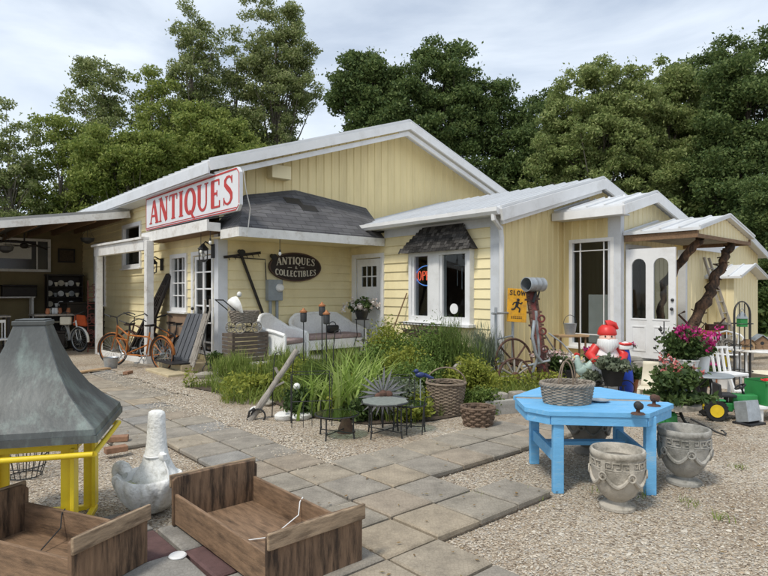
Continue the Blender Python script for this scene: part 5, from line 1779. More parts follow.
hE, hS = .32, .21
BL, NL = Vector((-1.385, 3.82, 0)), Vector((-.60, 2.945, 0))
crate('wooden_crate', 'long weathered brown wooden crate on the pavers, with a white wire hung inside', BL, NL, (.52, .3, 0), hE, hS, wire=(WHITEP, .62))
BL2, NL2 = Vector((-2.47, 3.265, 0)), Vector((-1.575, 2.885, 0))
crate('wooden_crate', 'darker brown wooden crate cut by the left edge of the view, a dark cord inside', BL2, NL2, (.40, .25, 0), hE, hS, wire=(IRON, .35))

# scalloped planter with a tall neck, in white concrete
p = Vector((-1.70, 4.18, .03))
t = thing('concrete_planter', 'mossy white concrete planter, a scalloped bowl below a tall tapering neck', 'planter', p, R(-20))
q = MB()
N = 96
vs, fs = [], []
rings = [(.50, 0, 0), (.60, .015, .2), (.74, .05, .7), (.90, .105, 1), (1.02, .16, 1), (1.08, .20, .9), (1.07, .235, .7), (1.0, .255, .4), (.90, .245, .2), (.82, .205, 0), (.70, .18, 0), (.0, .17, 0)]
for f_, z, fl in rings:
    for k in range(N):
        a = 2 * PI * k / N
        r = .225 * f_ * (1 + .10 * fl * abs(math.cos(6.5 * a)) - .06 * fl)
        zz = z + .022 * fl * math.cos(3 * a + .4) * (z > .12)
        vs.append((r * math.cos(a) * 1.06, r * math.sin(a) * .92, zz))
for i in range(len(rings) - 1):
    for k in range(N):
        l = (k + 1) % N
        fs.append((i * N + k, i * N + l, i * N + N + l, i * N + N + k))
q.add(vs, fs); q.build('bowl', SWANW, t, smooth=70)
q = MB(); q.lathe([(.0, .188), (.10, .192), (.165, .190), (.185, .183)], 24, sy=.88); q.build('bowl_bed', MOSS, t)
q = MB()
prof_n = [(.20, .10), (.195, .17), (.17, .225), (.14, .27), (.112, .32), (.093, .37), (.083, .42), (.077, .47), (.073, .52), (.070, .57), (.067, .62), (.066, .66), (.060, .685), (.04, .695), (0, .695)]
q.lathe(prof_n, 28, c=(-.01, .085, 0), wob=.018, sy=.8); q.build('neck', SWANW, t, smooth=60)
q = MB(); q.tube([(-.235 + .05 * math.cos(a) * (1 - i / 26), -.03, .25 + .05 * math.sin(a) * (1 - i / 26)) for i, a in enumerate([k * .45 for k in range(20)])], [.045 - .001 * k for k in range(20)], 9)
q.build('scroll', SWANW, t, smooth=60)
q = MB(); q.ring((-.012, .075, .37), .078, .007, n=20, seg=5); q.ball((.075, .05, .37), (.035, .03, .035), 8, 6, .25); q.tube([(.08, .05, .36), (.13, .04, .28), (.16, .02, .18), (.17, .03, .12)], .006, 5); q.build('cord', WHITEP, t)

# round lid on the maroon pavers
p = gr(170, 566, .05); mb = MB(); mb.lathe([(.05, 0), (.052, .006), (.045, .012), (.0, .012)], 18)
o = mb.build('lid', WHITE, None, loc=p + Vector((0, .12, 0))); tag(o, 'small round white lid on the paving between the two crates', 'lid')

# ------------------------------------------------------------------ blue table
t = thing('blue_table', 'bright blue octagonal wooden table with splayed plank legs on the gravel', 'table', (1.80, 5.06, 0))
ZT_ = .66
O = [(1.15, 4.72), (1.30, 4.55), (2.06, 4.47), (2.43, 4.84), (2.40, 5.22), (2.14, 5.71), (1.54, 5.71), (1.17, 5.22)]
O = [(x - 1.80, y - 5.06) for x, y in O]
def shrink(P, k): return [(x * k, y * k) for x, y in P]
cxm = sum(p[0] for p in O) / 8
def clip(poly, y0, y1):
    def cl(P, f, ins):
        out = []
        for i in range(len(P)):
            a, b = P[i], P[(i + 1) % len(P)]
            if ins(a): out.append(a)
            if ins(a) != ins(b): out.append(f(a, b))
        return out
    sa, ca = math.sin(R(-8)), math.cos(R(-8))
    g_ = lambda p: p[1] * ca - p[0] * sa
    def mk(v): return lambda a, b: tuple(a[i] + (b[i] - a[i]) * (v - g_(a)) / (g_(b) - g_(a)) for i in (0, 1))
    P = cl(poly, mk(y0), lambda p: g_(p) >= y0)
    return cl(P, mk(y1), lambda p: g_(p) <= y1) if P else P
q = MB()
ys = [-.70, -.42, -.215, -.045, .065, .25, .46, .75]
for k, (a, b) in enumerate(zip(ys[:-1], ys[1:])):
    if k == 3: continue
    P = clip(O, a + .003, b - .003)
    if len(P) > 2: q.prism(P, ZT_ - .038, ZT_ + .0006 * (k % 3))
q.build('tabletop', BLUE, t, smooth=0, bevel=.004)
q = MB(); P = clip(shrink(O, .97), -.044, .064); q.prism(P, ZT_ - .034, ZT_ - .006); q.build('inset_plank', GREYWOOD, t, smooth=0)
q = MB()
P2 = shrink(O, .955)
for i in range(8):
    a, b = P2[i], P2[(i + 1) % 8]
    q.bar((a[0], a[1], ZT_ - .075), (b[0], b[1], ZT_ - .075), .03, .07)
q.build('apron', BLUE, t, smooth=0, bevel=.003)
feet = {'a': (1.40, 5.38), 'b': (1.385, 4.60), 'c': (2.10, 4.56), 'd': (2.20, 5.42)}
feet = {k: (x - 1.80, y - 5.06) for k, (x, y) in feet.items()}
for k, (x, y) in feet.items():
    q = MB(); q.box(x - .042, x + .042, y - .03, y + .03, 0, ZT_ - .04); q.build('leg', BLUE, t, smooth=0, bevel=.006)
q = MB()
for a, b in (('a', 'b'), ('c', 'd')):
    q.bar((feet[a][0] + (.0), feet[a][1], .27), (feet[b][0], feet[b][1], .27), .035, .10)
q.bar((feet['a'][0], 0, .285), (feet['c'][0], 0, .285), .09, .035)
q.build('stretcher', BLUE, t, smooth=0, bevel=.004)

# wicker basket on the blue table
p = Vector((1.555, 4.90, ZT_))
t = thing('wicker_basket', 'shallow oval grey wicker basket with a low hoop handle on the blue table', 'basket', p, R(8)); t.scale = (.87, .87, 1.05)
q = weave(MB(), lambda s: .205 + .035 * s ** .7, .0, .15, 13, 28, .0085, .006, 1.06, .82); q.build('body', WICKER_G, t, fix=False)
q = MB()
for k in range(3): q.tube([((.245 + .006 * math.cos(12 * a + k * 2.1)) * 1.06 * math.cos(a), (.245 + .006 * math.cos(12 * a + k * 2.1)) * .82 * math.sin(a), .155 + .010 * math.sin(12 * a + k * 2.1)) for a in [2 * PI * i / 72 for i in range(72)]], .011, 6, True)
q.build('rim', WICKER_G, t, fix=False)
q = MB(); q.lathe([(.0, .10), (.12, .105), (.20, .10), (.215, .10)], 24, sx=1.06, sy=.82); q.build('lining', WICKER_G, t)
for sy in (-1, 1):
    q = MB(); q.tube([(.06 * sy + .075 * math.cos(a), (.10 * sy), .155 + .19 * math.sin(a)) for a in [PI * k / 14 for k in range(15)]], .007, 6); q.build('handle', WICKER, t)
# two small dark iron ornaments and a grey dish on the table
for k, (px, py, lab) in enumerate(((638, 414, 'small dark iron knob-shaped ornament on the blue table, the front one'), (654, 406, 'small rusty iron ornament at the right corner of the blue table'))):
    p = gr(px, py, ZT_); t = thing('iron_ornament', lab, 'ornament', p, .4 * k, 'iron ornaments on the blue table'); t.scale = (.78, .78, .78)
    q = MB(); q.lathe([(.07, 0), (.06, .012), (.02, .02), (.018, .045), (.03, .05)], 12); q.build('foot', RUST, t)
    q = MB(); q.ball((0, 0, .085), (.042, .042, .042)); q.lathe([(.034, .0), (.036, .02), (.02, .03), (.0, .03)], 12, M=TR(.0, -.03, .085) @ RX(R(90))); q.build('knob', IRON if k == 0 else RUST, t)
p = gr(600, 402, ZT_); t = thing('tin_dish', 'flat grey tin dish lying behind the basket on the blue table', 'dish', p)
q = MB(); q.lathe([(.04, 0), (.075, .018), (.08, .02), (.07, .012), (.0, .006)], 20); q.build('dish', GALV, t)

# ------------------------------------------------------------------ cast stone urns
def urn(label, p, k, mat, parent_group='cast stone urns'):
    t = thing('stone_urn', label, 'urn', p, random.uniform(0, 1), parent_group)
    R_, H = .208 * k, .50 * k
    q = MB()
    prof = [(.62, 0), (.68, .01), (.68, .055), (.60, .075), (.40, .10), (.36, .135), (.46, .165), (.68, .25), (.86, .40), (.955, .55), (.985, .66), (1.0, .68), (.975, .70), (.965, .84), (.985, .86), (1.03, .885), (1.04, .935), (1.0, .965), (.93, .965), (.89, .93), (.87, .86), (.80, .80)]
    q.lathe([(r * R_, z * H) for r, z in prof], 40, wob=.004)
    b = q.build('bowl', mat, t, smooth=50)
    q = MB(); q.lathe([(0, .82 * H), (.5 * R_, .83 * H), (.86 * R_, .81 * H)], 24); q.build('soil', pm('grey_old_soil', (0.17, 0.15, 0.12), 1, .3, 14, .8), t)
    q = MB()
    nk = 18
    def pt(a, z, d=.006): return ((.968 * R_ + d) * math.cos(a), (.968 * R_ + d) * math.sin(a), z)
    z0, z1 = .725 * H, .82 * H
    w = 2 * PI / nk
    for i in range(nk):
        a = w * i
        path = [(0, 0), (0, 1), (.78, 1), (.78, .30), (.40, .30), (.40, .62)]
        q.tube([pt(a + w * x, z0 + (z1 - z0) * y) for x, y in path], .0065 * k, 5)
    q.ring((0, 0, .705 * H), .985 * R_, .007 * k, n=36, seg=5)
    q.build('greek_key_band', mat, t)
    q = MB()
    for i in range(6):
        a0, a1 = i * PI / 3, (i + 1) * PI / 3
        pts = []
        for s in range(9):
            u = s / 8
            z = .64 * H - .20 * H * math.sin(PI * u)
            rr = R_ * np.interp(z / H, [.25, .40, .55, .66], [.68, .86, .955, .985]) + .006 * k
            pts.append((rr * math.cos(a0 + (a1 - a0) * u), rr * math.sin(a0 + (a1 - a0) * u), z))
        q.tube(pts, [(.010 + .009 * math.sin(PI * s / 8)) * k for s in range(9)], 7)
        rr = R_ * .99
        M = RZ(a0) @ TR(rr + .012 * k, 0, .60 * H) @ RY(R(90))
        q.ring((0, 0, 0), .030 * k, .008 * k, n=14, seg=6, M=M)
        q.bar((rr * math.cos(a0), rr * math.sin(a0), .67 * H), (rr * math.cos(a0) * .99, rr * math.sin(a0) * .99, .84 * H), .04 * k, .02 * k, up=(math.cos(a0), math.sin(a0), 0))
    q.build('swag', mat, t)
    return t
urn('pale tan cast stone urn with a Greek key band in front of the blue table', gr(617.5, 507.5), .91, STONE_URN)
urn('grey cast stone urn with garlands right of the blue table', gr(684, 483), .96, STONE_URN_G)
urn('dark cast stone urn under the blue table', gr(577, 443.5) + Vector((0, -.35, 0)), .98, STONE_DARK)

# ------------------------------------------------------------------ bicycles
def bicycle(name, label, rear, front, col, fender, r=.34, tandem=False, bars='upright', group=None, lean=.06):
    a, b = Vector(rear), Vector(front)
    d = b - a
    Lw = d.length
    t = thing(name, label, 'bicycle', a, math.atan2(d.y, d.x), group)
    t.rotation_euler = (lean, 0, math.atan2(d.y, d.x))
    def wheel(x, steer=0.0):
        M = TR(x, 0, r) @ RZ(steer)
        q = MB(); q.ring((0, 0, 0), r - .02, .021, 'y', 36, 8, M=M); w = q.build('wheel', RUBBER, t)
        q = MB(); q.ring((0, 0, 0), r - .045, .011, 'y', 32, 6, M=M); q.build('rim', GALV if fender is None else ORANGE if col is ORANGE else GALV, w)
        q = MB()
        for k in range(24):
            an = 2 * PI * k / 24
            q.tube([M @ Vector((.02 * math.cos(an + .8), .018 * (1 if k % 2 else -1), .02 * math.sin(an + .8))), M @ Vector(((r - .05) * math.cos(an), 0, (r - .05) * math.sin(an)))], .0022, 4)
        q.tube([M @ Vector((0, -.05, 0)), M @ Vector((0, .05, 0))], .022, 8)
        q.build('spokes', GALV, w)
        if fender is not None:
            q = MB()
            n = 18
            vs, fs = [], []
            for k in range(n + 1):
                an = R(-10 + 190 * k / n)
                for y, rr in ((-.035, r + .012), (0, r + .024), (.035, r + .012)): vs.append(M @ Vector((rr * math.cos(an), y, rr * math.sin(an))))
            for k in range(n):
                for c in (0, 1): fs.append((k * 3 + c, k * 3 + c + 1, k * 3 + c + 4, k * 3 + c + 3))
            q.add(vs, fs); q.build('fender', fender, t)
    wheel(0); wheel(Lw, .35)
    q = MB()
    tt = .017
    hd_t, hd_b = Vector((Lw - .20, 0, .86 * r / .34)), Vector((Lw - .13, 0, .62))
    seats = [Vector((.28, 0, 0))] if not tandem else [Vector((.36, 0, 0)), Vector((.36 + (Lw - .95), 0, 0))]
    for i, s in enumerate(seats):
        bb = Vector((s.x + .16, 0, .28)); st = Vector((s.x, 0, .78))
        q.tube([bb, st], tt, 7)
        if i == 0:
            q.tube([st - Vector((-.03, 0, .1)), Vector((0, 0, r))], .011, 6); q.tube([bb, Vector((0, 0, r))], .012, 6)
        nxt = hd_t if i == len(seats) - 1 else Vector((seats[i + 1].x + .01, 0, .72))
        nxb = hd_b if i == len(seats) - 1 else Vector((seats[i + 1].x + .16, 0, .28))
        q.tube([st - Vector((-.02, 0, .10)), nxt - Vector((0, 0, .03))], tt, 7)
        q.tube([bb, nxb], tt * 1.1, 7)
        if tandem and i == 0: q.tube([st - Vector((-.06, 0, .25)), nxb], tt * .9, 7)
        if tandem and i == 1: q.tube([st - Vector((-.04, 0, .2)), hd_b], tt * .9, 7)
    q.tube([hd_b - Vector((0, 0, .02)), hd_t], .022, 8)
    q.build('frame', col, t)
    q = MB(); q.tube([hd_b + Vector((0, .045, 0)), Vector((Lw, .045, r))], .012, 6); q.tube([hd_b + Vector((0, -.045, 0)), Vector((Lw, -.045, r))], .012, 6); q.tube([hd_b + Vector((0, -.05, 0)), hd_b + Vector((0, .05, 0))], .014, 6); q.build('fork', col, t)
    def barset(base, w=.27):
        q = MB(); tp = base + Vector((.02, 0, .16)); q.tube([base, tp], .013, 6)
        for s in (-1, 1): q.tube([tp, tp + Vector((.05, s * w * .5, .05)), tp + Vector((.0, s * w, .09)), tp + Vector((-.16, s * w * 1.05, .06)), tp + Vector((-.22, s * w * 1.05, .04))], .012, 6)
        q.build('handlebar', IRON, t)
    barset(hd_t)
    if tandem: barset(Vector((seats[1].x, 0, .72)) + Vector((-.05, 0, .05)), .22)
    for s in seats:
        q = MB(); q.tube([(s.x, 0, .78), (s.x - .01, 0, .90)], .012, 6)
        q.add([(s.x + .17, -.015, .925), (s.x + .17, .015, .925), (s.x - .04, .075, .94), (s.x - .12, .085, .95), (s.x - .12, -.085, .95), (s.x - .04, -.075, .94), (s.x + .15, 0, .89), (s.x - .1, .05, .90), (s.x - .1, -.05, .90)],
              [(0, 1, 2, 5), (5, 2, 3, 4), (0, 6, 1), (1, 6, 7, 3), (1, 3, 2), (0, 5, 4), (0, 4, 8, 6), (3, 7, 8, 4), (6, 8, 7)])
        q.build('saddle', BLACKP, t, smooth=50)
        q = MB(); c = Vector((s.x + .16, 0, .28)); q.ring(c + Vector((0, .05, 0)), .09, .008, 'y', 20, 5); q.tube([c + Vector((0, -.09, 0)), c + Vector((0, .09, 0))], .012, 6)
        q.tube([c + Vector((0, .09, 0)), c + Vector((.12, .09, -.12))], .009, 6); q.tube([c + Vector((0, -.09, 0)), c + Vector((-.12, -.09, .12))], .009, 6)
        q.box(c.x + .07, c.x + .17, .10, .17, c.z - .135, c.z - .115); q.box(c.x - .17, c.x - .07, -.17, -.10, c.z + .115, c.z + .135)
        q.build('crank', GALV, t)
    return t
rear = gr(163, 371.5); front = gr(114, 366)
bicycle('bicycle', 'rusty orange tandem bicycle leaning by the porch post', rear, front, ORANGE, ORANGE, .355, True, group='bicycles by the side wall', lean=-.05)
bicycle('bicycle', 'dark bicycle with swept handlebars parked behind the orange tandem', W(4.72, 11.9, .0), W(4.60, 13.4, 0.0), BLACKP, BLACKP, .34, group='bicycles by the side wall', lean=.08)
bicycle('bicycle', 'rusty dark bicycle behind the left end of the orange tandem', W(4.70, 13.55, 0), W(4.55, 14.75, 0), RUST, RUST, .33, group='bicycles by the side wall', lean=.1)
bicycle('bicycle', 'orange single bicycle tucked behind the orange tandem', W(4.78, 12.5, 0), W(4.72, 13.7, 0), ORANGE, ORANGE, .33, group='bicycles by the side wall', lean=.09)
wb = bicycle('bicycle', 'white bicycle parked under the open lean-to', at(66, 349, 16.2) * 1.0, at(80, 349.5, 15.4), OLDWHITE, WHITE, .33, group='bicycles by the side wall', lean=.05)
wb.location.z = 0.0
wb.rotation_euler = (.05, 0, wb.rotation_euler[2])

# grey bucket by the bikes
p = gr(111, 370); t = thing('bucket', 'dull grey metal bucket standing on the path edge before the orange tandem', 'bucket', p)
q = MB(); q.lathe([(.11, 0), (.15, .25), (.155, .26), (.145, .25), (.105, .02), (0, .02)], 22); q.build('body', GALV, t)
q = MB(); q.tube([(.15 * math.cos(a), -.03 - .12 * math.sin(a), .25 + .02 * math.sin(a)) for a in [PI * k / 10 for k in range(11)]], .005, 5); q.build('handle', IRON, t)
# leaning weathered post with a splinter
p0, p1 = gr(250, 421, .03), at(297, 350, 7.35)
t = thing('leaning_post', 'split weathered grey wooden post leaning over the edge of the grass', 'post', p0)
d = p1 - p0
q = MB(); log(q, (0, 0, 0), d, .045, .036, 10, .006); q.build('timber', GREYWOOD, t, smooth=30)
q = MB(); q.bar(d * .62 + Vector((.0, 0, 0)), d * .80 + Vector((-.16, .0, -.05)), .03, .02); q.bar(d * .45, d * .6 + Vector((.07, 0, -.05)), .03, .02); q.build('splinter', GREYWOOD, t, smooth=0)
q = MB(); q.ring((.10, 0, .06), .085, .012, 'y', 16, 6); q.tube([(-.03, 0, .02), (.0, -.03, .12), (.06, -.02, .16)], .014, 6); q.build('iron_ring', IRON, t)

# ------------------------------------------------------------------ wire plant tables along the gravel
def wire_table(label, p, r, h, top, group='wire plant tables on the gravel', yaw=0, low=False):
    t = thing('wire_plant_table', label, 'plant stand', p, yaw, group)
    q = MB(); q.prism([(r * math.cos(PI / 4 * k + PI / 8), r * math.sin(PI / 4 * k + PI / 8)) for k in range(8)], h - .010, h); q.build('tabletop', GREENGLASS if top is TOPG else top, t, smooth=0)
    q = MB(); q.ring((0, 0, h - .012), r * .98, .008, n=24, seg=5); q.build('rim', IRON, t)
    for k in range(4):
        a = PI / 4 + k * PI / 2
        x, y = .86 * r * math.cos(a), .86 * r * math.sin(a)
        q = MB(); q.tube([(x, y, h - .012), (x * 1.0, y * 1.0, .12), (x * 1.08, y * 1.08, 0)], .0085, 6); q.ball((x * 1.0, y * 1.0, .12), .014); q.build('leg', IRON, t)
    q = MB()
    for k in range(2):
        a = PI / 4 + k * PI / 2
        q.tube([(.86 * r * math.cos(a), .86 * r * math.sin(a), .10), (-.86 * r * math.cos(a), -.86 * r * math.sin(a), .10)], .006, 5)
    q.build('brace', IRON, t)
    return t
GREENGLASS = glassmat(); GREENGLASS.name = 'green_table_glass'; GREENGLASS.node_tree.nodes['Transparent BSDF'].inputs['Color'].default_value = (0.50, 0.62, 0.55, 1)
TOPG = pm('dark_green_table_top', (0.035, 0.055, 0.045), .35, .3, 6, 0, spec=.6)
TOPW = pm('pale_mosaic_top', (0.20, 0.22, 0.20), .4, .3, 26, .1)
wire_table('low black wire table with a greenish glass top left of the rust cone', gr(340, 446) + Vector((-.05, .22, 0)), .24, .30, TOPG, yaw=.3)
wire_table('tallest black wire table with a pale mosaic top before the windmill flower', gr(383, 444) + Vector((.02, .20, 0)), .26, .42, TOPW, yaw=.1)
wire_table('black wire table with a glass top right of the mosaic one', gr(408, 440) + Vector((.02, .22, 0)), .20, .36, TOPG, yaw=.6)
# tall thin hooks
for k, (px, py, h, lab) in enumerate(((272, 418, .80, 'tall thin black garden hook beside the leaning post'), (291, 416, .75, 'thin black rod standing left of the strap leaf plants'), (332, 412, 1.05, 'tallest thin black hook among the strap leaves'), (422, 436, .42, 'short black rod at the right of the wire tables'))):
    p = gr(px, py, .03); mb = MB(); mb.tube([(0, 0, 0), (.02, 0, h * .8), (.04, 0, h), (.10, 0, h * 1.03), (.12, 0, h * .97)], .007, 6)
    o = mb.build('garden_hook', IRON, None, loc=p); tag(o, lab, 'hook', 'garden hooks in the gravel')
# thin wire frames for climbing plants
for px, py, w_, h_, lab in ((312, 428, .46, .62, 'thin black wire frame standing behind the low wire table'), (398, 424, .40, .55, 'thin black wire frame behind the windmill flower')):
    t = thing('plant_trellis', lab, 'trellis', gr(px, py, .03), .2, 'thin wire trellises in the bed')
    q = MB(); q.tube([(-w_ / 2, 0, 0), (-w_ / 2, 0, h_), (w_ / 2, 0, h_), (w_ / 2, 0, 0)], .006, 5); q.tube([(-w_ / 2, .25, 0), (-w_ / 2, .25, h_), (w_ / 2, .25, h_), (w_ / 2, .25, 0)], .006, 5); q.build('hoop', IRON, t)
    q = MB(); q.tube([(-w_ / 2, 0, h_ * .5), (w_ / 2, 0, h_ * .5)], .005, 5)
    for x in (-.1, 0, .1): q.tube([(x, 0, 0), (x, 0, h_ * .5)], .004, 5)
    q.build('wire_mesh', IRON, t)
for px, Y, r, h, mat, lab in ((300, 7.2, .26, .34, POTL, 'dark leafy plant behind the low wire table'), (415, 7.0, .24, .30, YLEAF, 'yellow green leafy plant beside the bird stake'), (365, 7.0, .22, .30, POTL, 'dark green leafy plant left of the windmill flower'), (262, 8.6, .30, .30, YLEAF, 'pale weedy plant at the front of the grass')):
    bush(lab, Vector(((px - MID) / FOC * Y, Y, .05)), r, h, mat, 1800, .035, 'leafy plants at the front of the bed')
# rust cone bell
p = gr(346, 436); t = thing('rusty_cone', 'rusty iron cone standing under the low wire table', 'ornament', p)
q = MB(); q.lathe([(.115, 0), (.112, .01), (.085, .09), (.045, .19), (.022, .235), (.02, .25), (0, .25)], 22, wob=.01); q.build('cone', RUST, t)
# windmill flower
p = gr(383, 432) ; t = thing('windmill_flower', 'grey metal windmill flower with pointed petals and a rust hub', 'garden ornament', p, R(8))
q = MB(); q.tube([(0, .03, 0), (0, .03, .42)], .012, 6); q.build('stake', IRON, t)
q = MB(); q.ball((0, -.02, .43), (.055, .035, .055)); q.ball((.06, -.02, .43), (.05, .03, .045)); q.ball((-.05, -.02, .41), (.05, .03, .045)); q.build('hub', RUST, t)
q = MB()
for k in range(22):
    a = 2 * PI * k / 22 + .1; r1 = .29 * random.uniform(.8, 1.15)
    c, s = math.cos(a), math.sin(a); w = .015
    yy = -.01 + .02 * (k % 2)
    pts = [(.05 * c - s * w * .4, yy, .43 + .05 * s + c * w * .4), (.05 * c + s * w * .4, yy, .43 + .05 * s - c * w * .4), (.6 * r1 * c + s * w, yy - .012, .43 + .6 * r1 * s - c * w), (r1 * c, yy - .02, .43 + r1 * s), (.6 * r1 * c - s * w, yy - .012, .43 + .6 * r1 * s + c * w)]
    b = [(x, y + .004, z) for x, y, z in pts]
    q.add(pts + b, [(0, 1, 2, 3, 4), (9, 8, 7, 6, 5)] + [(i, (i + 1) % 5, 5 + (i + 1) % 5, 5 + i) for i in range(5)])
q.build('petals', pm('silvery_petal_metal', (0.27, 0.265, 0.27), .45, .25, 9, .1, metal=.4), t, smooth=0, fix=False)
# big wicker basket, small splint basket, stone trough, driftwood
p = gr(446, 414, .03); t = thing('tall_basket', 'large grey brown wicker planter basket at the edge of the bed', 'basket', p)
q = weave(MB(), lambda s: .20 + .045 * s, .0, .40, 20, 26, .011, .006); q.build('body', WICKER, t, fix=False)
q = MB(); q.ring((0, 0, .405), .25, .018, n=36); q.build('rim', WICKER, t)
q = MB(); q.tube([(.25 * math.cos(PI * k / 14), 0, .40 + .20 * math.sin(PI * k / 14)) for k in range(15)], .010, 6); q.build('handle', WICKER, t)
q = MB(); q.lathe([(0, .36), (.22, .36)], 20); q.build('soil', SOIL, t)
p = gr(478, 426, .03); t = thing('splint_basket', 'small round dark splint basket with wide bands on the pavers', 'basket', p)
q = weave(MB(), lambda s: .15 + .04 * s, .0, .22, 7, 18, .017, .012); q.build('body', WICKER_D, t, fix=False)
q = MB(); q.ring((0, 0, .225), .195, .014, n=30); q.build('rim', WICKER_D, t)
q = MB(); q.lathe([(0, .03), (.14, .03)], 18); q.build('floor', WICKER_D, t)
p = gr(512, 416, .03); t = thing('stone_trough', 'low grey stone trough holding two worn blocks beside the small splint basket', 'trough', p + Vector((0, .25, 0)), ANG - .35)
q = MB(); q.box(-.42, .42, -.16, .16, 0, .13); q.box(-.42, .42, -.16, -.10, .13, .19); q.box(-.42, .42, .10, .16, .13, .19); q.box(-.42, -.36, -.10, .10, .13, .19); q.box(.36, .42, -.10, .10, .13, .19); q.build('basin', CONC, t, smooth=0, bevel=.012)
for x in (-.14, .16):
    q = MB(); q.box(x - .11, x + .11, -.07, .08, .132, .26); q.build('block', STONES, t, smooth=0, bevel=.02)
p = gr(472, 400, .05); t = thing('driftwood', 'two pale peeling birch logs leaning in the bed beside the wicker basket', 'driftwood', p)
BIRCH = pm('peeling_birch', (0.42, 0.38, 0.34), .9, .4, 12, .6, 40, stretch=(1, 1, 3), dirt=(0.12, 0.10, 0.085), dirt_amt=.9, dscale=9)
q = MB(); log(q, (.16, 0, 0), (-.20, .12, .50), .11, .085, 8, .02); q.build('log', BIRCH, t, smooth=60)
q = MB(); log(q, (.34, -.02, 0), (.02, .14, .44), .05, .04, 8, .02); q.build('log', BIRCH, t, smooth=60)
# blue bird stake
p = gr(422, 428, .03) + Vector((0, .3, 0)); t = thing('bird_stake', 'cobalt blue bird figure on a thin stake above the wicker basket', 'garden ornament', p)
q = MB(); q.tube([(0, 0, 0), (0, 0, .52)], .007, 6); q.build('stake', GALV, t)
q = MB(); q.ball((0, 0, .57), (.065, .03, .035), 12, 8); q.ball((-.05, 0, .615), (.03, .026, .028), 10, 7); q.tube([(.05, 0, .57), (.12, 0, .54), (.16, 0, .53)], [.028, .02, .012], 6); q.tube([(-.07, 0, .615), (-.10, 0, .61)], [.008, .002], 5)
q.build('bird', pm('cobalt_glaze', (0.025, 0.04, 0.13), .35, .3, 9, 0), t)
# little glass ball stake
p = gr(293, 424, .02) + Vector((0, .3, 0)); t = thing('gazing_ball', 'small clear glass ball on a stake among the bed plants', 'garden ornament', p)
q = MB(); q.tube([(0, 0, 0), (0, 0, .36)], .007, 6); q.build('stake', IRON, t)
q = MB(); q.ball((0, 0, .40), .045); q.build('ball', BULB, t)
# ------------------------------------------------------------------ porch
def wicker_seat(name, label, p, rz, wd, dp, hb, ha, group=None):
    t = thing(name, label, 'sofa' if wd > 1.2 else 'armchair', p, rz, group)
    path = []
    hw, hd = wd / 2, dp / 2
    rc = .26
    path.append((-hw, -hd, ha - .06)); path.append((-hw, -hd * .4, ha)); path.append((-hw, hd - rc, ha + .04))
    for k in range(1, 6):
        a = PI - k * PI / 12
        path.append((-hw + rc + rc * math.cos(a), hd - rc + rc * math.sin(a), ha + .04 + (hb - ha - .04) * k / 6))
    nb = 8
    for k in range(nb + 1):
        x = -hw + rc + (wd - 2 * rc) * k / nb
        path.append((x, hd, hb + .02 * math.sin(PI * k / nb)))
    for k in range(1, 6):
        a = PI / 2 - k * PI / 12
        path.append((hw - rc + rc * math.cos(a), hd - rc + rc * math.sin(a), hb - (hb - ha - .04) * k / 6))
    path.append((hw, hd - rc, ha + .04)); path.append((hw, -hd * .4, ha)); path.append((hw, -hd, ha - .06))
    n = len(path)
    q = MB()
    vs = []
    for (x, y, z) in path:
        s = 1 - .055 / max(hw, .3) * (abs(x) / hw)
        vs += [(x, y, .12), (x, y, z), (x * (1 - .05 / hw), y - (.05 if y > hd * .6 else 0), z), (x * (1 - .05 / hw), y - (.05 if y > hd * .6 else 0), .30)]
    fs = []
    for i in range(n - 1):
        for c in range(3): fs.append((4 * i + c, 4 * i + c + 1, 4 * i + c + 5, 4 * i + c + 4))
    q.add(vs, fs + [(0, 1, 2, 3), (4 * n - 4, 4 * n - 3, 4 * n - 2, 4 * n - 1)])
    q.build('back_shell', WICKER_W, t, smooth=60, fix=False)
    q = MB(); q.tube([(x * .985, y - .02, z + .01) for x, y, z in path], .038, 8)
    for s in (0, n - 1):
        x, y, z = path[s]; q.tube([(x * .985, y - .02, z + .01), (x * .985, y - .03, .0)], .034, 8)
    q.build('rolled_edge', WICKER_W, t)
    q = MB(); q.box(-hw + .06, hw - .06, -hd, -hd + .05, .10, .30); q.box(-hw + .06, hw - .06, -hd + .052, hd - .08, .26, .30); q.build('seat', WICKER_W, t, smooth=0)
    q = MB(); q.box(-hw + .08, hw - .08, -hd + .01, hd - .10, .305, .40); q.build('cushion', CUSHION, t, smooth=40, bevel=.03)
    for x in (-hw + .06, hw - .06):
        for y in (-hd + .05, hd - .06):
            q = MB(); q.tube([(x, y, 0), (x, y, .14)], .025, 7); q.build('leg', WICKER_W, t)
    return t
wicker_seat('wicker_sofa', 'long white wicker sofa with mauve cushions under the oval sign', W(7.28, 10.26, .30), ANG, 1.62, .72, .80, .52, 'white wicker porch seats')
wicker_seat('wicker_armchair', 'white wicker armchair with a barrel back left of the sofa', W(5.98, 9.98, .28), ANG + .45, .84, .72, .84, .54, 'white wicker porch seats')
p = W(7.35, 10.10, .72)
t = thing('handbag', 'black bag lying on the wicker sofa', 'bag', p, ANG); q = MB(); q.box(-.15, .15, -.06, .06, 0, .17); q.build('body', BLACKP, t, bevel=.04); q = MB(); q.tube([(.09 * math.cos(PI * k / 8), 0, .16 + .08 * math.sin(PI * k / 8)) for k in range(9)], .01, 5); q.build('handle', BLACKP, t)
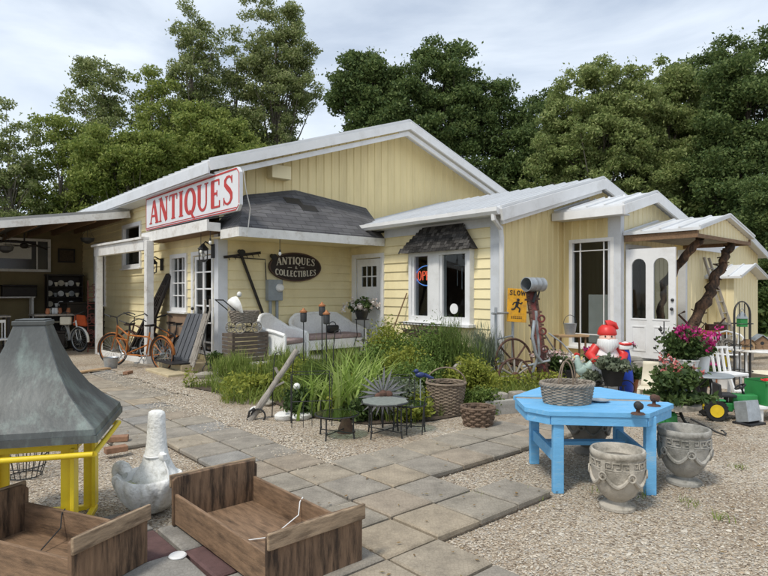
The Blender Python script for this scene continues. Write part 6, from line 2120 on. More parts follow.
# torches
for k, (px, top, Y, lab) in enumerate(((303.5, 308, 9.0, 'leftmost of the three copper garden torches'), (322, 302, 9.3, 'tallest of the three copper garden torches'), (326.5, 310, 8.9, 'rightmost of the three copper garden torches, just before the tallest'))):
    b = Vector(((px - MID) / FOC * Y, Y, .05)); h = EYE - (top - HOR) / FOC * Y - .05
    t = thing('garden_torch', lab, 'torch', b, 0, 'copper torches before the sofa')
    q = MB(); q.tube([(0, 0, 0), (0, 0, h - .22)], .009, 6); q.build('pole', IRON, t)
    q = MB(); q.lathe([(.03, h - .22), (.05, h - .21), (.052, h - .08), (.045, h - .07)], 14); q.build('can', IRON, t)
    q = MB(); q.lathe([(.058, h - .07), (.058, h - .05), (.02, h - .02), (.012, h), (0, h)], 14); q.build('cap', TORCH, t)
# flower pot by the porch door
p = W(7.92, 9.80, .30)
t = thing('flower_stand', 'black iron stand with white and blush flowers beside the porch door', 'plant stand', p, ANG)
q = MB()
for a in (0.4, 2.5, 4.6): q.tube([(.12 * math.cos(a), .12 * math.sin(a), .70), (.10 * math.cos(a), .10 * math.sin(a), .35), (.22 * math.cos(a), .22 * math.sin(a), 0)], .010, 6)
q.ring((0, 0, .70), .15, .010); q.ring((0, 0, .25), .13, .008); q.build('stand', IRON, t)
q = MB(); q.lathe([(.10, .70), (.16, .88), (.17, .89), (0, .87)], 18); q.build('pot', IRON, t)
bush('', None, .30, .30, POTL, 900, .05, parent=t, stems=9)
for o in LASTB: o.location.z = .86
fl = flowers(t, [(random.gauss(0, .17), random.gauss(0, .15), .98 + random.uniform(-.08, .16)) for k in range(34)], .06, WHITEF, n=10)
# iron window rack and a broom handle against the bay wall
t = thing('window_rack', 'black wrought iron flower rack below the bay window', 'flower rack', W(8.20, 8.15, .70), ANG)
q = MB()
for z, d in ((0, .06), (.14, .14), (.28, .20)): q.tube([(.0, -.55, z), (-d, -.55, z), (-d, .55, z), (0, .55, z)], .009, 6)
for k in range(12): y = -.5 + k * 1.0 / 11; q.tube([(0, y, 0), (-.06, y, 0), (-.14, y, .14), (-.20, y, .28)], .006, 5)
q.build('rack', IRON, t)
q = MB(); q.box(-.13, -.02, -.5, .5, .03, .12); q.build('liner', SOIL, t)
mb = MB(); a, b = W(7.9, 9.05, .3), W(8.28, 8.75, 1.58); mb.tube([(0, 0, 0), b - a], .014, 7); o = mb.build('broom_handle', BROWNWOOD, None, loc=a); tag(o, 'brown stick leaning on the yellow clapboards between door and bay window', 'stick')
# doll pram on a slatted box, cultivator on the wall
t = thing('slatted_box', 'old dark slatted wooden box under the wicker doll pram', 'box', W(5.12, 9.92, .302), ANG)
q = MB()
for k in range(7):
    z = .02 + k * .075
    q.box(-.30, .44, -.22, -.20, z, z + .06); q.box(-.30, -.28, -.198, .20, z, z + .06)
for x in (-.28, .40): q.box(x, x + .04, -.198, -.17, .0, .55)
q.box(-.279, .44, -.195, .20, .50, .53); q.box(-.27, .43, -.195, .19, .01, .015); q.build('slats', DARKWOOD if False else pm('old_dark_slats', (0.11, 0.085, 0.065), .9, .35, 9, .4), t, smooth=0)
t = thing('doll_pram', 'small wicker doll pram with a white hood and spoked wheels on the slatted box', 'pram', W(5.17, 9.92, .835), ANG)
q = MB(); q = weave(q, lambda s: .17 + .06 * s, .18, .42, 10, 22, .011, .006, 1.35, .8); q.build('wicker_body', WICKER_G, t, fix=False)
q = MB(); q.lathe([(0, .2), (.16, .2)], 16, sx=1.35, sy=.8); q.build('floor', WICKER_G, t)
q = MB()
vs, fs = [], []
for i in range(7):
    an = R(15 + i * 25)
    for k in range(9):
        b = PI * k / 8
        r = .24
        vs.append((-.20 - r * .95 * math.sin(an) * math.sin(b) * .9 + .08, r * .82 * math.cos(b), .38 + r * 1.3 * math.cos(an * .55) * math.sin(b)))
for i in range(6):
    for k in range(8): fs.append((i * 9 + k, i * 9 + k + 1, i * 9 + k + 10, i * 9 + k + 9))
q.add(vs, fs); q.build('hood', OLDWHITE, t, smooth=60)
q = MB(); q.ball((-.10, 0, .72), (.045, .045, .055)); q.build('hood_knob', OLDWHITE, t)
for x in (-.18, .16):
    for y in (-.19, .19):
        q = MB(); q.ring((x, y, .10), .10, .010, 'y', 20, 6)
        for k in range(10): q.tube([(x, y, .10), (x + .10 * math.cos(k * PI / 5), y, .10 + .10 * math.sin(k * PI / 5))], .006, 4)
        q.build('wheel', GREYWOOD, t)
for x in (-.18, .16):
    q = MB(); q.tube([(x, 0, .1), (x, 0, .2)], .012); q.tube([(x, -.19, .1), (x, .19, .1)], .008); q.build('axle', IRON, t)
q = MB()
for s in (-1, 1): q.tube([(-.25, .16 * s, .42), (-.5, .16 * s, .62)], .010)
q.tube([(-.5, -.16, .62), (-.5, .16, .62)], .012); q.build('push_handle', IRON, t)
t = thing('hand_cultivator', 'old dark wooden hay rake hung slanting on the porch wall', 'rake', W(5.72, VW - .06, 1.55), ANG)
q = MB(); q.bar((-.22, 0, .82), (.36, -.02, -.62), .05, .035, up=(0, 1, 0)); q.build('shaft', DARKWOOD, t, smooth=0)
q = MB(); q.bar((-.60, -.04, .74), (.20, -.04, .86), .055, .05, up=(0, 1, 0)); 
for k in range(6): q.tube([(-.52 + .13 * k, -.07, .75 + .018 * k), (-.52 + .13 * k, -.12, .68 + .018 * k)], .008, 5)
q.build('head', DARKWOOD, t, smooth=0)
# side wall clutter
t = thing('leaning_trellis', 'black wooden trellis frame leaning against the side wall behind the bicycles', 'trellis', W(4.62, 14.1, .02), ANG)
q = MB()
P0, P1, P2, P3 = Vector((-.12, .55, 0)), Vector((-.12, -.35, 0)), Vector((.40, -.95, 1.95)), Vector((.40, -.72, 1.98))
for a, b in ((P0, P3), (P1, P2), (P2, P3), (P0, P1)): q.bar(a, b, .06, .05, up=(1, 0, .2))
for k in range(1, 8):
    s = k / 8; q.bar(P0.lerp(P3, s), P1.lerp(P2, s), .03, .03, up=(1, 0, .2))
for k in range(1, 4):
    s = k / 4; q.bar(P0.lerp(P1, s), P3.lerp(P2, s), .03, .03, up=(1, 0, .2))
q.build('frame', DARKWOOD, t, smooth=0)
q = MB(); q.hull([P0 + Vector((.03, 0, 0)), P1 + Vector((.03, 0, 0)), P2 + Vector((.03, 0, 0)), P3 + Vector((.03, 0, 0))], .01); q.build('backing', BLACKP, t, smooth=0)
t = thing('ridged_board', 'dark grey ridged double board leaning by the french door', 'board', W(4.60, 11.55, .20), ANG)
q = MB()
for k in range(9):
    y = -.42 + k * .105
    q.bar((0, y, 0), (.30, y - .12, .95), .09 if k % 2 else .06, .05 if k % 2 else .03, up=(1, 0, .3))
q.bar((-.02, -.45, .05), (-.02, .45, .05), .04, .04); q.build('board', GREYBOARD, t, smooth=0)
q = MB(); q.box(-.45, -.05, -.5, .45, .0, .02); o = q.build('door_mat', BLACKP, None, loc=W(4.62, 11.4, .21), rot=(0, 0, ANG)); tag(o, 'black mat on the step in front of the grey ridged board', 'mat')
t = thing('wooden_sled', 'weathered grey wooden sled standing on end beside the grey ridged board', 'sled', W(4.72, 10.86, .10), ANG)
q = MB()
for y in (-.10, .12): q.tube([(-.20, y, 0), (.0, y - .05, .7), (.12, y - .09, 1.15), (.10, y - .12, 1.35)], .022, 6)
for z in (.2, .45, .7, .95): x = -.20 + .28 * z; q.bar((x, -.14 - .07 * z, z), (x, .14 - .07 * z, z), .05, .02)
q.build('frame', GREYWOOD, t, smooth=0)
q = MB()
for y in (-.055, .0, .055): q.bar((-.19, y, .08), (.08, y - .08, 1.08), .042, .015, up=(1, 0, .3))
q.build('slats', GREYWOOD, t, smooth=0)
t = thing('plant_trolley', 'dark iron plant cart with little wheels at the foot of the white corner post', 'cart', W(4.75, 10.15, .05), ANG)
q = MB(); q.box(-.2, .2, -.12, .12, .2, .23); q.tube([(-.2, 0, .2), (-.3, 0, .6), (-.22, 0, .95)], .012)
for x in (-.14, .14): q.ring((x, -.13, .10), .10, .010, 'y', 16, 5); q.ring((x, .13, .10), .10, .010, 'y', 16, 5)
for x in (-.14, .14): q.tube([(x, -.13, .1), (x, .13, .1)], .01); q.tube([(x, 0, .1), (x, 0, .2)], .01)
q.build('cart', IRON, t); 
bush('', None, .22, .22, POTL, 500, .04, parent=t, stems=6)
for o in LASTB: o.location.z = .22

# ------------------------------------------------------------------ lean-to contents (dim)
def lt(u, v, z=0): return W(u, v, z)
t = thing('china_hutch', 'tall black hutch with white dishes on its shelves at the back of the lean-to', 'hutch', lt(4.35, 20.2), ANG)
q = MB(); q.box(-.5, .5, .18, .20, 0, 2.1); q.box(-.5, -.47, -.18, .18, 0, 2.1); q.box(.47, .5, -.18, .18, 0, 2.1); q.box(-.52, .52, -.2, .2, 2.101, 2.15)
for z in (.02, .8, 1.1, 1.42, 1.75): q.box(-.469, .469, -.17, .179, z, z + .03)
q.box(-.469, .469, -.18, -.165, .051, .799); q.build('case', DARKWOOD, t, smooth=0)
for z in (1.13, 1.45, 1.78):
    for k in range(6):
        x = -.38 + k * .15 + random.uniform(-.02, .02)
        q = MB()
        if k % 2: q.lathe([(.03, 0), (.06, .08), (.065, .12), (0, .11)], 10, c=(x, -.05, z))
        else: q.lathe([(.09, 0), (.09, .012), (0, .02)], 12, M=TR(x, .12, z + .10) @ RX(R(80)))
        q.build('cup' if k % 2 else 'plate', random.choice([WHITEP, WHITEP, GALV, CREAMP]), t)
t = thing('wall_mirror', 'wide white framed mirror with a white banner on the lean-to back wall', 'mirror', lt(3.15, 20.86, 2.75), ANG)
q = MB(); q.box(-.95, .95, -.05, 0, -.52, -.44); q.box(-.95, .95, -.05, 0, .44, .52); q.box(-.95, -.87, -.05, 0, -.439, .439); q.box(.87, .95, -.05, 0, -.439, .439); q.box(.55, .59, -.05, 0, -.439, .439); q.build('frame', OLDWHITE, t, smooth=0)
q = MB(); q.box(-.87, .87, -.02, -.01, -.44, .44); q.build('pane', pm('dark_mirror', (0.02, 0.02, 0.022), .15, .1, 3, 0, spec=.5), t, smooth=0)
q = MB(); q.box(-.5, .42, -.045, -.03, -.12, .36); q.build('banner', CURTAIN, t, smooth=0)
q = MB(); q.tube([(-.85 + 1.7 * k / 16, -.06, .20 + .22 * math.sin(PI * k / 16)) for k in range(17)], .025, 6); q.build('arch', DARKWOOD, t)
t = thing('ceiling_fan', 'dark ceiling fan hanging under the lean-to roof', 'fan', lt(3.0, 18.5, 3.22), ANG)
q = MB(); q.tube([(0, 0, 0), (0, 0, -.28)], .02); q.lathe([(.05, -.42), (.10, -.38), (.10, -.30), (.03, -.26)], 14); q.build('motor', DARKWOOD, t)
for k in range(5):
    q = MB(); q.box(.12, .62, -.06, .06, -.36, -.35, RZ(k * 2 * PI / 5)); q.build('blade', DARKWOOD, t, smooth=0)
for k, (u, v, w, lab) in enumerate(((1.9, 17.6, 1.2, 'old work table piled with small wares at the far left of the lean-to'), (3.55, 17.8, 1.0, 'old work table with a pale top in front of the black hutch'))):
    t = thing('work_table', lab, 'table', lt(u, v), ANG, 'tables in the lean-to')
    q = MB(); q.box(-w / 2, w / 2, -.4, .4, .96, 1.0); q.build('tabletop', GREYWOOD, t, smooth=0)
    for x in (-w / 2 + .05, w / 2 - .05):
        for y in (-.34, .34): q = MB(); q.box(x - .03, x + .03, y - .03, y + .03, 0, .96); q.build('leg', DARKWOOD, t, smooth=0)
    for m in range(6):
        x, y = random.uniform(-w * .4, w * .4), random.uniform(-.3, .3)
        o = MB().lathe([(.04, 0), (.06, .06), (.04, .14), (.05, .16), (0, .15)], 10).build('jar', random.choice([WHITEP, IRON, TERRA, GALV]), None, loc=lt(u, v) + RZ(ANG) @ Vector((x, y, 1.0)))
        tag(o, ('small jar among the wares on the leftmost lean-to table', 'small jar among the wares on the lean-to table before the black hutch')[k], 'jar', ('jars on the leftmost lean-to table', 'jars on the lean-to table before the hutch')[k])
t = thing('wall_shelf', 'long white shelf with dark wares along the lean-to back wall', 'shelf', lt(2.4, 20.6), ANG)
q = MB(); q.box(-1.6, 1.2, -.2, .2, 1.42, 1.46); q.build('board', OLDWHITE, t, smooth=0)
for x in (-1.5, -.2, 1.1): q = MB(); q.box(x, x + .06, -.18, .18, 0, 1.42); q.build('support', OLDWHITE, t, smooth=0)
t = thing('old_radio_cabinet', 'dark cabinet with a pale panel standing on the white shelf', 'cabinet', lt(2.15, 20.6, 1.46), ANG)
q = MB(); q.box(-.25, .25, -.15, .15, 0, .75); q.build('case', DARKWOOD, t, smooth=0); q = MB(); q.box(-.17, .17, -.17, -.152, .3, .65); q.build('panel', CURTAIN, t, smooth=0)
t = thing('storage_trunk', 'dark flat trunk standing on the white shelf beside the cabinet', 'trunk', lt(3.2, 20.6, 1.46), ANG)
q = MB(); q.box(-.45, .45, -.18, .18, 0, .30); q.build('body', DARKWOOD, t, smooth=0, bevel=.02); q = MB(); q.box(-.46, .46, -.19, .19, .301, .36); q.build('lid', DARKWOOD, t, smooth=0, bevel=.02)
p = gr(58, 347.5); t = thing('step_shelf', 'cream painted three tier shelf stand at the front of the lean-to', 'shelf', p, ANG - .3)
for z in (.10, .40, .72): q = MB(); q.box(-.26, .26, -.18, .18, z, z + .04); q.build('shelf', CREAMP, t, smooth=0, bevel=.008)
for x in (-.24, .24):
    for y in (-.16, .16): q = MB(); q.tube([(x, y, 0), (x, y, .76)], .012); q.build('leg', CREAMP, t)
p = at(80, 318, 15.7); t = thing('red_bag', 'red bag slung over the white bicycle in the lean-to', 'bag', p + Vector((0, 0, -.2)), .3)
q = MB(); q.add([(-.17, -.08, 0), (.19, -.08, -.04), (.19, .08, -.04), (-.17, .08, 0), (-.12, -.06, .30), (.13, -.07, .27), (.13, .07, .27), (-.12, .06, .30)], [(0, 3, 2, 1), (4, 5, 6, 7), (0, 1, 5, 4), (1, 2, 6, 5), (2, 3, 7, 6), (3, 0, 4, 7)]); q.build('bag', pm('red_orange_cloth', (0.55, 0.10, 0.03), .9, .15, 9, .3), t, bevel=.04); q = MB(); q.box(-.48, -.20, -.08, .08, .02, .24); q.build('white_pouch', CREAMP, t, bevel=.03)
q = MB(); q.tube([(-.3, 0, .1), (0, 0, .0), (.05, 0, -.1)], .014); q.build('strap', IRON, t)
for k, (px, Y, h, lab) in enumerate(((92, 15.4, 1.9, 'rusty red iron chain rack beside the leftmost white porch post'),)):
    b = Vector(((px - MID) / FOC * Y, Y, 0)); t = thing('iron_rack', lab, 'rack', b, ANG)
    q = MB()
    for x in (-.10, .10): q.tube([(x, 0, 0), (x, 0, h)], .014)
    for m in range(12): q.tube([(-.10, 0, .1 + m * .15), (.10, 0, .1 + m * .15)], .010)
    for m in range(22): q.ring((random.uniform(-.1, .1), -.03, .2 + random.random() * 1.6), .05, .010, 'y', 10, 5)
    q.build('rack', REDIRON, t)
p = Vector(((2 - MID) / FOC * 14.0, 14.0, 0)); t = thing('white_chair', 'white spindle chair at the far left behind the cupola roof', 'chair', p, ANG + .4)
q = MB(); q.box(-.2, .2, -.2, .2, .44, .47); q.build('seat', WHITE, t, smooth=0)
for x in (-.18, .18):
    for y in (-.18, .18): q = MB(); q.tube([(x, y, 0), (x * .95, y * .95, .44 if y < 0 else .9)], .016); q.build('leg', WHITE, t)
q = MB(); q.bar((-.18, .17, .88), (.18, .17, .88), .03, .07); 
for x in (-.1, 0, .1): q.tube([(x, .17, .47), (x, .17, .88)], .01)
q.build('backrest', WHITE, t)
for k, (px, py) in enumerate(((5, 226), (29, 226), (57, 224), (80, 221))):
    Y = 15.2 + k * .2; o = MB().ball((0, 0, 0), (.03, .03, .04), 8, 6).build('string_bulb', BULB, None, loc=at(px, py, Y)); 
    q = MB(); q.tube([(0, 0, .03), (0, 0, .28)], .006, 5); q.build('cord', IRON, o); tag(o, 'small clear bulb hanging under the front edge of the lean-to roof', 'bulb', 'bulbs under the lean-to roof')

# ------------------------------------------------------------------ machinery at the gable corner
t = thing('pipe_stand', 'grey steel pipe rail with two uprights beside the downspout', 'pipe stand', gr(496, 387))
q = MB(); q.tube([(0, 0, 0), (0, 0, 1.34)], .024, 8); q.build('upright', GALV, t); q = MB(); q.tube([(.36, .35, 0), (.36, .35, 1.25)], .024, 8); q.build('upright', GALV, t)
q = MB(); q.tube([(-.08, -.08, 1.24), (.42, .41, 1.24)], .020, 8); q.tube([(0, 0, .80), (.36, .35, .84)], .016, 8); q.build('cross_pipe', GALV, t)
def wagon_wheel(label, p, r, rz, lean, n=12, mat=GREYWOOD, spokes=True):
    t = thing('wagon_wheel', label, 'wheel', p, 0, 'old iron wheels by the gable corner'); t.rotation_euler = (lean, 0, rz)
    q = MB(); q.ring((0, 0, r), r, .020, 'y', 36, 8); q.build('rim', RUST, t)
    q = MB()
    for k in range(n): a = 2 * PI * k / n; q.tube([(.03 * math.cos(a), 0, r + .03 * math.sin(a)), (r * math.cos(a), 0, r + r * math.sin(a))], [.014, .018], 6)
    q.build('spokes', mat, t)
    q = MB(); q.lathe([(.055, -.06), (.07, -.02), (.07, .02), (.055, .07), (0, .07)], 14, M=TR(0, 0, r) @ RX(R(90))); q.build('hub', RUST, t)
wagon_wheel('wooden spoked wagon wheel leaning before the grey pipe rail', gr(516, 394), .275, .25, -.12)
wagon_wheel('rusty iron wheel behind the wooden wagon wheel', gr(510, 387) + Vector((.12, .1, .0)), .40, .5, -.1, 8, RUST)
t = thing('trencher_boom', 'faded red rusty chain trencher boom standing upright at the gable corner', 'machine', gr(546, 393))
a, b = Vector((0, 0, 0)), at(531, 291, 9.7) - gr(546, 393)
q = MB(); q.bar(a, b, .10, .06, up=(0, 1, 0)); q.build('boom', REDIRON, t, smooth=0)
d = (b - a).normalized(); s = Vector((d.z, 0, -d.x))
for sg in (-1, 1):
    q = MB()
    for k in range(24):
        pz = a.lerp(b, k / 23)
        c = pz + s * .068 * sg; q.bar(c - d * .034, c + d * .034, .04, .075 + .004 * (k % 2), up=(0, 1, 0))
        if k % 3 == 0: q.bar(c, c + s * .055 * sg, .03, .09, up=(0, 1, 0))
    q.build('chain', RUST, t, smooth=0)
q = MB(); q.tube([(-.32, .05, 0), (-.10, .02, .62), (-.16, .0, 1.3)], .022, 7); q.tube([(-.34, .12, .4), (.06, -.02, .52)], .02, 7); q.tube([(.04, 0, .95), (.24, -.02, .80), (.40, -.05, .62)], .012, 6); q.tube([(-.20, -.05, 1.15), (-.24, -.08, .9), (-.18, -.08, .62), (-.08, -.04, .5)], .026, 8); q.build('lever', GALV, t)
for x, z in ((-.07, .98), (-.09, 1.18), (-.04, .70)):
    q = MB(); q.ring((x, -.06, z), .05, .016, 'y', 16, 6); q.build('shackle', REDIRON, t)
t = thing('steel_drum_tube', 'galvanized open ended tube lying atop the red trencher boom', 'tube', at(534, 284.5, 9.6), R(36))
q = MB()
prof = [(.118, -.20), (.122, -.19), (.117, -.17), (.117, -.06), (.122, -.05), (.117, -.04), (.117, .06), (.122, .07), (.117, .08), (.117, .19), (.12, .2), (.0, .2), (.0, .19), (.108, .185), (.108, -.20), (.118, -.20)]
q.lathe(prof, 26, M=RY(R(90)), cap=False); q.build('tube', GALV, t)
q = MB(); q.bar((.05, 0, -.12), (-.02, 0, -.30), .03, .03); q.bar((.14, 0, -.11), (.06, 0, -.3), .02, .02); q.build('bracket', IRON, t)
t = thing('slow_sign', 'worn yellow SLOW sign with a running child leaning behind the machinery', 'sign', at(516.5, 322, 9.95), R(6)); t.rotation_euler = (R(-6), R(4), R(6))
q = MB(); q.box(-.175, .175, 0, .008, 0, .58); q.build('board', SLOWY, t, smooth=0, bevel=.003)
q = MB(); letters(q, ['l_s', 'l_l', 'l_o', 'l_w'], lambda x, y, d: (x, -d, .465 + y), .085, sx=1.15); q.build('lettering', IRON, t, smooth=0, fix=False)
q = MB(); q.ball((.015, -.006, .385), (.026, .004, .026), 12, 6)
def lm(pts, w): 
    for m_, (a_, b_) in enumerate(zip(pts[:-1], pts[1:])): q.bar((a_[0], -.003 - .0006 * m_, a_[1]), (b_[0], -.003 - .0006 * m_, b_[1]), w, .004, up=(0, 1, 0))
lm([(.01, .355), (-.01, .27)], .05); lm([(-.01, .275), (.05, .235), (.04, .17)], .024); lm([(-.015, .275), (-.05, .22), (-.10, .215)], .024); lm([(.0, .345), (.07, .32), (.09, .35)], .018); lm([(.0, .345), (-.06, .33), (-.08, .29)], .018)
q.build('running_child', IRON, t, smooth=0)
q = MB()
for z in (.085, .06):
    for k in range(6): q.box(-.10 + k * .034, -.078 + k * .034, -.004, -.001, z, z + .012)
q.build('small_print', IRON, t, smooth=0)
# small table with a pail
p = Vector(((570 - MID) / FOC * 10.3, 10.3, 0)); t = thing('side_table', 'narrow tan plank table on thin legs below the tall window', 'table', p, ANG - .5)
q = MB(); q.box(-.30, .30, -.14, .14, .80, .84); q.build('tabletop', TANWOOD, t, smooth=0, bevel=.006)
for x in (-.24, .24):
    for y in (-.10, .10): q = MB(); q.tube([(x, y, .80), (x * 1.1, y * 1.1, 0)], .018); q.build('leg', BROWNWOOD, t)
t = thing('pail', 'small galvanized pail with a bail handle on the narrow tan table', 'bucket', p + Vector((0, 0, .84)))
q = MB(); q.lathe([(.085, 0), (.115, .19), (.12, .2), (.108, .19), (.08, .01), (0, .01)], 20); q.build('body', GALV, t); q = MB(); q.tube([(.115 * math.cos(a), 0, .19 + .16 * math.sin(a)) for a in [PI * k / 12 for k in range(13)]], .005, 5); q.build('handle', IRON, t)
for k, (px, py, Y, dx, lab) in enumerate(((558, 322, 10.2, -.34, 'thin grey rod leaning left of the narrow tan table'),)):
    mb = MB(); mb.tube([(0, 0, 0), (-.35, .05, .55)], .014, 6); o = mb.build('rod', GREYWOOD, None, loc=at(562, 345, 9.9)); o.location.z = .42; tag(o, lab, 'rod')
# pots and ornaments under the tall window
def pot(mat, r, h, t, z=0, name='pot', square=False, seg=20):
    q = MB()
    if square: q.lathe([(r * .78, z), (r, z + h), (r * 1.06, z + h), (r * 1.06, z + h - .03), (r * .98, z + h - .03), (r * .9, z + h - .04), (0, z + h - .04)], 4, M=RZ(PI / 4))
    else: q.lathe([(r * .75, z), (r, z + h * .9), (r * 1.08, z + h * .9), (r * 1.08, z + h), (r * .95, z + h), (r * .92, z + h - .03), (0, z + h - .03)], seg)
    return q.build(name, mat, t, smooth=40)
def potted(label, p, potmat, r, h, leaf, fr, fh, n, petals=None, nf=14, pr=.04, square=False, group=None, zbase=0.0, ls=.04):
    t = thing('flower_pot', label, 'potted plant', p, random.uniform(0, 1), group)
    pot(potmat, r, h, t, 0, 'pot', square)
    bush('', None, fr, fh, leaf, n, ls, parent=t, stems=12)
    for o in LASTB: o.location.z = h - .04
    if petals is not None:
        flowers(t, [(random.gauss(0, fr * .45), random.gauss(0, fr * .45), h + fh * random.uniform(.55, 1.05)) for k in range(nf)], pr, petals, n=10)
    return t
potted('black pot of pink and blush flowers left of the yellow can', at(553, 388, 9.5) * 1.0, BLACKP, .16, .30, POTL, .26, .30, 900, BLUSH, 26, .06)
bpy.context.view_layer.update()
def ground(o, z=0.0): o.location.z = z
PB = pm('black_kettle_enamel', (0.03, 0.03, 0.032), .4, .2, 6, .05)
t = potted('black kettle pot of white flowers below the pail table', gr(566, 389), PB, .17, .34, POTL, .24, .22, 800, WHITEF, 20, .055)
p = gr(547, 391); t = thing('watering_can', 'yellow watering can behind the wicker basket', 'watering can', p + Vector((.05, .2, .14)))
q = MB(); q.lathe([(.12, 0), (.13, .02), (.12, .24), (.10, .26), (0, .26)], 18); q.build('body', YELLOW, t); q = MB(); q.tube([(.11, 0, .06), (.22, 0, .18), (.30, 0, .30)], [.03, .022, .02], 8); q.lathe([(.02, 0), (.05, .04), (0, .045)], 12, M=TR(.30, 0, .30) @ RY(R(40))); q.build('spout', YELLOW, t); q = MB(); q.tube([(-.10 - .08 * math.sin(a), 0, .14 + .12 * math.cos(a)) for a in [PI * k / 10 for k in range(11)]], .012, 6); q.tube([(.10 * math.cos(PI * k / 10), 0, .25 + .12 * math.sin(PI * k / 10)) for k in range(11)], .01, 6); q.build('handle', YELLOW, t)
q = MB(); q.box(-.16, .16, -.16, .16, -.14, 0); o = q.build('stand_block', GREYWOOD, None, loc=p + Vector((.05, .2, .139)), smooth=0); tag(o, 'weathered block under the yellow watering can', 'block')
t = thing('plough_disc', 'rusty curved plough disc standing before the yellow watering can', 'plough disc', gr(549, 392) + Vector((0, 0, .02)), 0)
q = MB(); q.lathe([(0, .04), (.10, .03), (.17, 0), (.17, .008), (.10, .04), (0, .05)], 26, M=TR(0, 0, .17) @ RX(R(80))); q.build('disc', RUST, t); q = MB(); q.lathe([(.03, -.02), (.03, .04), (0, .04)], 8, M=TR(0, -.03, .17) @ RX(R(80))); q.build('boss', RUST, t)
# ceramic rooster
t = thing('stone_block', 'white stone block under the ceramic rooster', 'block', gr(584, 392) + Vector((0, 0, 0)), .2); q = MB(); q.box(-.13, .13, -.10, .10, 0, .20); q.build('block', WSTONE, t, smooth=0, bevel=.02)
t = thing('ceramic_rooster', 'pale teal ceramic rooster with a red comb under the tall window', 'rooster figurine', gr(584, 392) + Vector((0, 0, .20)), R(10))
q = MB(); q.lathe([(.09, 0), (.09, .02), (.05, .04), (.05, .07)], 16); q.ball((.0, 0, .16), (.14, .10, .11), 18, 12); q.tube([(-.07, 0, .2), (-.11, 0, .28), (-.12, 0, .34), (-.13, 0, .37)], [.075, .055, .045, .03], 12); q.ball((-.125, 0, .36), (.042, .036, .04)); q.tube([(.08, 0, .2), (.15, 0, .28), (.17, 0, .36)], [.07, .055, .03], 10); q.tube([(.08, 0, .18), (.18, 0, .24), (.22, 0, .31)], [.06, .045, .02], 10); q.build('body', TEAL, t, smooth=60)
q = MB()
for k in range(4): q.ball((-.155 + .022 * k, 0, .405 + .008 * math.sin(k * 1.5)), (.015, .009, .024), 8, 6)
q.ball((-.155, 0, .325), (.012, .009, .024), 8, 6); q.build('comb', REDP, t)
q = MB(); q.tube([(-.16, 0, .36), (-.19, 0, .352)], [.014, .002], 6); q.build('beak', YELLOW, t)
# garden gnome
t = thing('garden_gnome', 'large plastic garden gnome in red with a white beard beside the white door', 'garden gnome', at(607, 330, 9.0) * 1.0, R(-12)); t.location.z = 0; t.scale = (.93, .93, .93)
q = MB()
q.lathe([(.20, 0), (.23, .04), (.24, .25), (.25, .42), (.235, .55), (.21, .68), (.16, .80), (.10, .86), (0, .88)], 26, sy=.8); q.build('apron', WHITEP, t, smooth=60)
q = MB()
q.tube([(-.17, -.02, .80), (-.28, -.08, .66), (-.22, -.22, .60), (-.10, -.25, .62)], [.085, .085, .07, .055], 12); q.build('sleeve', REDP, t, smooth=60)
q = MB(); q.tube([(.16, -.02, .80), (.26, -.07, .68), (.20, -.20, .60), (.12, -.24, .60)], [.08, .08, .065, .05], 12); q.build('sleeve', REDP, t, smooth=60)
q = MB(); q.ball((-.06, -.27, .62), (.05, .045, .05)); q.build('hand', SKINP, t); q = MB(); q.ball((.09, -.26, .60), (.05, .045, .05)); q.build('hand', SKINP, t)
q = MB(); q.ball((0, -.03, .95), (.135, .13, .14), 20, 14); q.ball((0, -.165, .945), (.034, .034, .032)); q.build('head', SKINP, t)
q = MB()
for k in range(11):
    a = R(200 + 14 * k)
    x, y = .125 * math.cos(a), -.03 + .125 * math.sin(a)
    q.tube([(x, y, .93), (x * 1.15, y * 1.15 - .01, .84), (x * .7, y * .95 - .02, .70 + .05 * abs(k - 5) / 5)], [.045, .05, .012], 8)
for sx_ in (-1, 1): q.tube([(.01 * sx_, -.165, .905), (.07 * sx_, -.16, .895), (.11 * sx_, -.13, .915)], [.022, .024, .008], 8)
q.build('beard', WHITEP, t, smooth=60)
q = MB()
for s in (-1, 1): q.ball((s * .05, -.152, .985), (.013, .01, .016), 8, 6)
q.build('eyes', BLACKP, t)
q = MB(); q.lathe([(.0, 1.0), (.150, 1.0), (.158, 1.02), (.15, 1.06), (.13, 1.12), (.08, 1.17)], 22, c=(0, -.0, .0)); q.tube([(0, 0, 1.16), (.05, 0, 1.18), (.12, 0, 1.17), (.17, 0, 1.10)], [.09, .075, .05, .02], 12); q.build('pointed_hat', REDP, t, smooth=60)
t = thing('blue_lawn_lamp', 'cobalt blue plastic lawn lamp with a red and white cap beside the gnome', 'lawn lamp', at(625, 345, 8.9) * 1.0); t.location.z = 0
q = MB(); q.lathe([(.09, 0), (.12, .05), (.12, .30), (.105, .42), (.085, .58), (.06, .72), (0, .74)], 18); q.build('body', BLUEP, t)
q = MB(); q.lathe([(.11, .72), (.12, .76), (.10, .80), (0, .84)], 18, sy=.8); q.build('cap', WHITEP, t); q = MB(); q.ring((0, 0, .80), .085, .022, n=18); q.build('cap_band', REDP, t)
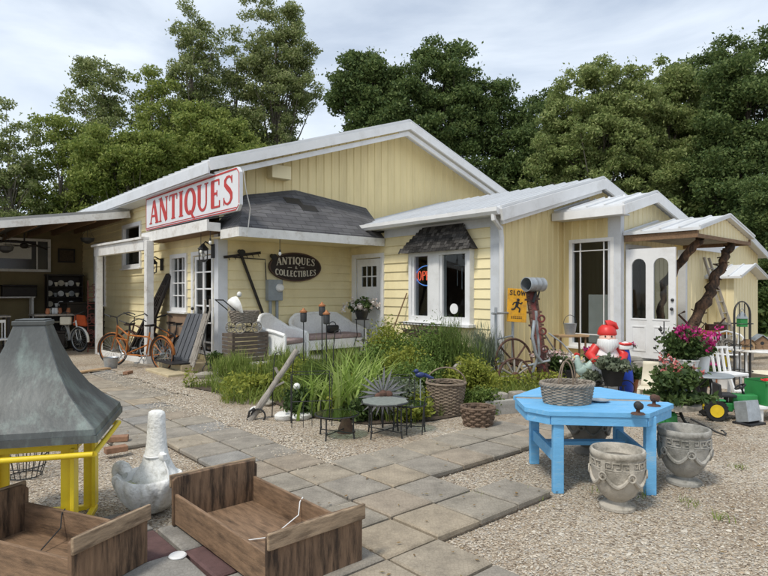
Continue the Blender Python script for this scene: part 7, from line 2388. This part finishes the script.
# square pot with grey-green foliage on a scroll stand
p = gr(617, 401); t = thing('scroll_planter', 'square black pot of grey green foliage on an iron scroll stand', 'potted plant', p + Vector((0, .15, 0)))
q = MB(); q.lathe([(.12, .20), (.17, .42), (.18, .42), (.18, .44), (.15, .44), (.14, .42), (0, .42)], 4, M=RZ(PI / 4 + .2)); q.build('pot', BLACKP, t, smooth=0)
q = MB()
for s in (-1, 1):
    q.tube([(s * (.20 + .12 * math.cos(a)), 0, .16 + .12 * math.sin(a)) for a in [-PI / 2 + 1.6 * PI * k / 16 for k in range(17)]], .008, 6); q.tube([(s * .16, -.12, 0), (s * .15, 0, .20), (s * .16, .12, 0)], .008, 6)
q.tube([(-.20, 0, .20), (.20, 0, .20)], .009, 6); q.build('stand', IRON, t)
bush('', None, .27, .19, GREYL, 1500, .042, parent=t, stems=14)
for o in LASTB: o.location.z = .42
# cream child's chair
p = gr(650, 408); t = thing('toy_chair', 'small cream plastic chair standing behind the right corner of the blue table', 'chair', p, R(-30))
q = MB(); q.box(-.15, .15, -.15, .15, .26, .285); q.build('seat', CREAMP, t, smooth=0, bevel=.01)
q = MB()
vs, fs = [], []
for i in range(8):
    z = .28 + i * .05; y = .14 + .03 * math.sin(i * .5) + i * .006
    for x in (-.13, 0, .13): vs.append((x * (1 - .03 * i), y - (.03 if x else 0), z)); 
for i in range(7):
    for k in (0, 1): fs.append((i * 3 + k, i * 3 + k + 1, i * 3 + k + 4, i * 3 + k + 3))
q.add(vs, fs); b = q.build('backrest', CREAMP, t, smooth=60); m_ = b.modifiers.new('thick', 'SOLIDIFY'); m_.thickness = .02
for x in (-.13, .13):
    for y in (-.13, .13): q = MB(); q.tube([(x, y, .26), (x * 1.15, y * 1.15, 0)], [.022, .016], 7); q.build('leg', CREAMP, t)
# stone bench near the step, pots on it
t = thing('stone_bench', 'low grey stone slab bench beside the entrance step', 'bench', gr(648, 380) + Vector((0, .2, 0)), ANG - .6)
q = MB(); q.box(-.32, .32, -.15, .15, .34, .42); q.build('slab', CONC, t, smooth=0, bevel=.015)
for x in (-.22, .22): q = MB(); q.box(x - .07, x + .07, -.12, .12, 0, .34); q.build('support', CONC, t, smooth=0, bevel=.01)
potted('small pot of magenta flowers at the foot of the white entrance door', gr(640, 380) + Vector((0, .25, .42)), TERRA, .09, .12, POTL, .14, .16, 300, PINK, 10, .05)
potted('low pot of magenta flowers half hidden behind the rooster', gr(594, 384) + Vector((0, 0, .0)), TERRA, .14, .40, POTL, .20, .22, 500, PINK, 14, .055)
potted('small white pot of blush flowers at the end of the stone bench', gr(660, 380) + Vector((0, .15, .0)), WHITEP, .10, .22, POTL, .15, .18, 500, BLUSH, 10, .04)
potted('terracotta pot of trailing green leaves beside the stone bench', gr(634, 392) + Vector((0, .1, .0)), TERRA, .11, .20, POTL, .20, .22, 900, None)
potted('black pot of grey green leaves between gnome and rooster', gr(597, 397) + Vector((0, .1, .0)), BLACKP, .11, .22, GREYL, .18, .20, 800, None)
potted('black nursery pot of salmon flowers under the grey round table', gr(704, 398) + Vector((0, .1, .0)), BLACKP, .10, .18, POTL, .17, .18, 700, SALMON, 8, .035)
potted('terracotta pot of magenta flowers on the gravel behind the toy tractor', gr(716, 388) + Vector((0, .1, .0)), TERRA, .12, .22, POTL, .18, .20, 800, PINK, 10, .045)
# candelabra stand
p = gr(664, 386); t = thing('candle_stand', 'black iron scrollwork candle stand in front of the white entrance door', 'candle stand', p)
q = MB(); q.tube([(0, 0, 0), (0, 0, 1.1)], .010, 6)
for a in (0, 2.1, 4.2): q.tube([(0, 0, .12), (.12 * math.cos(a), .12 * math.sin(a), .06), (.17 * math.cos(a), .17 * math.sin(a), 0)], .009, 6)
q.build('pole', IRON, t)
q = MB()
for k in range(8):
    a = k * PI / 4; z0 = .62 + .16 * (k % 3)
    q.tube([(.0, 0, z0), (.08 * math.cos(a), .08 * math.sin(a), z0 - .06), (.15 * math.cos(a), .15 * math.sin(a), z0), (.13 * math.cos(a), .13 * math.sin(a), z0 + .07), (.09 * math.cos(a), .09 * math.sin(a), z0 + .04)], .007, 5); q.lathe([(.022, 0), (.03, .03), (0, .03)], 8, c=(.15 * math.cos(a), .15 * math.sin(a), z0))
q.build('scrolls', IRON, t)
# stone topped tripod with blue pot
p = gr(681, 430); t = thing('stone_tripod_table', 'round stone slab on curved iron legs carrying the slate blue flower pot', 'plant stand', p + Vector((0, .12, 0)))
q = MB(); q.lathe([(0, .235), (.26, .235), (.27, .25), (.27, .29), (.255, .30), (0, .30)], 26, wob=.02); q.build('slab', STONE_URN, t)
q = MB()
for k in range(4):
    a = .5 + k * PI / 2; q.tube([(.05 * math.cos(a), .05 * math.sin(a), .23), (.10 * math.cos(a), .10 * math.sin(a), .12), (.20 * math.cos(a), .20 * math.sin(a), .01), (.25 * math.cos(a), .25 * math.sin(a), .03)], .011, 6)
q.ring((0, 0, .15), .075, .008); q.build('legs', IRON, t)
t = potted('slate blue pot of salmon flowers on the stone slab table', p + Vector((0, .12, .30)), BLUEPOT, .12, .17, POTL, .28, .32, 2200, SALMON, 15, .04)
bush('', None, .34, .14, POTL, 1400, .045, parent=t, stems=12)
# grey round table with magenta geraniums
p = Vector(((708 - MID) / FOC * 7.8, 7.8, 0)); t = thing('round_metal_table', 'thin grey round metal table on curved legs behind the salmon flowers', 'table', p)
q = MB(); q.lathe([(0, .465), (.30, .465), (.31, .475), (.30, .49), (0, .495)], 30); q.build('tabletop', GREYMETAL, t)
q = MB()
for k in range(3): a = .3 + k * 2.09; q.tube([(.02, 0, .46), (.12 * math.cos(a), .12 * math.sin(a), .30), (.08 * math.cos(a), .08 * math.sin(a), .15), (.22 * math.cos(a), .22 * math.sin(a), 0)], .012, 6)
q.build('legs', IRON, t)
potted('tall pot of bright magenta geraniums above the salmon flowers', at(688, 374, 7.75) + Vector((0, 0, -.02)), OLDWHITE, .13, .22, POTL, .30, .40, 2600, PINK, 26, .06)
potted('white pot of magenta geraniums on the grey round table', at(703, 372, 7.9), WHITEP, .09, .24, POTL, .16, .20, 500, PINK, 12, .06)
# green watering can under the blue table's corner
p = gr(668, 428); t = thing('green_watering_can', 'green plastic watering can on the gravel behind the grey urn', 'watering can', p, .8)
q = MB(); q.lathe([(.10, 0), (.105, .02), (.10, .16), (.07, .19), (0, .19)], 16); q.build('body', GREENP, t); q = MB(); q.tube([(.08, 0, .05), (.18, 0, .15), (.24, 0, .22)], [.025, .018, .016], 7); q.build('spout', GREENP, t); q = MB(); q.tube([(-.08 - .06 * math.sin(PI * k / 8), 0, .10 + .09 * math.cos(PI * k / 8)) for k in range(9)], .010, 6); q.build('handle', GREENP, t)

# ------------------------------------------------------------------ far right clutter
p = gr(727, 419); t = thing('toy_tractor', 'green ride-on toy tractor with yellow wheel hubs and a black seat', 'toy tractor', Vector((4.235, 7.28, 0)), R(-12)); t.scale = (.9, .9, .9)
for y, r, x in ((-.16, .145, -.10), (.16, .145, -.10), (-.14, .085, .34), (.14, .085, .34)):
    q = MB(); q.lathe([(r * .62, -.045), (r * .95, -.05), (r, -.03), (r, .03), (r * .95, .05), (r * .62, .045)], 26, M=TR(x, y, r) @ RX(R(90)))
    for k in range(18):
        a = 2 * PI * k / 18; q.bar((x + r * math.cos(a), y - .04, r + r * math.sin(a)), (x + r * math.cos(a + .12), y + .04, r + r * math.sin(a + .12)), .018, .018)
    w = q.build('wheel', RUBBER, t)
    q = MB(); q.lathe([(.0, -.060), (r * .22, -.060), (r * .26, -.050), (r * .60, -.056), (r * .60, .056), (r * .26, .050), (0, .060)], 20, M=TR(x, y, r) @ RX(R(90))); q.build('hub', TRACY, w)
q = MB(); q.box(-.16, .14, -.10, .10, .12, .24); q.prism([(.14, -.09), (.46, -.075), (.46, .075), (.14, .09)], .15, .36); q.box(-.22, .02, -.20, -.115, .27, .30); q.box(-.22, .02, .115, .20, .27, .30); q.build('body', GREENP, t, smooth=0, bevel=.02)
q = MB(); q.box(-.02, .18, -.13, .13, .32, .36); q.box(-.06, -.02, -.13, .13, .32, .50); q.tube([(.08, 0, .24), (.08, 0, .32)], .03); q.build('seat', BLACKP, t, smooth=0, bevel=.015)
q = MB(); q.tube([(.32, 0, .34), (.26, 0, .46)], .012); q.ring((0, 0, 0), .07, .011, M=TR(.26, 0, .46) @ RY(R(-30))); q.tube([(.3, .03, .36), (.3, .03, .48)], .012); q.build('steering_wheel', BLACKP, t)
p = gr(749, 424); t = thing('galvanized_bin', 'square galvanized bin tilted on a black tray beside the toy tractor', 'bin', p, R(25)); t.scale = (.82, .82, .82)
q = MB(); q.box(-.18, .18, -.14, .14, 0, .035); q.build('tray', BLACKP, t, smooth=0, bevel=.008)
q = MB(); M = TR(0, 0, .04) @ RX(R(-12)); q.add([(-.15, -.10, 0), (.15, -.10, 0), (.15, .10, 0), (-.15, .10, 0), (-.12, -.10, .30), (.16, -.10, .30), (.16, .10, .30), (-.12, .10, .30)], [(0, 3, 2, 1), (0, 1, 5, 4), (1, 2, 6, 5), (2, 3, 7, 6), (3, 0, 4, 7), (4, 5, 6, 7)], M); q.build('bin', GALV, t, smooth=0, bevel=.008)
p = gr(740, 408); t = thing('white_step_stool', 'white plastic step stool behind the toy tractor', 'stool', p + Vector((0, .2, 0)), R(20))
q = MB(); q.box(-.17, .17, -.14, .14, .42, .46); q.box(-.17, .17, -.24, -.142, .22, .25); q.build('steps', WHITEP, t, smooth=0, bevel=.01)
for x in (-.16, .16):
    q = MB(); q.bar((x, .14, .42), (x, .18, 0), .03, .04); q.build('leg', WHITEP, t, smooth=0); q = MB(); q.bar((x, -.10, .42), (x, -.26, 0), .03, .04); q.build('leg', WHITEP, t, smooth=0)
q = MB(); 
for x in (-.15, -.05, .05, .15): q.bar((x, .14, .46), (x, .20, .80), .02, .03)
q.bar((-.17, .20, .80), (.17, .20, .80), .03, .03); q.build('backrest', WHITEP, t, smooth=0)
p = gr(764, 421); t = thing('low_bench', 'low white bench under the green toy crate at the right edge', 'bench', p + Vector((.15, .12, 0)), R(10))
q = MB(); q.box(-.32, .4, -.18, .18, .16, .20); q.build('seat', WHITEP, t, smooth=0, bevel=.008)
for x in (-.26, .34): q = MB(); q.box(x - .03, x + .03, -.15, .15, 0, .16); q.build('leg', WHITEP, t, smooth=0)
t = thing('toy_crate', 'green plastic crate heaped with yellow and red toys', 'crate', p + Vector((.17, .12, .20)), R(12))
q = MB(); c = [(-.22, -.15), (.26, -.15), (.26, .15), (-.22, .15)]
q.box(-.22, .26, -.15, .15, 0, .02); q.box(-.24, .28, -.17, -.15, .0, .30); q.box(-.24, .28, .15, .17, .0, .30); q.box(-.24, -.22, -.15, .15, .0, .30); q.box(.26, .28, -.15, .15, .0, .30); q.box(-.26, .30, -.19, -.17, .27, .31); q.build('crate', GREENP, t, smooth=0, bevel=.006)
for k in range(10):
    x, y = random.uniform(-.18, .22), random.uniform(-.11, .11); m_ = random.choice([TRACY, REDP, TRACY, WHITEP])
    mb = MB()
    if k % 2: mb.box(-.05, .05, -.03, .03, 0, .05); mb.ring((-.03, -.035, .01), .018, .01, 'y', 10, 5); mb.ring((.03, -.035, .01), .018, .01, 'y', 10, 5)
    else: mb.ball((0, 0, .03), (.05, .035, .035)); mb.tube([(.04, 0, .03), (.09, 0, .05)], .012)
    o = mb.build('toy', m_, None, loc=p + Vector((.17, .12, .20)) + RZ(R(12)) @ Vector((x, y, .26)), rot=(random.uniform(-.3, .3), random.uniform(-.3, .3), k)); tag(o, 'small plastic toy in the green crate', 'toy', 'toys in the green crate')
q = MB(); q.box(-.09, .09, -.005, .0, 0, .11); 
# white round table with birdhouses
p = gr(768, 394); t = thing('round_white_table', 'round white garden table with birdhouses at the right edge', 'table', p + Vector((.02, .2, 0)))
q = MB(); q.lathe([(0, .655), (.46, .655), (.47, .665), (.46, .69), (0, .69)], 32); q.build('tabletop', OLDWHITE, t)
for k in range(4): a = .4 + k * PI / 2; q = MB(); q.tube([(.36 * math.cos(a), .36 * math.sin(a), .655), (.34 * math.cos(a), .34 * math.sin(a), 0)], .022, 7); q.build('leg', WHITE, t)
def birdhouse(label, p, k, rz, mat, roof):
    t = thing('birdhouse', label, 'birdhouse', p, rz, 'birdhouses on the white table')
    q = MB(); q.prism([(-.08 * k, 0), (.08 * k, 0), (.08 * k, .11 * k), (0, .17 * k), (-.08 * k, .11 * k)], -.07 * k, .07 * k, RX(R(90))); q.build('box', mat, t, smooth=0)
    q = MB(); q.hull([(-.11 * k, -.09 * k, .105 * k), (0, -.09 * k, .19 * k), (0, .09 * k, .19 * k), (-.11 * k, .09 * k, .105 * k)], .012); q.hull([(.11 * k, -.09 * k, .105 * k), (0, -.09 * k, .192 * k), (0, .09 * k, .192 * k), (.11 * k, .09 * k, .105 * k)], .012); q.build('roof', roof, t, smooth=0)
    q = MB(); q.lathe([(.022 * k, 0), (.022 * k, .002), (0, .002)], 12, M=TR(0, -.07 * k, .08 * k) @ RX(R(90))); q.build('hole', BLACKP, t); q = MB(); q.tube([(0, -.07 * k, .04 * k), (0, -.11 * k, .04 * k)], .006, 5); q.build('perch', BROWNWOOD, t)
tb = p + Vector((.02, .2, .69))
birdhouse('small tan birdhouse with a brown pitched roof on the round white table', tb + Vector((-.28, -.12, 0)), .85, .3, TANWOOD, BROWNWOOD)
birdhouse('larger birdhouse with a flat grey roof on the round white table', tb + Vector((-.05, -.05, 0)), 1.25, -.2, BROWNWOOD, GREYMETAL)
# iron obelisk arches
p = gr(742, 393); t = thing('iron_obelisk', 'tall black iron arched plant obelisk before the round white table', 'obelisk', p, .3)
q = MB()
for rz in (0, PI / 2):
    M = RZ(rz)
    for w in (.15,):
        pts = [(w, 0, 0), (w, 0, 1.25)] + [(w * math.cos(a), 0, 1.25 + .20 * math.sin(a)) for a in [PI * k / 12 for k in range(1, 12)]] + [(-w, 0, 1.25), (-w, 0, 0)]
        q.tube([M @ Vector(x) for x in pts], .010, 6)
    for x in (-.05, .05): q.tube([M @ Vector((x, 0, 0)), M @ Vector((x, 0, 1.42))], .006, 5)
for z in (.35, .75, 1.1): q.ring((0, 0, z), .15, .007, n=20)
q.build('frame', IRON, t)
t = thing('hanging_lantern', 'small green and grey lantern hanging in the iron obelisk', 'lantern', p + Vector((0, 0, 1.05)))
q = MB(); q.box(-.055, .055, -.055, .055, 0, .13); q.build('body', GREENP, t, smooth=0); q = MB(); q.lathe([(.09, .13), (.05, .2), (.01, .24), (0, .24)], 4, M=RZ(PI / 4)); q.ring((0, 0, .26), .025, .005, 'y', 12, 5); q.tube([(0, 0, .28), (0, 0, .40)], .004, 5); q.build('roof', GREYMETAL, t, smooth=0)
# white garden chair with a grey wreath
p = gr(728, 378); t = thing('garden_chair', 'white metal garden chair with curved arms behind the round grey table', 'chair', p, R(-25))
q = MB(); q.lathe([(0, .44), (.24, .44), (.25, .45), (.24, .465), (0, .465)], 24); q.build('seat', WHITE, t)
for a in (.8, 2.3, 3.9, 5.5): q = MB(); q.tube([(.2 * math.cos(a), .2 * math.sin(a), .44), (.27 * math.cos(a), .27 * math.sin(a), 0)], .018, 7); q.build('leg', WHITE, t)
q = MB(); q.tube([(-.28, -.18, .45), (-.30, -.14, .66), (-.29, .08, .70), (-.22, .22, .80), (0, .29, .86), (.22, .22, .80), (.29, .08, .70), (.30, -.14, .66), (.28, -.18, .45)], .018, 7)
for k in range(7): a = R(20 + k * 23); q.tube([(.22 * math.cos(a), .22 * math.sin(a), .46), (.27 * math.cos(a), .27 * math.sin(a), .74 + .1 * math.sin(a))], .009, 5)
q.build('backrest', WHITE, t)
t = thing('twig_wreath', 'grey twig wreath lying on the white garden chair', 'wreath', p + Vector((0, -.02, .56)), 0); t.rotation_euler = (R(60), 0, .2)
q = MB()
for k in range(34):
    ph = random.uniform(0, 6); rr = .15 + random.gauss(0, .02); zo = random.gauss(0, .03)
    q.tube([(rr * math.cos(a + ph) * (1 + .08 * math.sin(3 * a)), rr * math.sin(a + ph), zo + .03 * math.sin(2 * a + ph)) for a in [i * .32 for i in range(14)]], .006, 4)
q.build('twigs', pm('grey_twigs', (0.24, 0.215, 0.185), .95, .4, 12, .2), t)
# work bench and ladder against the rear wing
t = thing('orange_cart', 'orange and brown old farm machine standing before the rear wing', 'machine', at(704, 330, 12.2), ANG - .9); t.location.z = 0
q = MB(); q.box(-.42, .42, -.2, .2, .72, .80); q.box(-.38, .1, -.22, .18, .5, .72); q.build('bed', pm('orange_paint', (0.50, 0.22, 0.03), .6, .3, 8, .2, dirt=(0.16, 0.08, 0.04), dirt_amt=.7), t, smooth=0, bevel=.01)
for x in (-.36, .36):
    for y in (-.15, .15): q = MB(); q.tube([(x, y, .72), (x * 1.15, y * 1.1, 0)], .022); q.build('leg', IRON, t)
q = MB(); q.ring((-.3, -.24, .36), .24, .022, 'y', 24, 6); q.tube([(-.2, 0, .8), (-.5, 0, 1.12), (-.35, .1, 1.18)], .022); q.tube([(.2, 0, .8), (.45, .1, 1.05)], .018); q.box(.05, .4, -.12, .1, .801, .92); q.build('machinery', RUST, t)
t = thing('yellow_tub', 'small yellow tub on the ground right of the orange machine', 'tub', at(721, 330, 12.4), 0); t.location.z = 0
q = MB(); q.lathe([(.16, 0), (.20, .38), (.22, .4), (.2, .4), (.16, .03), (0, .03)], 18); q.build('tub', TRACY, t)
q = MB(); q.box(-.1, .1, -.1, .1, .1, .95); q.build('post', GREYWOOD, t, smooth=0)
t = thing('wooden_ladder', 'grey wooden ladder leaning on the rear wing wall', 'ladder', W(15.45, 4.80, 0), ANG)
q = MB(); A0, A1 = Vector((-.19, 0, 0)), Vector((-.16, .72, 2.45)); B0, B1 = Vector((.19, 0, 0)), Vector((.16, .72, 2.45))
q.bar(A0, A1, .045, .07, up=(1, 0, 0)); q.bar(B0, B1, .045, .07, up=(1, 0, 0)); q.build('rails', GREYWOOD, t, smooth=0)
q = MB()
for k in range(1, 9): s = k / 9; q.tube([A0.lerp(A1, s), B0.lerp(B1, s)], .018, 6)
q.build('rungs', GREYWOOD, t)
t = thing('grey_plank_bench', 'weathered grey plank bench on the lawn at the far right', 'bench', at(762, 340, 13.8), .4); t.location.z = 0
q = MB(); q.box(-.7, .7, -.18, .18, .40, .45); q.build('seat', GREYWOOD, t, smooth=0)
for x in (-.55, .55): q = MB(); q.box(x - .04, x + .04, -.15, .15, 0, .4); q.build('leg', GREYWOOD, t, smooth=0)

# more of the dealer's clutter
t = thing('iron_chair', 'black iron garden chair behind the white garden chair', 'chair', gr(716, 366), R(30))
q = MB(); q.box(-.2, .2, -.2, .2, .43, .45); q.build('seat', IRON, t, smooth=0)
for x in (-.18, .18):
    for y in (-.18, .18): q = MB(); q.tube([(x, y, .43), (x * 1.1, y * 1.1, 0)], .012); q.build('leg', IRON, t)
q = MB(); q.tube([(-.18, .18, .45), (-.18, .22, .80), (0, .23, .92), (.18, .22, .80), (.18, .18, .45)], .012)
for x in (-.1, 0, .1): q.tube([(x, .18, .45), (x, .22, .86)], .007, 5)
q.build('backrest', IRON, t)
t = thing('tan_basin', 'shallow tan basin standing on the gravel by the round white table', 'basin', gr(764, 386) + Vector((.05, -.1, 0)))
q = MB(); q.lathe([(.22, 0), (.30, .20), (.34, .24), (.30, .23), (.2, .06), (0, .05)], 28); q.build('basin', CREAMP, t)
t = thing('white_bucket', 'white plastic bucket beside the iron obelisk', 'bucket', gr(724, 388)); q = MB(); q.lathe([(.10, 0), (.13, .24), (.14, .25), (.125, .24), (.095, .02), (0, .02)], 20); q.build('body', WHITEP, t); q = MB(); q.tube([(.13 * math.cos(PI * k / 10), -.02 - .10 * math.sin(PI * k / 10), .24) for k in range(11)], .004, 5); q.build('handle', GALV, t)
t = thing('barrel', 'small weathered oak barrel standing behind the orange machine', 'barrel', gr(684, 362) + Vector((.05, 0, 0)))
q = MB(); q.lathe([(.19, 0), (.24, .18), (.25, .30), (.24, .42), (.19, .60), (.17, .58), (0, .58)], 24); q.build('staves', BROWNWOOD, t); q = MB(); q.ring((0, 0, .12), .228, .012); q.build('hoop', IRON, t); q = MB(); q.ring((0, 0, .48), .228, .012); q.build('hoop', IRON, t)
t = thing('stone_statue', 'small grey stone garden statue of a column with a ball beside the entrance step', 'statue', gr(655, 374) + Vector((.1, .1, 0)))
q = MB(); q.lathe([(.12, 0), (.12, .05), (.07, .08), (.06, .35), (.09, .40), (.09, .44), (0, .44)], 18); q.ball((0, 0, .53), .095); q.build('column', CONC, t)
t = thing('scroll_hook', 'curved black iron scroll hook lying on the gravel beside the stone topped tripod', 'hook', gr(712, 436), .3)
q = MB(); q.tube([(-.12, .18, .16), (-.02, .10, .10), (.06, .0, .04), (.12, -.06, .015), (.16, -.04, .02), (.155, .0, .05), (.13, .0, .05)], .010, 6); q.build('scroll', IRON, t)
# under the lean-to
for k, (u, v, z, w_, h_, lab) in enumerate(((1.75, 20.84, 1.95, .5, .6, 'dark framed picture at the far left of the lean-to wall'), (4.55, 20.84, 2.55, .5, .45, 'dark framed picture above the black hutch'))):
    t = thing('picture_frame', lab, 'picture', W(u, v, z), ANG, 'framed pictures under the lean-to'); q = MB()
    for a_ in ((-w_ / 2, w_ / 2, 0, .05), (-w_ / 2, w_ / 2, h_ - .05, h_)): q.box(a_[0], a_[1], -.03, 0, a_[2], a_[3])
    q.box(-w_ / 2, -w_ / 2 + .05, -.03, 0, .05, h_ - .05); q.box(w_ / 2 - .05, w_ / 2, -.03, 0, .05, h_ - .05); q.build('frame', DARKWOOD, t, smooth=0)
    q = MB(); q.box(-w_ / 2 + .05, w_ / 2 - .05, -.012, -.006, .05, h_ - .05); q.build('canvas', SOIL, t, smooth=0)
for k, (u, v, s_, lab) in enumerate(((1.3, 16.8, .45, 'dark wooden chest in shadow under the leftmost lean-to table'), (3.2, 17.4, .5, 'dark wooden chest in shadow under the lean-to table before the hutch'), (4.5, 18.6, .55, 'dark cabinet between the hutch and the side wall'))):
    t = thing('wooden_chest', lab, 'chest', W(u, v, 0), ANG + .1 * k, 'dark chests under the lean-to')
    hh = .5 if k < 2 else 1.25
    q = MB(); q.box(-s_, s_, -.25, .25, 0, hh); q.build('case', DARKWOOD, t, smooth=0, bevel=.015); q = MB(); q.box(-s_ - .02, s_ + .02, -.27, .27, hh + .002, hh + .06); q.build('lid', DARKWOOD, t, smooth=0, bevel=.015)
for k, (u, v, z, lab) in enumerate(((2.3, 16.6, 2.55, 'dark wire basket hanging under the lean-to roof at the left'), (4.2, 16.9, 2.9, 'dark wire basket hanging under the lean-to roof near the side wall'))):
    t = thing('hanging_basket', lab, 'hanging basket', W(u, v, z), 0, 'hanging baskets under the lean-to'); q = MB(); q.lathe([(.05, 0), (.15, .06), (.18, .15), (.17, .15), (.14, .07), (0, .02)], 16); q.build('bowl', IRON, t)
    q = MB()
    for a_ in (0, 2.1, 4.2): q.tube([(.17 * math.cos(a_), .17 * math.sin(a_), .15), (0, 0, .48)], .004, 5)
    q.build('chains', IRON, t)
